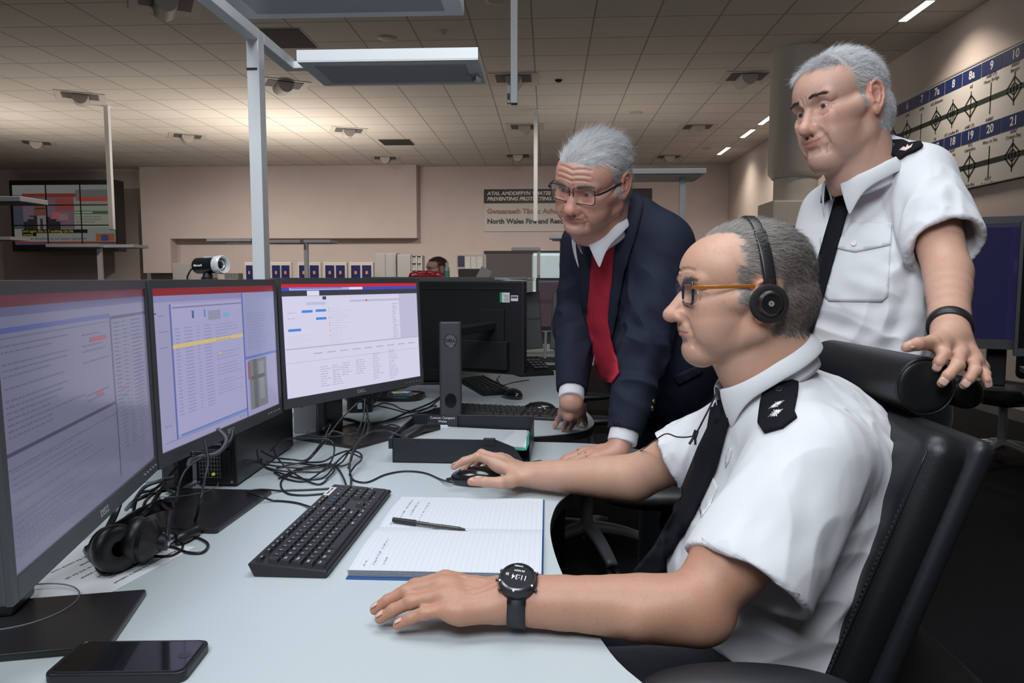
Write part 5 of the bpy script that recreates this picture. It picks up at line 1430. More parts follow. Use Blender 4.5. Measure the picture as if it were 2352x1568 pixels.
desk('large pale blue-grey curved desk in front, carrying the keyboard and three lit monitors',
     [(.62,.02),(.40,.42),(.25,.62),(.11,.811),(.066,.926),(.028,1.098),(.008,1.268),(.010,1.40),(.036,1.525),(.12,1.68),(.25,1.79),(.285,1.87),(.25,1.97),(.15,2.03),(-.02,2.052),(-.40,2.060),(-.80,2.066),(-1.30,2.07),(-1.33,2.05),(-1.33,1.5),(-1.33,.6),(-1.33,.05),(-1.30,0),(-.5,-.01),(.3,-.01)], 5,
     legs=[(-1.25,1.2,.04,.7),(-.3,2.0,.7,.03),(.30,.10,.05,.15),(-.2,1.9,.06,.06)])
desk('pale curved desk behind, under the monitor seen from the back', [(-1.2,2.095),(-.6,2.088),(-.15,2.10),(-.02,2.137),(.096,2.205),(.142,2.29),(.150,2.40),(.13,2.60),(.095,3.0),(.072,3.4),(.06,3.66),(.0,3.70),(-.4,3.70),(-1.2,3.70),(-1.24,3.6),(-1.24,2.2)], 5,
     legs=[(-1.1,2.9,.04,.7),(-.1,3.3,.06,.5),(-.05,2.35,.06,.06)])
# ---------------------------------------------------------------- monitors
BEZ = mat('charcoal monitor plastic', (.062,.067,.073), rough=.4); SCRM = mat('lit screen', attr='Col', emit='attr', estr=1.0, rough=.16, spec=.45); BSE = mat('dark satin base', (.022,.022,.025), rough=.32)
LOGO = mat('silver logo', (.6,.62,.65), rough=.3, metal=.6)
def mon_matrix(v):
    x, y, z, h, t = v; u = Vector((math.cos(h), math.sin(h), 0)); nn = Vector((math.sin(h), -math.cos(h), 0))
    up = Vector((0,0,1))*math.cos(t)-nn*math.sin(t)
    M = Matrix((u, up, u.cross(up))).transposed().to_4x4(); M.translation = Vector((x, y, z)); return M
def monitor(label, v, W, H, rects, tint=(1,1,1), estr=1.0, stand=(.5,.10), base=(.26,.20), bez=(.013,.016,.026), basesh=(0,0), logo='DELL', name='monitor', smat=None, dcol=.12):
    M = mon_matrix(v); cx = M @ Vector((W*stand[0], -H*.55, -.09)); h = v[3]
    r = thing(name, label, 'monitor', (cx.x, cx.y, DT), h); r['mw'] = None
    IM = world_of(r).inverted(); K = IM @ M
    b = BM(); bx(b, 0, W, -H, 0, -.030, -.002, K); build('back_shell', b, BEZ, r, bevel=.004)
    b = BM(); bx(b, W*.22, W*.78, -H*.86, -H*.16, -.055, -.028, K); build('rear_housing', b, BEZ, r, bevel=.006)
    l, t, bt = bez; b = BM()
    for a in ((0,l,-H,0),(W-l,W,-H,0),(l,W-l,-t,0),(l,W-l,-H,-H+bt)): bx(b, a[0], a[1], a[2], a[3], -.004, .0035, K)
    bzo = build('bezel', b, BEZ, r, bevel=.0008, seg=1)
    m = smat or mat('lit screen %.2f' % estr, attr='Col', emit='attr', estr=estr, rough=.16, spec=.35)
    if rects:
        rr = [(a,b_,c,d,tuple(int(q*t_) for q, t_ in zip(col_, tint))) for (a,b_,c,d,col_) in rects]
        screen_mesh('screen', W-2*l, H-t-bt, rr, r, K @ T(l, -t, .0004), m)
    else:
        b = BM(); bx(b, l, W-l, -H+bt, -t, -.003, .0003, K); build('screen', b, mat('dark glass', (.01,.01,.012), rough=.1), r)
    if logo: text_mesh('maker_mark', logo, .0135, LOGO, r, K @ Matrix.Translation((W*.5, -H+bt*.5, .0037)), .0002, 'CENTER', .0003, 1.15)
    b = BM()
    for i in range(5): cyl(b, K @ Vector((W-.02-.016*i, -H+bt*.5, .0036)), K @ Vector((W-.02-.016*i, -H+bt*.5, .0050)), .0017, n=10)
    build('buttons', b, LOGO, r)['kind'] = 'stuff'
    # stand
    q = K @ Vector((W*stand[0], -H*.52, -.055)); b = BM(); bx(b, q.x-.035, q.x+.035, q.y-.0, q.y+.055, q.z-.05, q.z+.05); build('hinge', b, MB, r, bevel=.006)
    b = BM(); y0 = q.y+.045; bx(b, q.x-.036, q.x+.036, y0, y0+.035, .009, q.z+.07); col = build('column', b, BSE, r, bevel=.006)
    b = BM(); prism(b, rrect(base[0], base[1], .006, 4, q.x+basesh[0], y0-.03+basesh[1]), .0, .009); build('base', b, BSE, r, bevel=.002)
    b = BM(); tube(b, [(q.x+dcol*math.cos(a)*.62, y0+.01+dcol*math.sin(a)*.62, .0092) for a in [2*math.pi*i/40 for i in range(40)]], .0012, 5, closed=True); build('swivel_ring', b, mat('satin rim', (.2,.2,.22), rough=.25), r)
    return r
rg = random.Random(11)
def textlines(x0, x1, y0, y1, n, c, dens=.8, w=.006, jit=.0):
    out = []
    for i in range(n):
        y = y0+(y1-y0)*(i+.5)/n; x = x0
        if rg.random() > dens: continue
        L = x0+(x1-x0)*rg.uniform(.45, 1)
        while x < L:
            ww = min(rg.uniform(.008,.03), L-x); out.append((x, y-w/2, x+ww, y+w/2, c)); x += ww+.005
    return out
# right lit monitor (brightest)
S3 = [(0,0,1,1,(218,216,240)),(0,0,1,.030,(205,45,50)),(0,.030,1,.060,(70,80,185)),(.05,.033,.45,.057,(170,175,225)),(.45,.033,.55,.057,(225,225,245)),(0,.060,1,.108,(62,62,72)),(.16,.062,.24,.106,(225,225,240)),(.0,.108,.004,1,(120,130,240)),
      (.06,.035,.40,.045,(120,120,200)),(.0,.108,.84,.13,(214,212,238)),(.84,.108,1,.565,(196,194,220)),(.26,.115,.285,.145,(70,75,100)),(.45,.155,.84,.175,(190,192,215)),(.57,.155,.58,.172,(200,70,80)),(.15,.165,.28,.19,(190,198,225)),
      (.12,.235,.19,.258,(75,140,225)),(.21,.232,.28,.255,(75,140,225)),(.21,.305,.28,.328,(75,140,225)),(.03,.395,.11,.418,(75,140,225)),(.0,.565,1,.577,(185,185,208)),(.0,.69,1,.70,(205,204,228))]
S3 += textlines(.03,.11,.23,.33,2,(190,192,215),1,.008)+textlines(.31,.46,.22,.56,15,(198,198,220),1,.005)+textlines(.78,.83,.2,.56,18,(175,175,200),1,.007)+textlines(.03,.20,.45,.56,5,(205,205,228),1,.005)
for i in range(15): S3.append((.295,.222+i*.0227,.303,.230+i*.0227,[(120,220,120),(240,200,100),(240,120,120)][0 if i < 2 else (2 if i in (4,6,7,9,11) else 1)]))
for x0, n, y0 in ((.22,9,.75),(.30,9,.75),(.37,6,.74),(.47,7,.73),(.60,12,.69),(.73,14,.67)): S3 += textlines(x0, x0+.08, y0, y0+n*.022, n, (170,170,192), 1, .006)
S3 += [(.18+.09*i,.625,.24+.09*i,.635,(180,180,202)) for i in range(9)]
S2 = [(0,0,1,1,(148,147,180)),(0,0,1,.045,(128,40,46)),(0,.045,1,.085,(130,130,172)),(.11,.10,.68,.93,(158,156,192)),(.10,.10,.112,.95,(95,105,160)),(.66,.05,.672,1,(90,100,170)),(.672,.05,1,.54,(140,142,178)),(.672,.54,1,.56,(95,110,180)),
      (.11,.355,.66,.38,(200,180,120)),(.12,.118,.66,.128,(120,122,155)),(.37,.16,.47,.225,(138,140,165)),(.49,.185,.54,.215,(115,160,205)),(.25,.15,.265,.20,(60,100,150)),(.34,.15,.35,.20,(80,120,170)),(.0,.56,.0,.56,(0,0,0)),
      (.70,.57,.88,.96,(112,118,125)),(.74,.57,.78,.96,(95,98,102)),(.80,.60,.85,.90,(130,134,140)),(.72,.70,.86,.73,(90,92,96)),(.69,.58,.71,.72,(140,90,90)),(.13,.93,.66,.945,(100,125,180)),(.03,.95,.66,.955,(110,120,165)),(.0,.15,.02,.155,(0,0,0))]
S2 += textlines(.03,.09,.12,.9,8,(120,120,150),.6,.006)
for x0, x1 in ((.13,.16),(.19,.25),(.28,.30),(.33,.39)): 
    for i in range(26):
        if abs(.26+i*.022-.367) > .015: S2 += [(x0, .255+i*.022, x1-rg.random()*.008, .260+i*.022, (132,131,163))]
S2 += textlines(.42,.64,.25,.76,23,(138,137,169),.8,.006)+textlines(.70,.90,.20,.5,14,(125,130,160),.8,.006)+[(.44,.46,.455,.47,(190,200,60)),(.58,.965,.60,.98,(130,135,170)),(.61,.965,.63,.98,(130,135,170))]
S1 = [(0,0,1,1,(100,100,122)),(0,0,1,.042,(84,46,52)),(0,.042,1,.075,(80,82,112)),(.0,.115,.66,.135,(70,78,125)),(.0,.150,.66,.156,(86,88,110)),(.66,.13,1,.145,(55,57,75)),(.660,.13,.668,.95,(62,66,92)),(.0,.56,.66,.575,(60,64,84)),(.50,.215,.62,.236,(130,58,62)),(.52,.475,.57,.495,(140,60,65)),(.74,.51,.76,.522,(140,60,65)),(.74,.548,.765,.558,(60,75,70)),(.0,.62,.66,.625,(84,85,108))]
S1 += textlines(.02,.45,.17,.54,17,(82,84,106),.85,.006)+textlines(.45,.64,.16,.54,15,(84,86,108),.5,.006)+textlines(.02,.60,.62,.95,14,(88,89,110),.6,.006)
for x0, x1 in ((.70,.75),(.78,.82),(.86,.97)): 
    for i in range(32): S1 += [(x0, .165+i*.021, x1-rg.random()*.02, .170+i*.021, (84,86,108))]
m3 = monitor('lit monitor on the right of the three, brightest and almost white, wallpapered with tables', (-.685,1.831,1.1925,1.0565,.045), .56, .336, S3, (1,1,1), .92, base=(.26,.24), basesh=(.02,-.04))
m2 = monitor('lit lilac monitor in the middle of the three with a yellow highlighted row', (-.6956,1.2471,1.1886,1.5419,.023), .56, .336, S2, (1,1,1), 1.0, base=(.25,.20), basesh=(-.13,-.065))
m1 = monitor('dim grey-lilac monitor nearest at far left, cut by the frame', (-.5596,.7049,1.1885,1.8216,.022), .56, .336, S1, (1,1,1), 1.0, base=(.17,.24), basesh=(-.06,.0))
# monitor seen from the back
TRp = P(1203,646,2.60); dr = Vector((P(961,647,2.79)-TRp)); dr.z = 0; dr.normalize(); hb_ = math.atan2(dr.y, dr.x)
# its screen faces away: x axis runs right->left as seen
rm = thing('monitor', 'black monitor seen from behind, with green and barcode stickers on its back', 'monitor', (TRp.x, TRp.y, DT), hb_)
IM = world_of(rm).inverted()
Wm, Hm = .557, .335; z1 = TRp.z-DT
b = BM(); bx(b, 0, Wm, -.030, 0, z1-Hm, z1); build('back_shell', b, mat('black monitor back', (.012,.012,.014), rough=.42), rm, bevel=.004)
# camera side is +y or -y of the local frame
sgn = 1 if (IM @ CAMP).y > 0 else -1
def rb(x0, x1, a, c, z0_, z1_, nm, m, bev=.002):
    b = BM(); bx(b, x0, x1, min(a*sgn, c*sgn) if sgn > 0 else min(a*sgn, c*sgn)-.03*0, max(a*sgn, c*sgn), z0_, z1_); return build(nm, b, m, rm, bevel=bev)
yo = .0 if sgn > 0 else .030
rb(Wm*.10, Wm*.62, yo, yo+.028, z1-Hm+.02, z1-Hm+.12, 'lower_housing', mat('black monitor back'))
rb(.045, Wm-.045, yo, yo+.003, z1-.030, z1-.024, 'vent_line', MB)
rb(.055, .085, yo, yo+.0012, z1-.075, z1-.040, 'test_sticker', mat('white sticker', (.7,.72,.72)), 0)
rb(.085, .094, yo, yo+.0013, z1-.075, z1-.040, 'green_sticker_edge', mat('green sticker', (.03,.35,.15)), 0)
rb(.022, .050, yo, yo+.0012, z1-.070, z1-.050, 'barcode_sticker', mat('white sticker'), 0)
b = BM()
for i in range(12): bx(b, .024+i*.002, .0250+i*.002+.0006*(i % 3), *(sorted((sgn*(yo+.0012), sgn*(yo+.0018)))), z1-.060, z1-.053)
build('barcode', b, MB, rm)
for i in range(5): rb(.058, .080-.003*(i % 3), yo+.0012, yo+.0016, z1-.050-.005*i, z1-.0485-.005*i, 'sticker_line', mat('grey print', (.2,.2,.2)), 0)
# stand of this monitor
cA, cB = P(1022,742,2.36), G(1036,962)
sx_ = (IM @ Vector((cB.x, cB.y, DT))); 
b = BM(); prism(b, rrect(.072, .048, .010, 4), 0, P(1022,740,2.36).z-DT, T(sx_.x, sx_.y, 0) @ RZ(-hb_+R(6))); stc = build('stand_column', b, mat('satin column', (.055,.057,.062), rough=.35), rm, bevel=.003)
ztop = P(1022,740,2.36).z-DT
b = BM(); v0 = Vector((sx_.x, sx_.y, ztop-.035)); v1 = Vector((sx_.x, .0 if sgn < 0 else .0, ztop-.030)); v1.y = sgn*yo; v1.x = sx_.x; tube(b, [v0, v1], .02, 6, flat=(1,.8)); build('stand_arm', b, MB, rm)
rb(sx_.x-.05, sx_.x+.05, yo, yo+.012, ztop-.09, ztop+.03, 'mount_plate', mat('black monitor back'))
b = BM(); prism(b, rrect(.24,.18,.012,4), 0, .012, T(sx_.x, sx_.y-sgn*.03, 0)); build('base', b, BSE, rm, bevel=.002)
cf = world_of(rm) @ Vector((sx_.x, sx_.y, 0)); fc = T(cf.x, cf.y, DT) @ RZ(R(6))
MR = fc @ Matrix(((1,0,0,0),(0,0,-1,-.0245),(0,1,0,ztop-.060),(0,0,0,1)))
b = BM(); tube(b, [IM @ (MR @ Vector((.020*math.cos(a), .020*math.sin(a), .0008))) for a in [2*math.pi*i/36 for i in range(36)]], .0010, 5, closed=True); build('badge_ring', b, mat('dark logo', (.01,.01,.012), rough=.2), rm)
b = BM(); prism(b, [(.019*math.cos(2*math.pi*i/36), .019*math.sin(2*math.pi*i/36)) for i in range(36)], 0, .0006, IM @ MR); build('badge_disc', b, mat('badge grey', (.16,.17,.18), rough=.3, metal=.5), rm)
text_mesh('maker_mark', 'DELL', .0135, mat('dark logo'), rm, IM @ MR @ T(0,0,.0009), .0002, 'CENTER', .0004, 1.1)
MR2 = fc @ Matrix(((1,0,0,0),(0,0,-1,-.0242),(0,1,0,.065),(0,0,0,1)))
b = BM(); prism(b, [(.019*math.cos(2*math.pi*i/30), .024*math.sin(2*math.pi*i/30)) for i in range(30)], 0, .0008, IM @ MR2); build('cable_hole', b, mat('dark logo'), rm)
# ---------------------------------------------------------------- webcam
wc = thing('webcam', 'small black webcam with silver lens ring on top of the middle monitor', 'webcam')
wp = P(484, 626, 1.60); wc.matrix_basis = T(wp.x, wp.y, wp.z); 
axw = Vector((1.0,-.38,.03)).normalized(); IW = world_of(wc).inverted(); c0 = P(462,610,1.62); c1 = c0+axw*.052
LW = lambda v: IW @ Vector(v)
b = BM(); cyl(b, LW(c0-axw*.012), LW(c1), .0175, n=28); build('body', b, mat('webcam black', (.012,.012,.013), rough=.25), wc, bevel=.003, auto=40)
b = BM(); x_, y_, d_ = frame(axw); Mr = Matrix((x_, y_, d_)).transposed().to_4x4(); Mr.translation = c1; lathe(b, [(.0165,-.004),(.0200,-.004),(.0205,.010),(.0185,.014),(.0150,.012),(.0140,.0)], 32, IW @ Mr); build('lens_ring', b, mat('silver plastic', (.75,.77,.78), rough=.25, metal=.3), wc, auto=45)
b = BM(); lathe(b, [(0,.004),(.010,.004),(.0145,.002)], 24, IW @ Mr); build('lens', b, mat('camera lens glass', (.01,.01,.015), rough=.03, coat=1), wc, auto=40)
b = BM(); lathe(b, [(.0108,.0042),(.0098,.0062),(.0085,.0042)], 24, IW @ Mr); build('lens_rim', b, mat('silver plastic'), wc, auto=40)
b = BM(); cyl(b, LW(c0+axw*.018+Vector((0,0,-.014))), LW(c0+axw*.018+Vector((0,0,-.028))), .008, .012, 16); build('neck', b, MB, wc)
bs = c0+axw*.018+Vector((0,0,-.030)); b = BM(); tube(b, [LW(bs+Vector((.012,-.03,0))), LW(bs+Vector((-.004,.03,0)))], .012, 5, flat=(1,.35)); build('clip', b, mat('webcam black'), wc)
b = BM(); tube(b, catmull([LW(bs+Vector((.012,-.03,-.001))), LW(bs+Vector((.018,-.03,-.006))), LW(bs+Vector((.018,-.03,-.014)))], 4), .006, 4, flat=(1,.5)); build('clip_hook', b, MB, wc)
Mt = Matrix((axw, Vector((0,0,1))-axw*axw.z, axw.cross(Vector((0,0,1))))).transposed().to_4x4(); Mt.translation = c0+axw*.008+axw.cross(Vector((0,0,1))).normalized()*.0172
text_mesh('maker_mark', 'Microsoft', .0062, mat('white print', (.8,.8,.8)), wc, IW @ Mt, .0004, 'CENTER', .0002)
b = BM(); tube(b, catmull([LW(c0-axw*.012), LW(P(440,618,1.62)), LW(P(432,632,1.63)), LW(P(431,648,1.66)), LW(P(440,760,1.68))], 6), .0019, 6); build('cable', b, MB, wc, smooth=True)
b = BM(); tube(b, [LW(c0+axw*.014+Vector((0,0,.0165))), LW(c0+axw*.040+Vector((0,0,.0165)))], .006, 4, flat=(1,.4)); build('top_button', b, mat('silver plastic'), wc)
# ---------------------------------------------------------------- keyboards
KEYM = mat('key black', (.017,.018,.020), rough=.42); KBM = mat('keyboard black', (.014,.014,.016), rough=.38); LEG = mat('key print', (.62,.66,.72)); LEGB = mat('key print blue', (.05,.25,.55))
def keyboard(label, M, keys=True, legends=True, name='keyboard', L=.442, D=.127):
    kb = thing(name, label, 'keyboard', mtx=M)
    b = BM(); prof = [(-D/2+.004,0),(-D/2,.008),(-D/2+.003,.012),(D/2-.004,.022),(D/2,.020),(D/2-.010,.0)]
    va = [b.verts.new((-L/2, y, z)) for y, z in prof]; vb = [b.verts.new((L/2, y, z)) for y, z in prof]
    b.faces.new(va[::-1]); b.faces.new(vb); n = len(prof)
    for i in range(n): b.faces.new((va[i], va[(i+1)%n], vb[(i+1)%n], vb[i]))
    build('case', b, KBM, kb, bevel=.0025)
    u = .0186; slope = math.atan(.010/(D-.01))
    def key(x, y, w, h, t, blue=False, sz=.0048):
        zz = .0122+(y+D/2-.003)*math.tan(slope)
        b = BM(); Mk = T(x, y, zz) @ RX(slope)
        W2, H2 = w/2-.0012, h/2-.0012; bz, tz = -.0005, .0040; i_ = .0016
        lo_ = [(-W2,-H2,bz),(W2,-H2,bz),(W2,H2,bz),(-W2,H2,bz)]; hi_ = [(-W2+i_,-H2+i_,tz),(W2-i_,-H2+i_,tz),(W2-i_,H2-i_,tz),(-W2+i_,H2-i_,tz)]
        A_ = [b.verts.new(Mk @ Vector(v)) for v in lo_]; B_ = [b.verts.new(Mk @ Vector(v)) for v in hi_]
        b.faces.new(B_)
        for i in range(4): b.faces.new((A_[i], A_[(i+1)%4], B_[(i+1)%4], B_[i]))
        me = bpy.data.meshes.new('key'); bmesh.ops.recalc_face_normals(b, faces=b.faces); b.to_mesh(me); b.free()
        o = link_mesh('key', me, [KEYM, LEGB if blue else LEG], kb)
        if legends and t:
            if t not in _txt_cache:
                tm = text_mesh('t', t, sz, None, None, Matrix.Identity(4), .0001, 'CENTER', .00012); _txt_cache[t] = tm.data; bpy.data.objects.remove(tm)
            b = BM(); b.from_mesh(_txt_cache[t]); off = Vector((-W2+.0055, H2-.0058, tz+.0002)) if len(t) < 3 else Vector((0, H2-.006, tz+.0002))
            for v in b.verts: v.co = Mk @ (v.co+off)
            for f in b.faces: f.material_index = 1
            b.from_mesh(me); 
            b.to_mesh(me); b.free()
            nk = 5
    if not keys: return kb
    x0 = -L/2+.010; ys = [-D/2+.017+i*u for i in range(5)]; yf = ys[4]+u+.003
    rows = [[('Ctrl',1.25),('Win',1.25),('Alt',1.25),('',6.25),('AltGr',1.25),('Fn',1.25),('Menu',1.25),('Ctrl',1.25)],
            [('Shift',1.25)]+[(c,1) for c in '\\ZXCVBNM,./']+[('Shift',2.75)],
            [('Caps',1.75)]+[(c,1) for c in "ASDFGHJKL;'#"]+[('Enter',1.25)],
            [('Tab',1.5)]+[(c,1) for c in 'QWERTYUIOP[]']+[('Enter',1.5)],
            [(c,1) for c in '`1234567890-=']+[('Back',2)]]
    for ry, row in zip(ys, rows):
        x = x0
        for t, w in row: key(x+w*u/2, ry, w*u, u, t, t in ('Fn',)); x += w*u
    fx = [0]+[1.75+i+.4*(i//4) for i in range(12)]
    for i, f in enumerate(fx): key(x0+(f+.5)*u, yf, u, u*.62, 'Esc' if i == 0 else 'F%d' % i, i in (8,9,10,11), .0038)
    nx = x0+15.3*u
    for i, t in enumerate(('PrtSc','ScrLk','Pause')): key(nx+(i+.5)*u, yf, u, u*.62, t, False, .003)
    for j, r_ in enumerate((('Del','End','PgDn'),('Ins','Home','PgUp'))):
        for i, t in enumerate(r_): key(nx+(i+.5)*u, ys[3+j], u, u, t, True, .0036)
    for i, t in enumerate(('<','v','>')): key(nx+(i+.5)*u, ys[0], u, u, t)
    key(nx+1.5*u, ys[1], u, u, '^')
    px = nx+3.35*u
    for j, r_ in enumerate((('0',None,'.'),('1','2','3'),('4','5','6'),('7','8','9'),('Num','/','*'))):
        for i, t in enumerate(r_):
            if t: key(px+((i+.5) if t != '0' else 1)*u, ys[j], u*(2 if t == '0' else 1), u, t, False, .0048 if len(t) < 3 else .0036)
    key(px+3.5*u, ys[4], u, u, '-'); key(px+3.5*u, ys[2]+u/2, u, 2*u, '+'); key(px+3.5*u, ys[0]+u/2, u, 2*u, 'Enter', False, .0036)
    return kb
# keyboard x axis runs away from the viewer (+Y), its upper edge faces the monitors (-X)
kM = basis((-.397,1.304,DT), (.012,1,0), (-1,.012,0))
kb = keyboard('full-size black keyboard in front of the open notebook, with a white asset sticker', kM)
b = BM(); zq = .0212; bx(b, .140, .196, .0475, .0605, zq-.001, zq+.0008); st_ = build('asset_sticker', b, mat('white sticker'), kb)
text_mesh('asset_number', 'W5RPTS J2380', .0068, MB, kb, T(.168, .054, zq+.0010), .0001, 'CENTER', .0001)
# ---------------------------------------------------------------- cables
CABM = mat('black cable', (.013,.013,.015), rough=.35); CABG = mat('grey cable', (.06,.062,.066), rough=.4)
def cable(label, pts, r=.0023, m=CABM, group='loose cables on the desk', k=8, plug=None):
    """pts: (px, py, height above the desk) or ready vectors"""
    W_ = []
    for p in pts:
        W_.append(p if isinstance(p, Vector) else G(p[0], p[1], DT+max(p[2], r)))
    o0 = W_[0]; b = BM(); sm = catmull([p-o0 for p in W_], k)
    for q in sm: q.z = max(q.z, DT+r+.0002-o0.z)
    tube(b, sm, r, 8)
    o = build('cable', b, m, None, smooth=True); o.location = o0
    tag(o, label, 'cable'); return o
cable('mouse cable waving from the cable tangle to the mouse under the far hand', [(1036,1107,.012),(1022,1104,.009),(1008,1099,.003),(975,1086,.001),(930,1082,.001),(885,1090,.001),(845,1107,.001),(815,1104,.001),(804,1085,.01),(806,1050,.04),(822,1015,.07),(852,992,.09),(890,990,.10),(930,1005,.085),(962,1018,.07)])
cable('cable from keyboard end rising behind the sticker and up to the tangle', [(806,1120,.015),(806,1095,.004),(803,1088,.01),(815,1070,.02),(830,1055,.02),(826,1040,.03),(800,1035,.03),(770,1045,.03),(740,1060,.02),(700,1062,.01),(660,1068,.006),(635,1075,.004)])
cable('thin cable crossing the middle base to the keyboard', [(722,1168,.012),(700,1160,.003),(670,1153,.001),(630,1150,.001),(600,1140,.014),(575,1133,.016),(570,1128,.016),(600,1124,.014),(650,1127,.001),(700,1125,.001),(757,1122,.001)])
cable('looped cable right of the middle base, ending at the keyboard', [(795,1115,.015),(788,1095,.008),(775,1075,.004),(755,1065,.004),(700,1075,.004),(655,1095,.003),(645,1115,.002),(660,1133,.001),(700,1137,.001),(760,1132,.001)])
loops = [
 [(600,1040,.03),(605,1070,.02),(640,1085,.006),(700,1100,.003),(745,1095,.004),(775,1060,.02),(800,1040,.03),(828,1050,.02)],
 [(628,1030,.05),(640,1055,.04),(680,1090,.01),(730,1112,.003),(755,1095,.006),(768,1075,.01),(740,1068,.01),(690,1075,.006),(640,1098,.004)],
 [(622,1035,.06),(650,1010,.09),(700,1007,.10),(755,1010,.10),(768,1030,.08),(760,1060,.03),(735,1085,.01),(700,1105,.003),(660,1100,.003),(630,1085,.004)],
 [(720,1045,.03),(750,1010,.08),(765,990,.10),(800,1000,.09),(835,1003,.07),(846,980,.07),(842,950,.07)],
 [(842,930,.10),(846,960,.08),(850,985,.05),(830,1010,.05),(812,1040,.03),(800,1065,.008),(760,1070,.006),(680,1064,.006),(610,1060,.02)],
 [(508,1040,.07),(560,1055,.05),(620,1068,.02),(690,1075,.006),(740,1072,.006),(780,1065,.01),(800,1040,.03)],
 [(600,1035,.06),(630,1050,.05),(670,1055,.05),(700,1057,.04),(720,1040,.04),(742,1010,.07),(760,975,.10)],
 [(590,1030,.07),(600,1065,.03),(640,1080,.01),(700,1083,.004),(745,1080,.004),(790,1045,.03),(826,1010,.05),(842,960,.08)]]
nm = ['widest flat loop','low loop reaching towards the keyboard','tall loop arching over the tangle','strand curving up to the right monitor stand','strand rising to the right of the right stand','strand running from the black computer','strand rising behind the right stand','long lower strand sweeping right']
for l, n_ in zip(loops, nm): cable('black cable between the stands, '+n_, l, .0021)
cable('bundle cable running right towards the hole of the rear monitor column', [(742,985,.06),(770,965,.04),(800,962,.02),(850,975,.01),(900,962,.01),(940,945,.02),(990,925,.04),(1020,905,.05),(1030,900,.05)], .0034)
cable('second cable beside it into the rear column hole', [(760,940,.06),(780,960,.02),(830,970,.01),(880,968,.01),(940,955,.01),(985,935,.03),(1015,912,.05)], .0026)
cable('thin cable weaving over the rear desk left of the column', [(835,930,.02),(870,932,.004),(905,940,.002),(940,948,.002),(975,938,.003),(1003,932,.01),(985,948,.003),(1000,960,.003)], .002)
cable('thin cable weaving over the rear desk near the sticky notes', [(850,945,.003),(858,935,.003),(880,925,.003),(905,930,.003),(925,940,.003),(960,943,.003),(1000,930,.004)], .002)
cable('long cable running under the right monitor from the rear desk', [(812,935,.09),(835,915,.08),(860,925,.05),(880,900,.05),(930,890,.04),(975,870,.04)], .0028)
cable('cable looping on the base in front of the rear desk edge', [(812,985,.06),(835,1000,.03),(870,985,.01),(900,975,.004),(930,985,.004),(950,990,.004)], .002)
# vertical ones around the right stand
cable('cable hanging from the right monitor past its stand', [P(822,925,1.95), P(790,955,1.93), P(765,985,1.9), P(745,1010,1.88), P(720,1045,1.83), G(700,1062,DT+.004)], .0022)
cable('cable hanging steeply from the right monitor to the tangle', [P(838,915,2.0), P(836,950,1.98), P(825,985,1.95), P(815,1010,1.9), P(808,1045,1.82), G(800,1075,DT+.004)], .0022)
cable('grey cable behind the middle stand, left side', [P(500,985,1.45), P(520,1010,1.44), P(500,1040,1.42), P(460,1048,1.40), P(438,1055,1.38), P(432,1070,1.36)], .0042, CABG)
cable('thick cable arching from the middle monitor to the black computer', [P(535,985,1.50), P(530,1010,1.48), P(505,1035,1.45), P(478,1040,1.43), P(440,1040,1.38)], .0038)
cable('cable from the middle monitor down its stand', [P(470,1010,1.42), P(478,1060,1.38), P(470,1100,1.35), P(460,1150,1.30), G(445,1200,DT+.004), G(410,1230,DT+.004), G(360,1240,DT+.004)], .0026)
cable('thin cable curving over the middle stand', [P(465,1050,1.36), P(430,1075,1.33), P(412,1110,1.30), P(405,1150,1.27), G(400,1190,DT+.005), G(410,1215,DT+.004)], .002)
for i, (a, c, d, e) in enumerate([((300,1165),(330,1120),(365,1105),(400,1095)),((305,1180),(320,1135),(360,1120),(408,1070)),((290,1170),(310,1150),(360,1130),(410,1120)),((325,1190),(335,1150),(370,1125),(400,1130)),((310,1200),(340,1170),(360,1140),(380,1110)),((355,1130),(375,1160),(390,1170),(400,1160))]):
    cable('cable in the bunch left of the middle stand, '+['topmost','second','lowest left','inner','outermost','short'][i]+' strand', [(a[0],a[1],.01),(c[0],c[1],.05),(d[0],d[1],.06),(e[0],e[1],.07)], .0030 if i % 2 else .0038, CABG if i in (0,3) else CABM)
# ---------------------------------------------------------------- computers
pc = thing('computer_tower', 'black desktop computer lying behind the middle monitor, vented rear towards the viewer', 'computer', (-.80, 1.60, DT))
PCM = mat('computer black', (.013,.013,.015), rough=.35); GRL = mat('perforated steel', (.32,.33,.35), rough=.35, metal=.7)
g0 = G(473,1108); g1 = G(545,1118); g2 = G(690,1015); wdt = (g1-g0).length; fx = (g1-g0).normalized(); fy = Vector((g2.x-g1.x, g2.y-g1.y, 0)); dep = min(.40, fy.length); fy.normalize()
pc.matrix_basis = basis(g1-Vector((fy.y,-fy.x,0))*wdt, Vector((fy.y,-fy.x,0)), fy); dep = .39
b = BM(); bx(b, 0, wdt, 0, dep, .004, .145); build('case', b, PCM, pc, bevel=.003)
b = BM(); bx(b, .006, wdt-.006, -.002, .001, .012, .138); build('rear_plate', b, mat('dark steel', (.03,.03,.033), rough=.4, metal=.5), pc)
b = BM()
for i in range(8):
    x = .010+(wdt-.045)*i/7; bx(b, x-.0008, x+.0008, -.004, -.002, .022, .085)
for k in range(8):
    z = .022+.063*k/7; bx(b, .010, wdt-.035, -.004, -.002, z-.0008, z+.0008)
for k in range(3): bx(b, .010, wdt-.03, -.006, -.002, .095+k*.014, .10+k*.014)
build('vent_grille', b, GRL, pc)
b = BM(); bx(b, wdt-.030, wdt-.012, -.006, -.002, .04, .085); build('lock_panel', b, PCM, pc, bevel=.001)
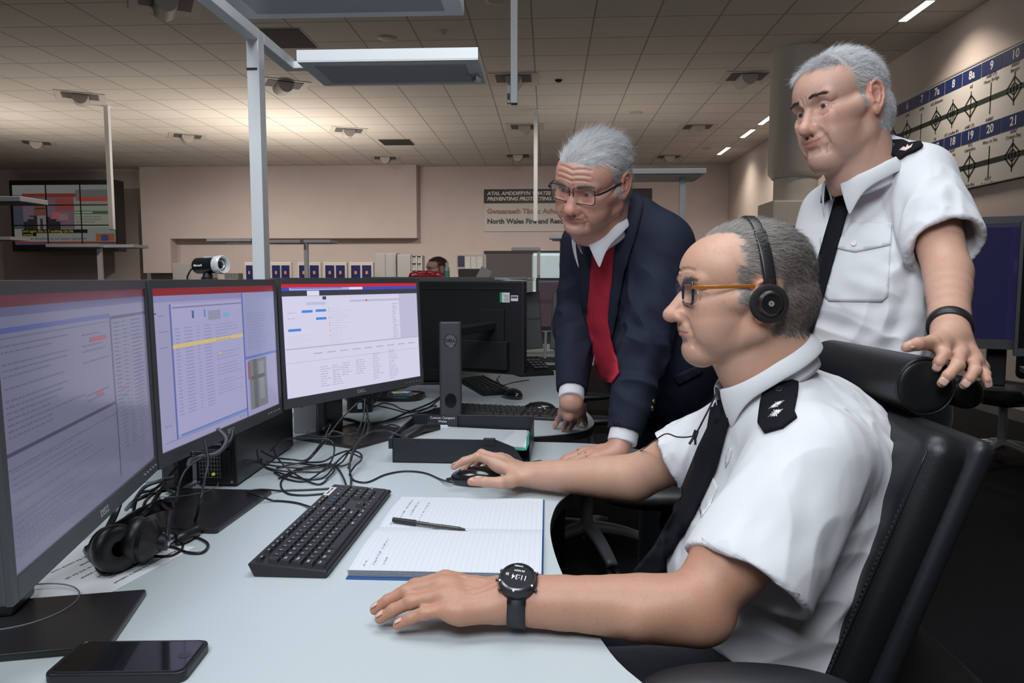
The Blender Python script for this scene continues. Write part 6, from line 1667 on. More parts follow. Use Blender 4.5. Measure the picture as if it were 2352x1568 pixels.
b = BM(); cyl(b, (wdt*.45,-.007,.03), (wdt*.45,-.002,.03), .0032, n=12); build('yellow_led', b, mat('yellow plug', (.6,.6,.02), emit=(.6,.6,.05), estr=.4), pc)
b = BM()
for (x, z) in ((.008,.008),(wdt-.010,.008)): cyl(b, (x,-.005,z+.004), (x,-.002,z+.004), .003, n=10)
build('screws', b, GRL, pc)
g0 = G(352,1108); pcb = thing('computer_case', 'pale grey computer corner left of the middle stand, behind the cable bunch', 'computer', mtx=basis(g0, (1,.25,0), (-.25,1,0)))
b = BM(); bx(b, -.05,.10,0,.32,.0,.09); build('case', b, mat('pale grey plastic', (.38,.41,.44), rough=.4), pcb, bevel=.004)
b = BM(); bx(b, .045,.055,-.001,.0,.055,.066); build('latch', b, MB, pcb)
g0 = G(706,1002); pcc = thing('cable_column', 'silver upright cable column between the black computer and the right stand', 'column', (g0.x-.02, g0.y+.06, DT))
b = BM(); bx(b, -.035,.035,-.02,.03,0,.30); build('column_body', b, mat('silver anodised', (.42,.44,.47), rough=.35, metal=.5), pcc, bevel=.004)
b = BM(); bx(b, -.012,-.004,-.021,-.02,.08,.26); build('column_slot', b, MB, pcc)
g0 = G(826,948); pcd = thing('mini_computer', 'small black computer with mesh front and blue-white chip sticker, behind the right monitor', 'computer', mtx=basis(g0, (1,.2,0), (-.2,1,0)))
b = BM(); prism(b, rrect(.088,.13,.02,6,0,.065), 0, .16); build('case', b, PCM, pcd, bevel=.004)
b = BM()
for k in range(9):
    for i in range(6): q = -.034+i*.0125+(.006 if k % 2 else 0); bx(b, q, q+.008, -.0015, .001, .05+k*.011, .058+k*.011)
build('mesh_holes', b, mat('mesh hole', (.03,.03,.034), rough=.6), pcd)['kind'] = 'stuff'
b = BM(); bx(b, -.007,.009,-.0022,-.001,.014,.036); build('chip_sticker', b, mat('pale blue sticker', (.45,.60,.75)), pcd)
# ---------------------------------------------------------------- notebook, pen
NBp = mat('notebook paper', (.74,.77,.82), rough=.75); m_ = NBp; nt = m_.node_tree; bs_ = nt.nodes['Principled BSDF']
tc = nt.nodes.new('ShaderNodeTexCoord'); sx = nt.nodes.new('ShaderNodeSeparateXYZ'); ma = nt.nodes.new('ShaderNodeMath'); ma.operation = 'MODULO'; ma.inputs[1].default_value = .0088
ad = nt.nodes.new('ShaderNodeMath'); ad.operation = 'ADD'; ad.inputs[1].default_value = 1; lt = nt.nodes.new('ShaderNodeMath'); lt.operation = 'LESS_THAN'; lt.inputs[1].default_value = .0005
mx = nt.nodes.new('ShaderNodeMix'); mx.data_type = 'RGBA'; mx.inputs[6].default_value = (.66,.69,.74,1); mx.inputs[7].default_value = (.50,.53,.60,1)
nt.links.new(tc.outputs['Object'], sx.inputs[0]); nt.links.new(sx.outputs['X'], ad.inputs[0]); nt.links.new(ad.outputs[0], ma.inputs[0]); nt.links.new(ma.outputs[0], lt.inputs[0]); nt.links.new(lt.outputs[0], mx.inputs[0]); nt.links.new(mx.outputs[2], bs_.inputs['Base Color'])
nbk = thing('notebook', 'open ruled notebook with blue cover and a few handwritten lines beside the keyboard', 'notebook', (-.155, 1.295, DT))
BLUEC = mat('blue book cloth', (.02,.10,.30), rough=.5)
b = BM(); bx(b, -.153,.150,-.214,.205,.0,.0025); build('cover', b, BLUEC, nbk, bevel=.0006)
def pages(nm, y0, y1, h0, h1, ztop, x0=-.150, x1=.147):
    b = BM(); n = 16; top, bot = [], []
    for i in range(n+1):
        t = i/n; y = y0+(y1-y0)*t; z = ztop(t)
        top.append([b.verts.new((x0+(x1-x0)*j/8+.0, y, z)) for j in range(9)]); bot.append([b.verts.new((x0+(x1-x0)*j/8, y, .0026)) for j in range(9)])
    for i in range(n):
        for j in range(8): b.faces.new((top[i][j], top[i][j+1], top[i+1][j+1], top[i+1][j])); b.faces.new((bot[i][j], bot[i+1][j], bot[i+1][j+1], bot[i][j+1]))
    for i in range(n):
        b.faces.new((top[i][0], top[i+1][0], bot[i+1][0], bot[i][0])); b.faces.new((top[i][8], bot[i][8], bot[i+1][8], top[i+1][8]))
    for j in range(8): b.faces.new((top[0][j], bot[0][j], bot[0][j+1], top[0][j+1])); b.faces.new((top[n][j], top[n][j+1], bot[n][j+1], bot[n][j]))
    return build(nm, b, NBp, nbk, smooth=False)
near_z = lambda t: .0135-.006*max(0,(t-.80)/.2)**2+.0035*math.sin(min(t*1.1,1)*math.pi)-.0005
far_z = lambda t: .0070+.0045*math.sin(min(1,(t*.9+.15))*math.pi)-.002*t
pages('page_block', -.208, .0, 0, 0, near_z); pages('page_block', .0, .200, 0, 0, far_z)
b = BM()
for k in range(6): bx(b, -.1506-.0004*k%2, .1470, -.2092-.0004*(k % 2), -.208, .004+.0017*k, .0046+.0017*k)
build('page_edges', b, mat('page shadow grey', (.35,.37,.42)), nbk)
INK = mat('blue ink', (.03,.04,.13), rough=.6)
def scribble(x, y0, L, zf, base, amp=.0022, w=.00014, seed=0):
    """handwriting line running along +Y"""
    r_ = random.Random(seed); pts = []; y = y0; ph = 0
    b = BM(); seg_ = []
    while y < y0+L:
        pts.append(Vector((x+amp*math.sin(ph)*r_.uniform(.4,1.1), y, 0))); ph += 1.9; y += r_.uniform(.0006,.0016)
        if r_.random() < .10: seg_.append(pts); pts = []; y += .0025
    seg_.append(pts)
    for s_ in seg_:
        if len(s_) > 2:
            for p in s_: p.z = base(p.y)+.0004
            tube(b, catmull(s_, 3), w, 4)
    return b
zn = lambda y: near_z((y+.208)/.208); zf_ = lambda y: far_z(min(1,max(0,y/.200)))
for i, (x, y0, L) in enumerate(((-.132,.010,.035),(-.121,.030,.15),(-.105,.06,.10),(-.095,.008,.02),(-.083,.012,.14))): build('handwriting', scribble(x, y0, L, 0, zf_, seed=i), INK, nbk)
for i, (x, y0, L) in enumerate(((-.130,-.195,.022),(-.116,-.19,.11),(-.100,-.19,.030))): build('handwriting', scribble(x, y0, L, 0, zn, seed=20+i), INK, nbk)
pa = Vector(G(903,1193,DT+.0165)); pb = Vector(G(1075,1217,DT+.0135)); pn = thing('pen', 'black capped ballpoint pen lying across the open notebook', 'pen', mtx=basis(pa, pb-pa, (0,1,0)))
Lp = (pb-pa).length
def rod(nm, x0, x1, r0, r1, m, n=18): b = BM(); cyl(b, (x0,0,0), (x1,0,0), r0, r1, n); return build(nm, b, m, pn, auto=40)
rod('cap', 0, .046, .0046, .0052, mat('pen cap black', (.02,.02,.022), rough=.5)); rod('barrel', .046, Lp-.018, .0038, .0038, mat('smoky barrel', (.045,.04,.038), rough=.12, coat=.5)); rod('grip', Lp-.018, Lp-.005, .0038, .0018, mat('pen cap black')); rod('tip', Lp-.005, Lp, .0012, .0005, mat('steel tip', (.6,.6,.6), rough=.2, metal=1))
text_mesh('pen_print', 'Papermate 1.0', .004, mat('white print'), pn, T(.085, 0, .0037), .0001)
# ---------------------------------------------------------------- mice
MOU = mat('glossy black mouse', (.010,.010,.012), rough=.18, coat=.6)
def mouse(label, c, yaw, cable_pts=None, wheel=True):
    r = thing('mouse', label, 'mouse', (c[0], c[1], DT), yaw)
    s = SDF(); s.el((0,0,.012), (.058,.031,.026), .01); s.el((-.01,0,.014), (.042,.030,.022), .01); s.plane((0,0,.0008), (0,0,-1), .002)
    V, F = s.mesh((-.07,-.04,-.005), (.07,.04,.05), .0015, 2); arr_mesh('shell', V, F, MOU, r, True, False)
    b = BM(); cyl(b, (.032,-.004,.0275), (.032,.004,.0275), .0075, n=20); build('wheel', b, mat('black rubber', (.012,.012,.014), rough=.45), r)
    b = BM(); tube(b, [(.055,0,.010),(.068,0,.008)], [.0045,.003], 8); build('strain_relief', b, CABM, r)
    return r
mc = G(1088,1112); mouse('black wired mouse under the far hand of the seated person', (mc.x+.005, mc.y+.005), R(178))
m2_ = G(1176,905,DT+.015); mouse('small black mouse further back on the rear desk', (m2_.x, m2_.y), R(125))
m3_ = G(1240,938,DT+.015); mouse('black mouse beside the far hand of the leaning person', (m3_.x, m3_.y), R(165))
cable('thin cable from the back mouse of the rear desk', [(1160,895,.006),(1148,880,.002),(1142,870,.002),(1150,862,.01)], .0018)
for (q, lb, ang) in (((1095,893), 'black keyboard with visible keys just behind the rear column', 62), ((1160,948), 'black keyboard on the near edge of the rear desk', -12)):
    c = G(q[0], q[1]+5); Mk = T(c.x, c.y, DT) @ RZ(R(ang))
    if ang == 62: Mk = T(c.x+.02, c.y+.10, DT) @ RZ(R(110+180))
    keyboard(lb, Mk, True, False, L=.44 if ang != 62 else .44)
# ---------------------------------------------------------------- document tray
TRM = mat('black tray plastic', (.016,.019,.024), rough=.38)
tr = thing('document_tray', 'black plastic letter tray full of papers on the back of the front desk', 'tray', (-.388, 1.800, DT), R(-1.5))
b = BM(); bx(b, 0,.345,0,.245,.0,.003); build('tray_floor', b, TRM, tr)
b = BM(); prism(b, [(0,.0),(.335,.0),(.318,.028),(.305,.045),(.262,.062),(.012,.062),(0,.062)], 0, .003, Matrix(((1,0,0,0),(0,0,-1,.003),(0,1,0,0),(0,0,0,1)))); build('front_wall', b, TRM, tr, bevel=.0008)
b = BM(); bx(b, 0,.345,.242,.245,0,.078); build('back_wall', b, TRM, tr, bevel=.0008)
b = BM(); bx(b, 0,.003,0,.245,0,.070); build('side_wall', b, TRM, tr, bevel=.0008)
b = BM(); bx(b, .342,.345,.02,.245,0,.070); build('side_wall', b, TRM, tr, bevel=.0008)
b = BM(); bx(b, -.010,.0,0,.245,.035,.062); build('rim', b, TRM, tr, bevel=.0008)
b = BM(); prism(b, rrect(.030,.010,.004,4,.245,.000), .050, .066); build('lug', b, TRM, tr, bevel=.001)
Mtr = world_of(tr)
PAP = mat('white paper', (.74,.77,.79), rough=.7)
for i, (a, lb, m) in enumerate(((R(0),'lowest paper in the black tray, white',PAP),(R(-3),'paper with a green edge in the black tray',mat('green paper', (.05,.42,.28))),(R(2.5),'white form on top of the black tray papers',PAP),(R(-1.5),'clear plastic pocket on the tray papers',mat('clear pocket', (.75,.8,.82), rough=.15, alpha=.5)))):
    o_ = thing('paper_sheet', lb, 'paper', mtx=Mtr @ T(.185+.012*(i == 1), .125, .030+.0045*i) @ RZ(a) @ RY(R(.6*i)))
    b = BM(); bx(b, -.145,.145,-.100,.100,0,.0035 if i < 3 else .001); build('sheets', b, m, o_)
    if i == 2:
        b = BM()
        for k in range(9): bx(b, -.12, .0+.01*(k%3), -.08+k*.018, -.079+k*.018, .0036, .0038)
        build('print', b, mat('grey print', (.2,.2,.2)), o_)
b = BM(); hs = thing('desk_phone_handset', 'black rounded handset lying in the left end of the tray', 'handset', mtx=Mtr @ T(.045,.12,.052)); tube(b, [(-.03,-.07,0),(0,0,.012),(.03,.07,0)], .017, 6, flat=(1,.55)); build('handset_body', b, MB, hs, smooth=True)
cd = thing('business_card', 'clear acrylic card reading Custom Campers Wales propped at the back of the tray', 'card', mtx=Mtr @ T(.045,.232,.028) @ RX(R(90)))
b = BM(); bx(b, -.0,.085,0,.052,0,.0008); build('card', b, mat('smoky card', (.03,.035,.045), rough=.15), cd)
text_mesh('card_print', 'Custom Campers', .0098, mat('white print'), cd, T(.043,.043,.0010), .0001); text_mesh('card_print', 'Wales', .0098, mat('white print'), cd, T(.043,.033,.0010), .0001)
b = BM(); prism(b, [(.02,.008),(.07,.008),(.072,.014),(.062,.016),(.056,.023),(.034,.023),(.028,.016),(.02,.014)], .0008, .0012); build('van_picture', b, mat('white print'), cd)
b = BM(); tube(b, catmull([Vector((0,0,0)), Vector((.03,.005,.006)), Vector((.055,-.012,.002)), Vector((.085,-.02,.0))], 6), .003, 6)
co = build('stylus_clip', b, CABM, None, smooth=True); co.location = G(1212,1065,DT+.004); tag(co, 'short black coiled lead at the right end of the tray', 'lead')
# ---------------------------------------------------------------- smartphone, sheet, headset on the desk
p0 = G(140,1560,DT+.014); p3 = G(455,1556,DT+.014); p1 = G(172,1490,DT+.014)
mp = basis((G(300,1530,DT).x, G(300,1530,DT).y, DT), p3-p0, p1-p0)
phn = thing('smartphone', 'black smartphone in a thick case lying face up at bottom left', 'phone', mtx=mp)
b = BM(); prism(b, rrect(.160,.080,.011,5), 0, .0125); build('case', b, mat('black rubber case', (.012,.012,.014), rough=.42), phn, bevel=.0025)
b = BM(); prism(b, rrect(.148,.069,.008,5), .0120, .0132); build('glass', b, mat('phone glass', (.004,.004,.005), rough=.04, coat=1), phn)
b = BM(); prism(b, rrect(.014,.014,.006,6,.064,0), .0132, .0135); build('home_button', b, mat('phone rim', (.03,.03,.035), rough=.2), phn)
b = BM(); tube(b, [Vector((x, y, .0131)) for x, y in rrect(.150,.071,.009,5)], .0009, 5, closed=True); build('screen_rim', b, mat('phone rim'), phn)
sp_ = [G(100,1392,DT), G(232,1392,DT), G(402,1282,DT), G(330,1200,DT), G(120,1260,DT)]
a0 = G(212,1385,DT); ax_ = G(402,1282,DT)-a0; shm = basis((a0.x, a0.y, DT), ax_, Vector((-ax_.y, ax_.x, 0)))
sheet = thing('paper_sheet', 'white printed sheet with a small blue logo under the headset', 'paper', mtx=shm)
b = BM(); bx(b, -.05,.225,.0,.21,.0002,.0010); build('sheet', b, PAP, sheet)
b = BM(); bx(b, -.030,-.004,.036,.058,.0010,.0013); lg = build('blue_logo', b, mat('logo blue', (.02,.14,.45)), sheet)
b = BM(); prism(b, [(-.026,.040),(-.010,.040),(-.008,.054),(-.024,.054)], .0013, .0015); build('logo_mark', b, mat('pale logo mark', (.6,.7,.75)), lg)
for k, t in enumerate(['Please ensure that the sheet is replaced','Thank you for your help with this','To use, lift the receiver and wait','Press the green button to answer','and the red button to end the call','General enquiries','Contact the control room']):
    text_mesh('print', t, .0085, MB, sheet, T(.20-.006*k, .012+.0 if False else .020+.021*k, .0012) @ RZ(math.pi), .0001, 'LEFT')
HBK = mat('headset plastic', (.014,.014,.016), rough=.3)
hd = thing('headset', 'black padded headset lying on the white sheet beside the middle stand', 'headset', (G(300,1262).x, G(300,1262).y, DT)); IH = world_of(hd).inverted()
def cup(px, py, zc, ax, nm='ear_cushion', r=.036):
    c = IH @ G(px, py, DT+zc); ax = Vector(ax).normalized(); x_, y_, d_ = frame(ax); Mh = Matrix((x_, y_, d_)).transposed().to_4x4(); Mh.translation = c
    b = BM(); lathe(b, [(.012,.016),(.024,.020),(r,.014),(r*1.04,.006),(r,-.004),(r*.9,-.006)], 30, Mh); o = build(nm, b, mat('leatherette', (.014,.014,.015), rough=.4), hd, smooth=True)
    b = BM(); lathe(b, [(r*.93,-.005),(r*.95,-.014),(r*.6,-.026),(.012,-.032),(.012,-.044),(.006,-.046),(0,-.046)], 30, Mh); sh_ = build('ear_shell', b, HBK, hd, auto=50)
    b = BM(); lathe(b, [(0,-.0475),(.003,-.0475),(.0045,-.046)], 12, Mh); build('pivot_screw', b, LOGO, sh_)
    return c
c1_ = cup(322,1240,.040,(-.8,-.05,.1)); c2_ = cup(262,1258,.038,(.75,-.45,.1))
b = BM(); tube(b, catmull([c1_+Vector((.045,0,.0)), IH @ G(388,1200,DT+.055), IH @ G(400,1165,DT+.05), IH @ G(370,1160,DT+.04), IH @ G(320,1180,DT+.03), IH @ G(280,1205,DT+.02), IH @ G(235,1230,DT+.03), IH @ G(222,1255,DT+.035), c2_+Vector((-.045,.02,0))], 6), .011, 5, flat=(.25,1.0), up=(0,0,1)); build('headband', b, HBK, hd, smooth=True)
b = BM(); tube(b, catmull([IH @ G(275,1150,DT+.06), IH @ G(262,1185,DT+.04), IH @ G(240,1230,DT+.025), IH @ G(222,1270,DT+.010)], 6), .006, 5, flat=(1,.4)); build('microphone_boom', b, HBK, hd, smooth=True)
b = BM(); tube(b, catmull([IH @ G(205,1262,DT+.008), IH @ G(216,1274,DT+.008), IH @ G(226,1278,DT+.008)], 4), .010, 8); build('microphone', b, HBK, hd, smooth=True)
b = BM(); tube(b, catmull([IH @ G(222,1280,DT+.006), IH @ G(222,1305,DT+.003), IH @ G(245,1320,DT+.003), IH @ G(285,1305,DT+.003), IH @ G(335,1280,DT+.003), IH @ G(385,1255,DT+.003), IH @ G(430,1268,DT+.003), IH @ G(465,1268,DT+.003), IH @ G(478,1250,DT+.003), IH @ G(455,1235,DT+.003), IH @ G(425,1230,DT+.006)], 6), .0024, 8); build('headset_lead', b, CABM, hd, smooth=True)
b = BM(); tube(b, catmull([IH @ G(400,1242,DT+.009), IH @ G(425,1232,DT+.011), IH @ G(455,1214,DT+.009)], 4), [.006]+[.011]*7+[.006], 10); build('inline_control', b, HBK, hd, smooth=True)
b = BM(); tube(b, catmull([IH @ G(400,1244,DT+.008), IH @ G(370,1262,DT+.003), IH @ G(350,1275,DT+.003), IH @ G(395,1275,DT+.003), IH @ G(420,1255,DT+.003), IH @ G(400,1225,DT+.004), IH @ G(350,1232,DT+.004)], 6), .0022, 8); build('headset_lead', b, CABM, hd, smooth=True)
# ---------------------------------------------------------------- rear desk clutter
b0 = G(880,918); fs = thing('foot_base', 'black oval monitor foot on the rear desk carrying sticky notes', 'stand', (b0.x, b0.y+.04, DT))
b = BM(); prism(b, rrect(.30,.17,.06,8), 0, .018); build('foot', b, BSE, fs, bevel=.004)
b = BM(); cyl(b, (-.03,.02,.018), (-.03,.02,.30), .032, .028, 24); build('neck', b, BSE, fs)
for i, (dx, dy, w, h, c, a, lb) in enumerate(((.075,-.03,.075,.055,(.05,.30,.30),5,'teal card lowest under the sticky notes'),(.095,-.02,.07,.05,(.55,.20,.05),-8,'orange printed card in the small pile'),(.08,-.025,.07,.045,(.08,.18,.45),3,'blue card in the small pile'),(.060,-.015,.06,.045,(.72,.66,.25),22,'yellow sticky note on the pile'),(.078,-.02,.045,.035,(.75,.76,.78),-14,'white folded note on top of the pile'))):
    o_ = thing('note', lb, 'note', (fs.location.x+dx, fs.location.y+dy, DT+.0185+.002*i), R(a)); b = BM(); bx(b, -w/2,w/2,-h/2,h/2,0,.0018); build('card', b, mat('note %d' % i, c, rough=.6), o_)
t0 = G(1215,868); tp = thing('desk_telephone', 'black desk telephone with coiled lead behind the monitor seen from the back', 'telephone', (t0.x, t0.y+.15, DT), R(25))
b = BM(); va = [(-.09,-.09,0),(.09,-.09,0),(.09,.10,0),(-.09,.10,0)]; vt_ = [(-.088,-.088,.02),(.088,-.088,.02),(.088,.098,.075),(-.088,.098,.075)]
A_ = [b.verts.new(v) for v in va]; B_ = [b.verts.new(v) for v in vt_]; b.faces.new(A_[::-1]); b.faces.new(B_)
for i in range(4): b.faces.new((A_[i], A_[(i+1)%4], B_[(i+1)%4], B_[i]))
build('body', b, MB, tp, bevel=.004)
b = BM()
for k in range(4):
    for i in range(3): bx(b, .0+i*.025, .018+i*.025, -.06+k*.03, -.042+k*.03, .035+k*.0087, .042+k*.0087)
build('keypad', b, mat('grey keypad', (.12,.12,.13)), tp)
b = BM(); tube(b, catmull([Vector((-.06,-.08,.045)), Vector((-.06,0,.075)), Vector((-.06,.09,.10))], 5), .018, 6, flat=(1,.7)); build('handset', b, MB, tp, smooth=True)
b = BM(); tube(b, [Vector((.10+.0009*i, -.10+.006*math.cos(i*1.1), .008+.006*math.sin(i*1.1))) for i in range(90)], .0018, 5); build('coiled_lead', b, MB, tp, smooth=True)
cable('cable running behind the back mouse to the telephone', [(1140,870,.01),(1150,885,.002),(1180,878,.002),(1215,872,.004)], .002)
# things just beyond the rear monitor
hm = monitor('black monitor mostly hidden behind the one seen from the back', (P(1135,636,3.35).x, P(1135,636,3.35).y, P(1135,636,3.35).z, math.pi+.1, 0), .56, .34, None, name='monitor', logo=None)
dm = monitor('dim monitor showing a brownish screen, left of the leaning person', (P(1232,638,4.6).x, P(1232,638,4.6).y, P(1232,638,4.6).z, .12, 0), .52, .33, [(0,0,1,1,(88,74,80)),(.0,.0,1,.04,(110,110,120)),(.38,.02,.46,.07,(200,50,60)),(0,.4,1,.5,(78,66,72))], (1,1,1), .5, logo=None)
desk('distant dark desk carrying the dim monitor and black stand', [(-.35,3.95),(.9,3.95),(1.6,4.2),(1.6,5.2),(-.35,5.2)], 1, legs=[(-.2,4.6,.05,.9),(1.5,4.7,.05,.8)])
# black document stand (two leaves) on the far desk
dsd = P(1252,700,4.05); ds = thing('document_stand', 'black two-leaf document stand between the rear monitor and the blazer', 'stand', (dsd.x, 4.15, DT), R(-8))
b = BM(); bx(b, -.12,.14,-.10,.08,0,.012); build('stand_base', b, MB, ds, bevel=.003)
b = BM(); tube(b, [(0,0,.01),(0,.03,.16)], .008, 8); build('stand_post', b, mat('alu edge', (.45,.45,.45)), ds)
for x, a in ((-.075,12),(.085,-4)):
    b = BM(); bx(b, -.062,.062,0,.006,0,.33, T(x,.02,.06) @ RY(R(-a*.5)) @ RX(R(-10))); lf = build('leaf', b, mat('slate plastic', (.02,.024,.028), rough=.4), ds, bevel=.003)
    b = BM(); bx(b, -.055,.055,-.004,0,.17,.178, T(x,.02,.06) @ RY(R(-a*.5)) @ RX(R(-10))); build('ledge', b, MB, lf)
# shelf of clutter with the red phone and bottle
shf = P(990, 645, 3.9); st = thing('desk_screen', 'low grey partition top carrying the red telephone and bottle', 'partition', (shf.x, 3.95, 0))
b = BM(); bx(b, -.75,.24,-.0,.25,0,shf.z+.0); build('partition_body', b, mat('slate plastic'), st, bevel=.004)
zt = shf.z
REDP = mat('red telephone plastic', (.50,.015,.03), rough=.25, coat=.4)
rp = P(975,632,3.95); rph = thing('red_telephone', 'bright red telephone on the partition in front of the distant seated person', 'telephone', (rp.x, 4.06, zt))
s = SDF(); s.el((-.01,0,.006), (.12,.06,.028), .02); s.chain([(-.09,-.01,.030),(-.05,-.01,.043),(.0,-.01,.046),(.05,-.01,.038),(.10,-.01,.018)], [.016,.012,.011,.012,.018], .008); s.plane((0,0,.0),(0,0,-1),.002)
V, F = s.mesh((-.17,-.09,-.01),(.16,.09,.12), .004, 2); arr_mesh('telephone_body', V, F, REDP, rph, True, False)
bt = P(1011,640,3.75); bot = thing('sanitiser_bottle', 'small clear bottle with white cap and green label right of the red telephone', 'bottle', (bt.x, 4.0, zt))
b = BM(); lathe(b, [(0,0),(.013,0),(.014,.006),(.014,.070),(.008,.080)], 20); build('bottle_body', b, mat('clear bottle', (.6,.68,.66), rough=.2, alpha=.8), bot, auto=50)
b = BM(); lathe(b, [(.0145,.02),(.0145,.055)], 20); build('label', b, mat('green label', (.15,.45,.33)), bot)
b = BM(); lathe(b, [(.009,.078),(.009,.100),(0,.101)], 16); build('cap', b, mat('white plastic', (.75,.76,.77), rough=.35), bot, auto=50)
pp = P(1165,638,4.0); pl = thing('paper_pile', 'loose pile of white papers on top of the partition', 'papers', (pp.x, 4.07, zt))
for k in range(6):
    b = BM(); bx(b, -.13,.13,-.09,.09,.003*k,.003*k+.0025, RZ(R(7*((k*37)%5-2)))); build('sheet', b, PAP, pl)
ip = PY(1090,635,9.5); pr = thing('inbox_stack', 'black desk file with papers right of the distant seated person', 'file', (ip.x, 9.5, DT))
b = BM(); bx(b, -.20,.20,-.1,.2,0,ip.z-DT+.10); build('file_body', b, mat('dark file', (.12,.12,.12)), pr, bevel=.01)
b = BM(); bx(b, -.20,-.05,-.13,-.12,ip.z-DT-.02,ip.z-DT+.14, RY(R(28)) @ T(-.0,0,-.03)); build('leaning_paper', b, PAP, pr)
desk('distant desk in front of the far seated person', [(ip.x-1.6,9.2),(ip.x+1.2,9.2),(ip.x+1.2,10.0),(ip.x-1.6,10.0)], 1, legs=[(ip.x-1.5,9.6,.05,.6),(ip.x+1.1,9.6,.05,.6)])
b = thing('cabinet', 'white cabinet edge right of the rear monitor', 'cabinet', (P(1210,700,5.2).x, 5.3, 0)); bb = BM(); bx(bb, -.25,.03,0,.4,0,1.17); build('body', bb, mat('off white cabinet', (.5,.5,.5)), b, bevel=.004); bb = BM(); bx(bb, -.24,.02,-.012,-.001,.06,1.14); build('door', bb, mat('off white cabinet'), b)

# ---------------------------------------------------------------- leather chair of the seated person
LEA = mat('black leather', (.010,.011,.013), rough=.42, bump=.25, bscale=260, spec=.45); SHELL = mat('black shell plastic', (.014,.015,.018), rough=.45)
xs = P(2140,1000,1.05).x
ch = thing('office_chair', 'high-backed black leather office chair with roll headrest carrying the seated person', 'chair', (.62, 1.22, 0))
def pad(nm, ops, lo, hi, m=LEA, vox=.006, parent=None, disp=None, smooth=2):
    s = SDF(); ops(s); return cloth_mesh(nm, s, lo, hi, vox, m, parent or ch, smooth, disp)[0]
hN = V3(P(2128,888,1.115)); hF = V3(P(1975,838,1.50)); hF[0] = hN[0]-.005; hF[2] = hN[2]-.004
def f_(s):
    s.rc(hN, hF, .045, .045); s.plane(hN, (0.05,-1,0), .012); s.plane(hF, (0,1,0), .03)
pad('headrest', f_, *bounds([hN, hF], .08), vox=.0032)
b = BM(); tube(b, [Vector(hN)+Vector((.0425*math.cos(a), .0015, .0425*math.sin(a))) for a in [2*math.pi*i/48 for i in range(48)]], .0016, 6, closed=True); build('headrest_piping', b, LEA, ch, smooth=True, world=True)
k0 = V3(P(2228,905,1.18)); 
def f_(s): s.rc(k0, k0+A3(0,.20,0), .026, .026); s.plane(k0, (0,-1,0), .008)
pad('headrest_bracket', f_, *bounds([k0, k0+A3(0,.2,0)], .05), SHELL, .004)
# back: lines from top to bottom on the near side
yN, yF = .975, 1.50
def onY(px, py, y): q = PY(px, py, y); return np.array((q.x, y, q.z))
top, bot = onY(2165,985,yN), onY(1915,1568,yN); dirb = nrm(bot-top); bot = top+dirb*.66; ym = (yN+yF)/2
nb_ = nrm(np.cross(dirb, (0,1,0))); nb_ = nb_ if nb_[0] < 0 else -nb_
MTb = np.stack([nb_, A3(0,1,0), -dirb], 1)
cb_ = (top+bot)/2; cb_[1] = ym
def f_(s):
    s.box(cb_-nb_*.028+dirb*.0, (.034,(yF-yN)/2,.325), .030, .002, M=MTb)
    s.el(cb_+nb_*.305, (.30,.50,.62), .07, 's', M=MTb)
pad('backrest', f_, cb_-.45, cb_+.45, vox=.005, disp=lambda p: crumple(p, .0018, .12, 31, (1,1,.4)))
def f_(s):
    s.box(cb_-nb_*.060+dirb*.01, (.016,(yF-yN)/2+.010,.345), .014, .002, M=MTb)
pad('back_shell', f_, cb_-.45, cb_+.45, SHELL, vox=.006)
for off in (.012, .020):
    b = BM(); tube(b, [Vector(top+dirb*(.035+.595*i/30)+nb_*(.0035-.006*abs(i/30-.5))+A3(0,off,0)) for i in range(31)], .0014, 6); build('stitched_seam', b, LEA, ch, smooth=True, world=True)
b = BM()
for i in range(75):
    q = Vector(top+dirb*(.03+.0078*i)+nb_*(.0042-.006*abs(i/75-.5))+A3(0,.016,0)); d = Vector(dirb); bx(b, -.0006,.0006,-.0022,.0022,-.0002,.0006, basis(q, A3(0,1,0), d))
build('stitches', b, mat('dark grey thread', (.06,.06,.065), rough=.7), ch, world=True)['kind'] = 'stuff'
# link between headrest and back
b = BM(); tube(b, [Vector((hN[0]+.03, y_, hN[2]-.02)) if z_ == 0 else Vector((top[0]+.035, y_, top[2]-.06)) for y_, z_ in ((1.30,0),(1.30,1))], .02, 5, flat=(1,.5)); build('headrest_stem', b, SHELL, ch, world=True)
def f_(s):
    s.box((.50,1.23,.475), (.245,.245,.05), .045, .002); s.disp(lambda p: -.012*np.exp(-(((p[:,0]-.5)**2+(p[:,1]-1.23)**2)/.04)))
pad('seat', f_, (.2,.93,.38), (.8,1.53,.56), vox=.008)
aN = V3(P(1722,1562,.855))
def armrest(c, k):
    def f_(s): s.el(c-A3(0,0,.012), (.125,.046,.024)); s.el(c-A3(.01,0,.02), (.115,.043,.02))
    pad('armrest', f_, *bounds([c], .15), SHELL, .0045)
    b = BM(); tube(b, catmull([Vector(c-A3(-.02,0,.03)), Vector((c[0]+.03, c[1]+k*.0, c[2]-.13)), Vector((.52, 1.23-k*.22, .42))], 5), .016, 6, flat=(1,.6)); build('armrest_post', b, SHELL, ch, smooth=True, world=True)
armrest(aN, 1); aF = V3(P(1485,1240,1.52)); aF[2] = aN[2]-.02; aF[1] = 1.66; aF[0] = P(1500,1240,1.6).x+.03; armrest(aF, -1)
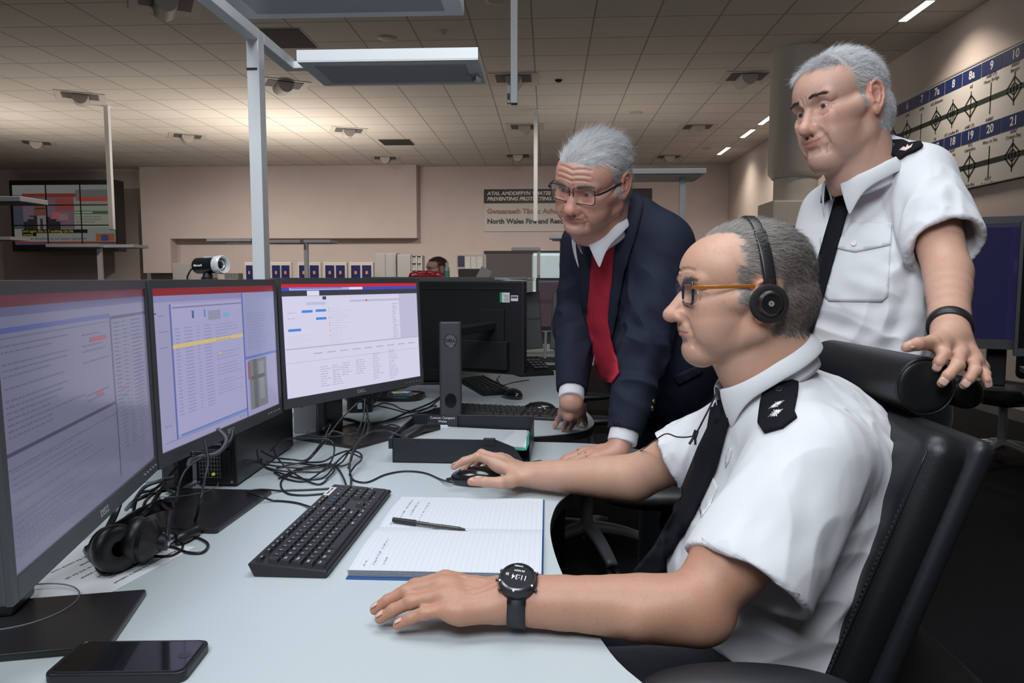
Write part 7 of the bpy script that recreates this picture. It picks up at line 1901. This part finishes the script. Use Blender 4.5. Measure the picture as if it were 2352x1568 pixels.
def star_base(root, cx, cy, m=SHELL, mm=None, L=.29, wm=None, zt=.40):
    wm = wm or SHELL
    b = BM(); cyl(b, (cx,cy,.09), (cx,cy,zt), .026, n=20); build('gas_column', b, m, root, world=True)
    for i in range(5):
        a = 2*math.pi*i/5+.3; e = Vector((cx+L*math.cos(a), cy+L*math.sin(a), .075))
        b = BM(); tube(b, catmull([Vector((cx,cy,.13)), Vector((cx,cy,.13)).lerp(e,.5)+Vector((0,0,.012)), e], 5), [1.25-.04*j for j in range(11)], 5, flat=(.024,.016)); build('base_spoke', b, m, root, smooth=True, world=True)
        b = BM(); t_ = Vector((-math.sin(a), math.cos(a), 0))
        for s_ in (-1,1): cyl(b, Vector((e.x,e.y,.028))+t_*.008*s_, Vector((e.x,e.y,.028))+t_*.026*s_, .028, n=20)
        bx(b, e.x-.008,e.x+.008,e.y-.008,e.y+.008,.03,.08)
        build('castor', b, wm, root, world=True)
star_base(ch, .52, 1.23)
b = BM(); bx(b, .42,.66,1.13,1.33,.38,.43); build('tilt_mechanism', b, SHELL, ch, world=True, bevel=.01)
b = BM(); tube(b, catmull([Vector((.62,1.23,.41)), Vector((.74,1.23,.43)), Vector(bot+A3(.05,.26,.05))], 5), .03, 5, flat=(1,.5)); build('back_support', b, SHELL, ch, world=True)
# ---------------------------------------------------------------- other chairs
GRYB = mat('grey chair metal', (.17,.18,.20), rough=.45, metal=.2); CLOTHB = mat('black chair fabric', (.012,.012,.014), rough=.9)
def task_chair(label, cx, cy, rz, base_m, back_h=.55, coat=False, seat_z=.47, grp=None):
    r = thing('office_chair', label, 'chair', (cx, cy, 0), rz, grp); Mx = world_of(r)
    def lm(nm, ops, lo, hi, m, vox):
        s = SDF(); ops(s); V, F = s.mesh(lo, hi, vox, 1); arr_mesh(nm, V, F, m, r, True, False)
    lm('seat', lambda s: s.box((0,0,seat_z), (.24,.235,.045), .04), (-.27,-.27,seat_z-.08), (.27,.27,seat_z+.08), CLOTHB, .012)
    lm('backrest', lambda s: s.box((0,.25,seat_z+.12+back_h/2), (.215,.035,back_h/2), .034), (-.25,.18,seat_z+.08), (.25,.32,seat_z+.2+back_h), CLOTHB, .012)
    b = BM(); tube(b, catmull([Vector((0,.05,seat_z-.06)), Vector((0,.25,seat_z-.04)), Vector((0,.30,seat_z+.10)), Vector((0,.29,seat_z+.3))], 5), .02, 5, flat=(1.4,.5)); build('back_support', b, base_m, r, smooth=True)
    for sx_ in (-1,1):
        b = BM(); tube(b, catmull([Vector((sx_*.18,0,seat_z-.05)), Vector((sx_*.28,0,seat_z-.02)), Vector((sx_*.29,0,seat_z+.18))], 5), .014, 6); build('arm_post', b, base_m, r, smooth=True)
        lm('armrest', lambda s: s.el((sx_*.285,0,seat_z+.20), (.045,.13,.018)), (sx_*.285-.06,-.15,seat_z+.16), (sx_*.285+.06,.15,seat_z+.24), SHELL, .008)
    b = BM(); cyl(b, (0,0,.09), (0,0,seat_z-.04), .026, n=18); build('gas_column', b, base_m, r)
    b = BM(); bx(b, -.09,.09,-.09,.09,seat_z-.09,seat_z-.045); build('tilt_mechanism', b, SHELL, r, bevel=.01)
    for i in range(5):
        a = 2*math.pi*i/5+.3; e = Vector((.29*math.cos(a), .29*math.sin(a), .075))
        b = BM(); tube(b, catmull([Vector((0,0,.14)), Vector((0,0,.14)).lerp(e,.5)+Vector((0,0,.015)), e], 5), [1.25-.04*j for j in range(11)], 5, flat=(.026,.016)); build('base_spoke', b, base_m, r, smooth=True)
        b = BM(); t_ = Vector((-math.sin(a), math.cos(a), 0))
        for s_ in (-1,1): cyl(b, Vector((e.x,e.y,.029))+t_*.008*s_, Vector((e.x,e.y,.029))+t_*.026*s_, .028, n=18)
        bx(b, e.x-.008,e.x+.008,e.y-.008,e.y+.008,.03,.08); build('castor', b, SHELL, r)
    if coat:
        lm('draped_coat', lambda s: (s.el((0,.27,seat_z+.62), (.25,.09,.20), .04), s.el((.0,.30,seat_z+.35), (.24,.075,.28), .04), s.disp(lambda p: folds(p, (0,.3,seat_z+.5), (0,.2,1), .018, .07, .5, 1, .5))), (-.32,.1,seat_z-.05), (.32,.45,seat_z+.9), mat('black coat cloth', (.010,.010,.013), rough=.9), .010)
    return r
q = G(1350,1250,.09); task_chair('empty dark office chair with grey star base under the rear desk edge', .17, 3.08, R(-90), GRYB, .42, seat_z=.45)
q = G(2285,1030,.12); task_chair('black office chair with silver star base at the right edge, coat over its back', q.x+.10, q.y+.1, R(200), mat('silver chair base', (.42,.43,.45), rough=.35, metal=.6), .50, True)
# ---------------------------------------------------------------- right hand workstation
mr = monitor('large black-framed monitor with dim blue screen behind the standing person', (P(2218,505,3.05).x-.03, P(2218,505,3.05).y, P(2218,500,3.05).z, -.42, 0), .345, .54, [(0,0,1,1,(34,34,74)),(.55,.0,1,1,(38,38,80)),(.60,.30,.95,.42,(48,48,92)),(.0,.0,1,.03,(60,60,80))], (1,1,1), .5, logo=None, bez=(.03,.03,.04))
mq = monitor('second black monitor cut off by the right edge of the photo', (P(2346,505,2.8).x, P(2346,505,2.8).y, P(2346,505,2.8).z, -.42, 0), .36, .52, None, logo=None, bez=(.012,.02,.03))
rd = desk('dark-topped desk with white drawers at the right edge', [(2.05,2.95),(3.6,2.2),(3.9,3.4),(2.5,4.0)], 1, legs=[(3.6,3.2,.05,.3)])
q = G(2245,860,.35); pd = thing('drawer_pedestal', 'white drawer unit under the right-hand desk', 'drawers', (2.45, 3.35, 0), R(-25))
b = BM(); bx(b, -.2,.22,-.25,.25,0,.69); build('body', b, mat('white laminate', (.45,.46,.48), rough=.45), pd, bevel=.003)
for k in range(4):
    b = BM(); bx(b, -.19,.21,-.268,-.251,.03+.163*k,.185+.163*k); dr_ = build('drawer', b, mat('white laminate'), pd, bevel=.003)
    b = BM(); bx(b, -.06,.08,-.280,-.268,.12+.163*k,.13+.163*k); build('handle', b, mat('alu edge', (.45,.45,.45)), dr_)
for k, (c, lb, a) in enumerate((((.45,.10,.04),'orange-covered booklet on the right-hand desk',4),((.6,.6,.6),'white papers beside the orange booklet',-9))):
    o_ = thing('booklet', lb, 'booklet', (2.35+.28*k, 3.12-.12*k, DT), R(a-25)); b = BM(); bx(b, -.12,.12,-.08,.08,0,.012); build('cover', b, mat('booklet %d' % k, c), o_, bevel=.001)
# dark divider at the left edge
dv = thing('desk_divider', 'nearly black upright panel at the very left edge in front of the dim monitor', 'panel', (-.63,.66,DT), 0)
b = BM(); bx(b, -.02,.02,-.25,.0,0,.32); build('panel', b, SHELL, dv, bevel=.006)
b = BM(); bx(b, -.05,.05,-.20,-.05,0,.012); build('panel_foot', b, SHELL, dv)

# ---------------------------------------------------------------- headset worn, watch, distant person
HB2 = mat('headset black', (.012,.013,.015), rough=.35); COP = mat('copper trim', (.55,.30,.18), rough=.3, metal=1)
IA = lambda x, y, z: HM @ Vector((x*.001, y*.001, z*.001))
wh = rootA
band = [(a, 88) for a in range(-8, 189, 12)]
pts = []
for a, rr in band:
    t_ = R(a); x = -rr*math.cos(t_)*.98; z = -12+(126)*math.sin(t_) if math.sin(t_) > 0 else -12+120*math.sin(t_); y = -16+10*math.sin(t_); pts.append(IA(x, y, z))
hsr = thing('worn_headset', 'slim black headset with round earpiece worn by the seated person', 'headset', (HM.translation.x, HM.translation.y, HM.translation.z))
b = BM(); tube(b, catmull(pts[1:], 5), .001, 5, flat=(2.2,7.5), up=HM.to_3x3() @ Vector((0,1,0))); build('headband', b, HB2, hsr, smooth=True, world=True)
b = BM(); tube(b, catmull(pts[1:6], 5), .001, 5, flat=(3.4,9), up=HM.to_3x3() @ Vector((0,1,0))); build('headband_sleeve', b, HB2, hsr, smooth=True, world=True)
# which side faces the viewer
sd = -1 if (HM @ Vector((-1,0,0))-CAMP).length < (HM @ Vector((1,0,0))-CAMP).length else 1
Mh = HM @ Matrix.Scale(.00088, 4) @ T(sd*95,-14,-22) @ RY(R(90*sd))
def hl(nm, prof, m, n=40, auto=45): b = BM(); lathe(b, prof, n, Mh); return build(nm, b, m, hsr, world=True, auto=auto)
hl('ear_cushion', [(0,-4),(20,-5),(29,-4),(32,0),(33,5),(31,10),(26,12),(22,11)], mat('foam cushion', (.010,.010,.011), rough=.9))
es = hl('ear_shell', [(23,9),(22,13),(18,16),(17,15)], HB2); hl('copper_ring', [(17.6,15.6),(18,16.6),(17,16.8),(16.6,15.6)], COP); hl('ear_plate', [(0,15),(10,15.2),(16.6,16.2)], mat('glossy black plate', (.015,.015,.017), rough=.12, coat=.5))
b = BM(); 
for i in range(7):
    a = 2*math.pi*i/7; cyl(b, Mh @ Vector((3*math.cos(a),3*math.sin(a),15.3)), Mh @ Vector((3*math.cos(a),3*math.sin(a),16.6)), .0017, n=8)
build('silver_mark', b, LOGO, hsr, world=True)
b = BM(); tube(b, [IA(sd*87,-15.5,6), IA(sd*88,-15.7,16)], .001, 5, flat=(1.6,3.6), up=HM.to_3x3() @ Vector((0,1,0))); build('slider', b, COP, hsr, world=True)
# lead with clip on the chest
b = BM(); tube(b, catmull([P(1650,892,1.06), P(1640,915,1.07), P(1620,955,1.10), P(1598,995,1.15), P(1582,1003,1.18), P(1555,1003,1.25), P(1530,996,1.33), P(1505,1010,1.36), P(1460,1040,1.50), P(1380,1060,1.58), P(1300,1075,1.66), G(1245,1068,DT+.004)], 8), .0013, 6); build('lead', b, CABM, hsr, smooth=True, world=True)
b = BM(); tube(b, [P(1600,988,1.13), P(1595,1004,1.13)], .004, 6); tube(b, [P(1596,1000,1.13), P(1583,1020,1.13)], .002, 6); tube(b, [P(1597,1000,1.13), P(1597,1021,1.13)], .002, 6); build('lead_clip', b, HB2, hsr, world=True)
# watch: face lies on the back of the wrist
wtc = thing('wristwatch', 'round black digital watch reading 11:34 on the near wrist of the seated person', 'watch', (wl.x, wl.y, wl.z))
fA = Vector(nrm(V3(wl)-V3(el_))); zc = Vector((.0,-.42,.9)); zc = (zc-fA*zc.dot(fA)).normalized(); yA = zc.cross(fA)
wc_ = wl-fA*.012
hit = armA_bvh.ray_cast(wc_+zc*.12, -zc); surf = hit[0] if hit[0] is not None else wc_+zc*.024
Mw = Matrix((fA, yA, zc)).transposed().to_4x4(); Mw.translation = surf+zc*.0
def wl_(nm, prof, m, n=48, auto=40, par=None): b = BM(); lathe(b, prof, n, Mw); return build(nm, b, m, par or wtc, world=True, auto=auto)
WB = mat('watch black', (.012,.012,.013), rough=.35)
wl_('watch_case', [(0,-.004),(.0235,-.004),(.0255,.000),(.0255,.009),(.0235,.0125),(.0215,.0130)], WB)
wl_('bezel', [(.0218,.0125),(.0228,.0136),(.0205,.0145),(.0195,.0130)], mat('watch steel', (.10,.10,.11), rough=.25, metal=.8))
wl_('dial', [(0,.0126),(.0198,.0126)], mat('watch dial', (.014,.015,.017), rough=.5, spec=.15))
for i in range(5):
    b = BM(); a = R(20+62*i); c_ = Vector((.0238*math.cos(a), .0238*math.sin(a), .0125)); cyl(b, Mw @ c_, Mw @ (c_+Vector((0,0,.0018))), .0013, n=10); build('bezel_screw', b, LOGO, wtc, world=True)
for a in (35,0,-35,150,210):
    b = BM(); d_ = Vector((math.cos(R(a)), math.sin(R(a)), 0)); cyl(b, Mw @ (d_*.025+Vector((0,0,.005))), Mw @ (d_*.029+Vector((0,0,.005))), .0022, n=10); build('side_button', b, mat('watch steel'), wtc, world=True)
WP = mat('watch digits', (.62,.66,.66), rough=.4, emit=(.5,.55,.55), estr=.25)
Mt_ = Mw @ T(0,0,.0129) @ RZ(R(-8))
text_mesh('digits', '11:34', .0115, WP, wtc, world_of(wtc).inverted() @ Mt_ @ T(-.002,0,0), .00005, 'CENTER', .0001, .8)
text_mesh('digits', '26', .0058, WP, wtc, world_of(wtc).inverted() @ Mt_ @ T(.0142,-.0022,0), .00005, 'CENTER', .0001, .8)
text_mesh('digits', '20 NOV', .0040, WP, wtc, world_of(wtc).inverted() @ Mt_ @ T(0,-.0105,0), .00005, 'CENTER', .0001)
text_mesh('maker_mark', 'GARMIN', .0030, WP, wtc, world_of(wtc).inverted() @ Mw @ T(0,-.0172,.0140) @ RZ(R(-8)), .00005, 'CENTER', .0001)
# strap: ring following the arm surface
strap_ring(armA_bvh, Vector(V3(wl))-fA*.012, fA, zc, .0115, mat('watch strap', (.022,.024,.027), rough=.55), wtc, 'strap')
b = BM()
for s_ in (-1,1): 
    for o_ in (-1,1): tube(b, [Mw @ Vector((o_*.009, s_*.020, .002)), Mw @ Vector((o_*.0095, s_*.0275, -.006))], .0030, 6)
build('lug', b, WB, wtc, world=True)
# ---------------------------------------------------------------- distant person
rootD = thing('person', 'distant person with short brown hair seated behind the red telephone', 'person', (P(1000,620,7.2).x, P(1000,620,7.2).y, 0))
QD = dict(hairline=70, hairfront=52, hairs=5000, hair0=(.05,.022,.012), hair1=(.13,.07,.04), gray=lambda p: .5+0*p[:,1], ltop=24, lside=20, hw=.5, skin=(.60,.40,.32), stub=0, creases=0, fat=-2, jaw=-4, nl=.5, temple=4)
HMd = head_matrix(1003, 617, 7.2, 62, 4, 0) @ Matrix.Scale(1.02, 4); hdd = make_head(QD, HMd, rootD, 12, 3.5)
core = SDF(); nk = HMd @ Vector((0,-.03,-.15)); cT = V3(nk)-A3(0,0,.28); core.rc(V3(nk), V3(nk)-A3(0,0,.1), .05, .06, .02); core.el(cT, (.14,.18,.2), .05); core.rc(cT+A3(-.02,-.17,.10), cT+A3(-.2,-.15,-.12), .05, .035, .03); core.rc(cT+A3(-.02,.17,.10), cT+A3(-.2,.15,-.12), .05, .035, .03)
V0, F0 = core.mesh(*bounds([V3(nk), cT-A3(.1,0,.2)], .25), .015, 1); join_body(rootD, [(V0,F0,np.tile((.60,.40,.32),(len(V0),1)),V3(nk)), (hdd[0],hdd[1],hdd[2],V3(nk))], SKIN)
s = SDF(); s.ops = [o for o in core.ops[1:]]; s.disp(lambda p: -.012); s.plane(V3(nk)-A3(0,0,.05), (0,0,1), .01); s.rc(cT-A3(0,0,.1), cT-A3(0,0,.30), .15, .15, .05)
cloth_mesh('blouse', s, *bounds([V3(nk), cT-A3(.1,0,.45)], .27), .012, mat('pale blouse', (.35,.33,.36), rough=.8), rootD, 1)
task_chair('office chair of the distant person, hidden behind the partition', cT[0]+.10, cT[1], R(-90), GRYB, .4, seat_z=.45)

# ---------------------------------------------------------------- groups of repeats
GR = {'cable':'loose cables on the desks', 'monitor':'computer monitors on the desks', 'task_lamp':'task lamps around the room', 'keyboard':'keyboards on the desks', 'mouse':'computer mice on the desks', 'desk':'desks in the room', 'hanging_post':'posts hanging from the ceiling',
      'paper_sheet':'paper sheets on the front desk', 'note':'cards and notes on the rear foot', 'office_chair':'office chairs', 'ceiling_sensor':'round ceiling fittings', 'ceiling_grille':'black ceiling grilles', 'cabinet':'grey cabinets along the back', 'booklet':'booklets on the right-hand desk', 'person':'people in the room'}
for o in list(SC.objects):
    if 'mw' in o: del o['mw']
    if o.parent is None and 'label' in o:
        k = o.name.split('.')[0]
        if k in GR and 'group' not in o: o['group'] = GR[k]
        w = o['label'].split()
        if len(w) > 16: print('LONG', o.name, len(w), o['label'])
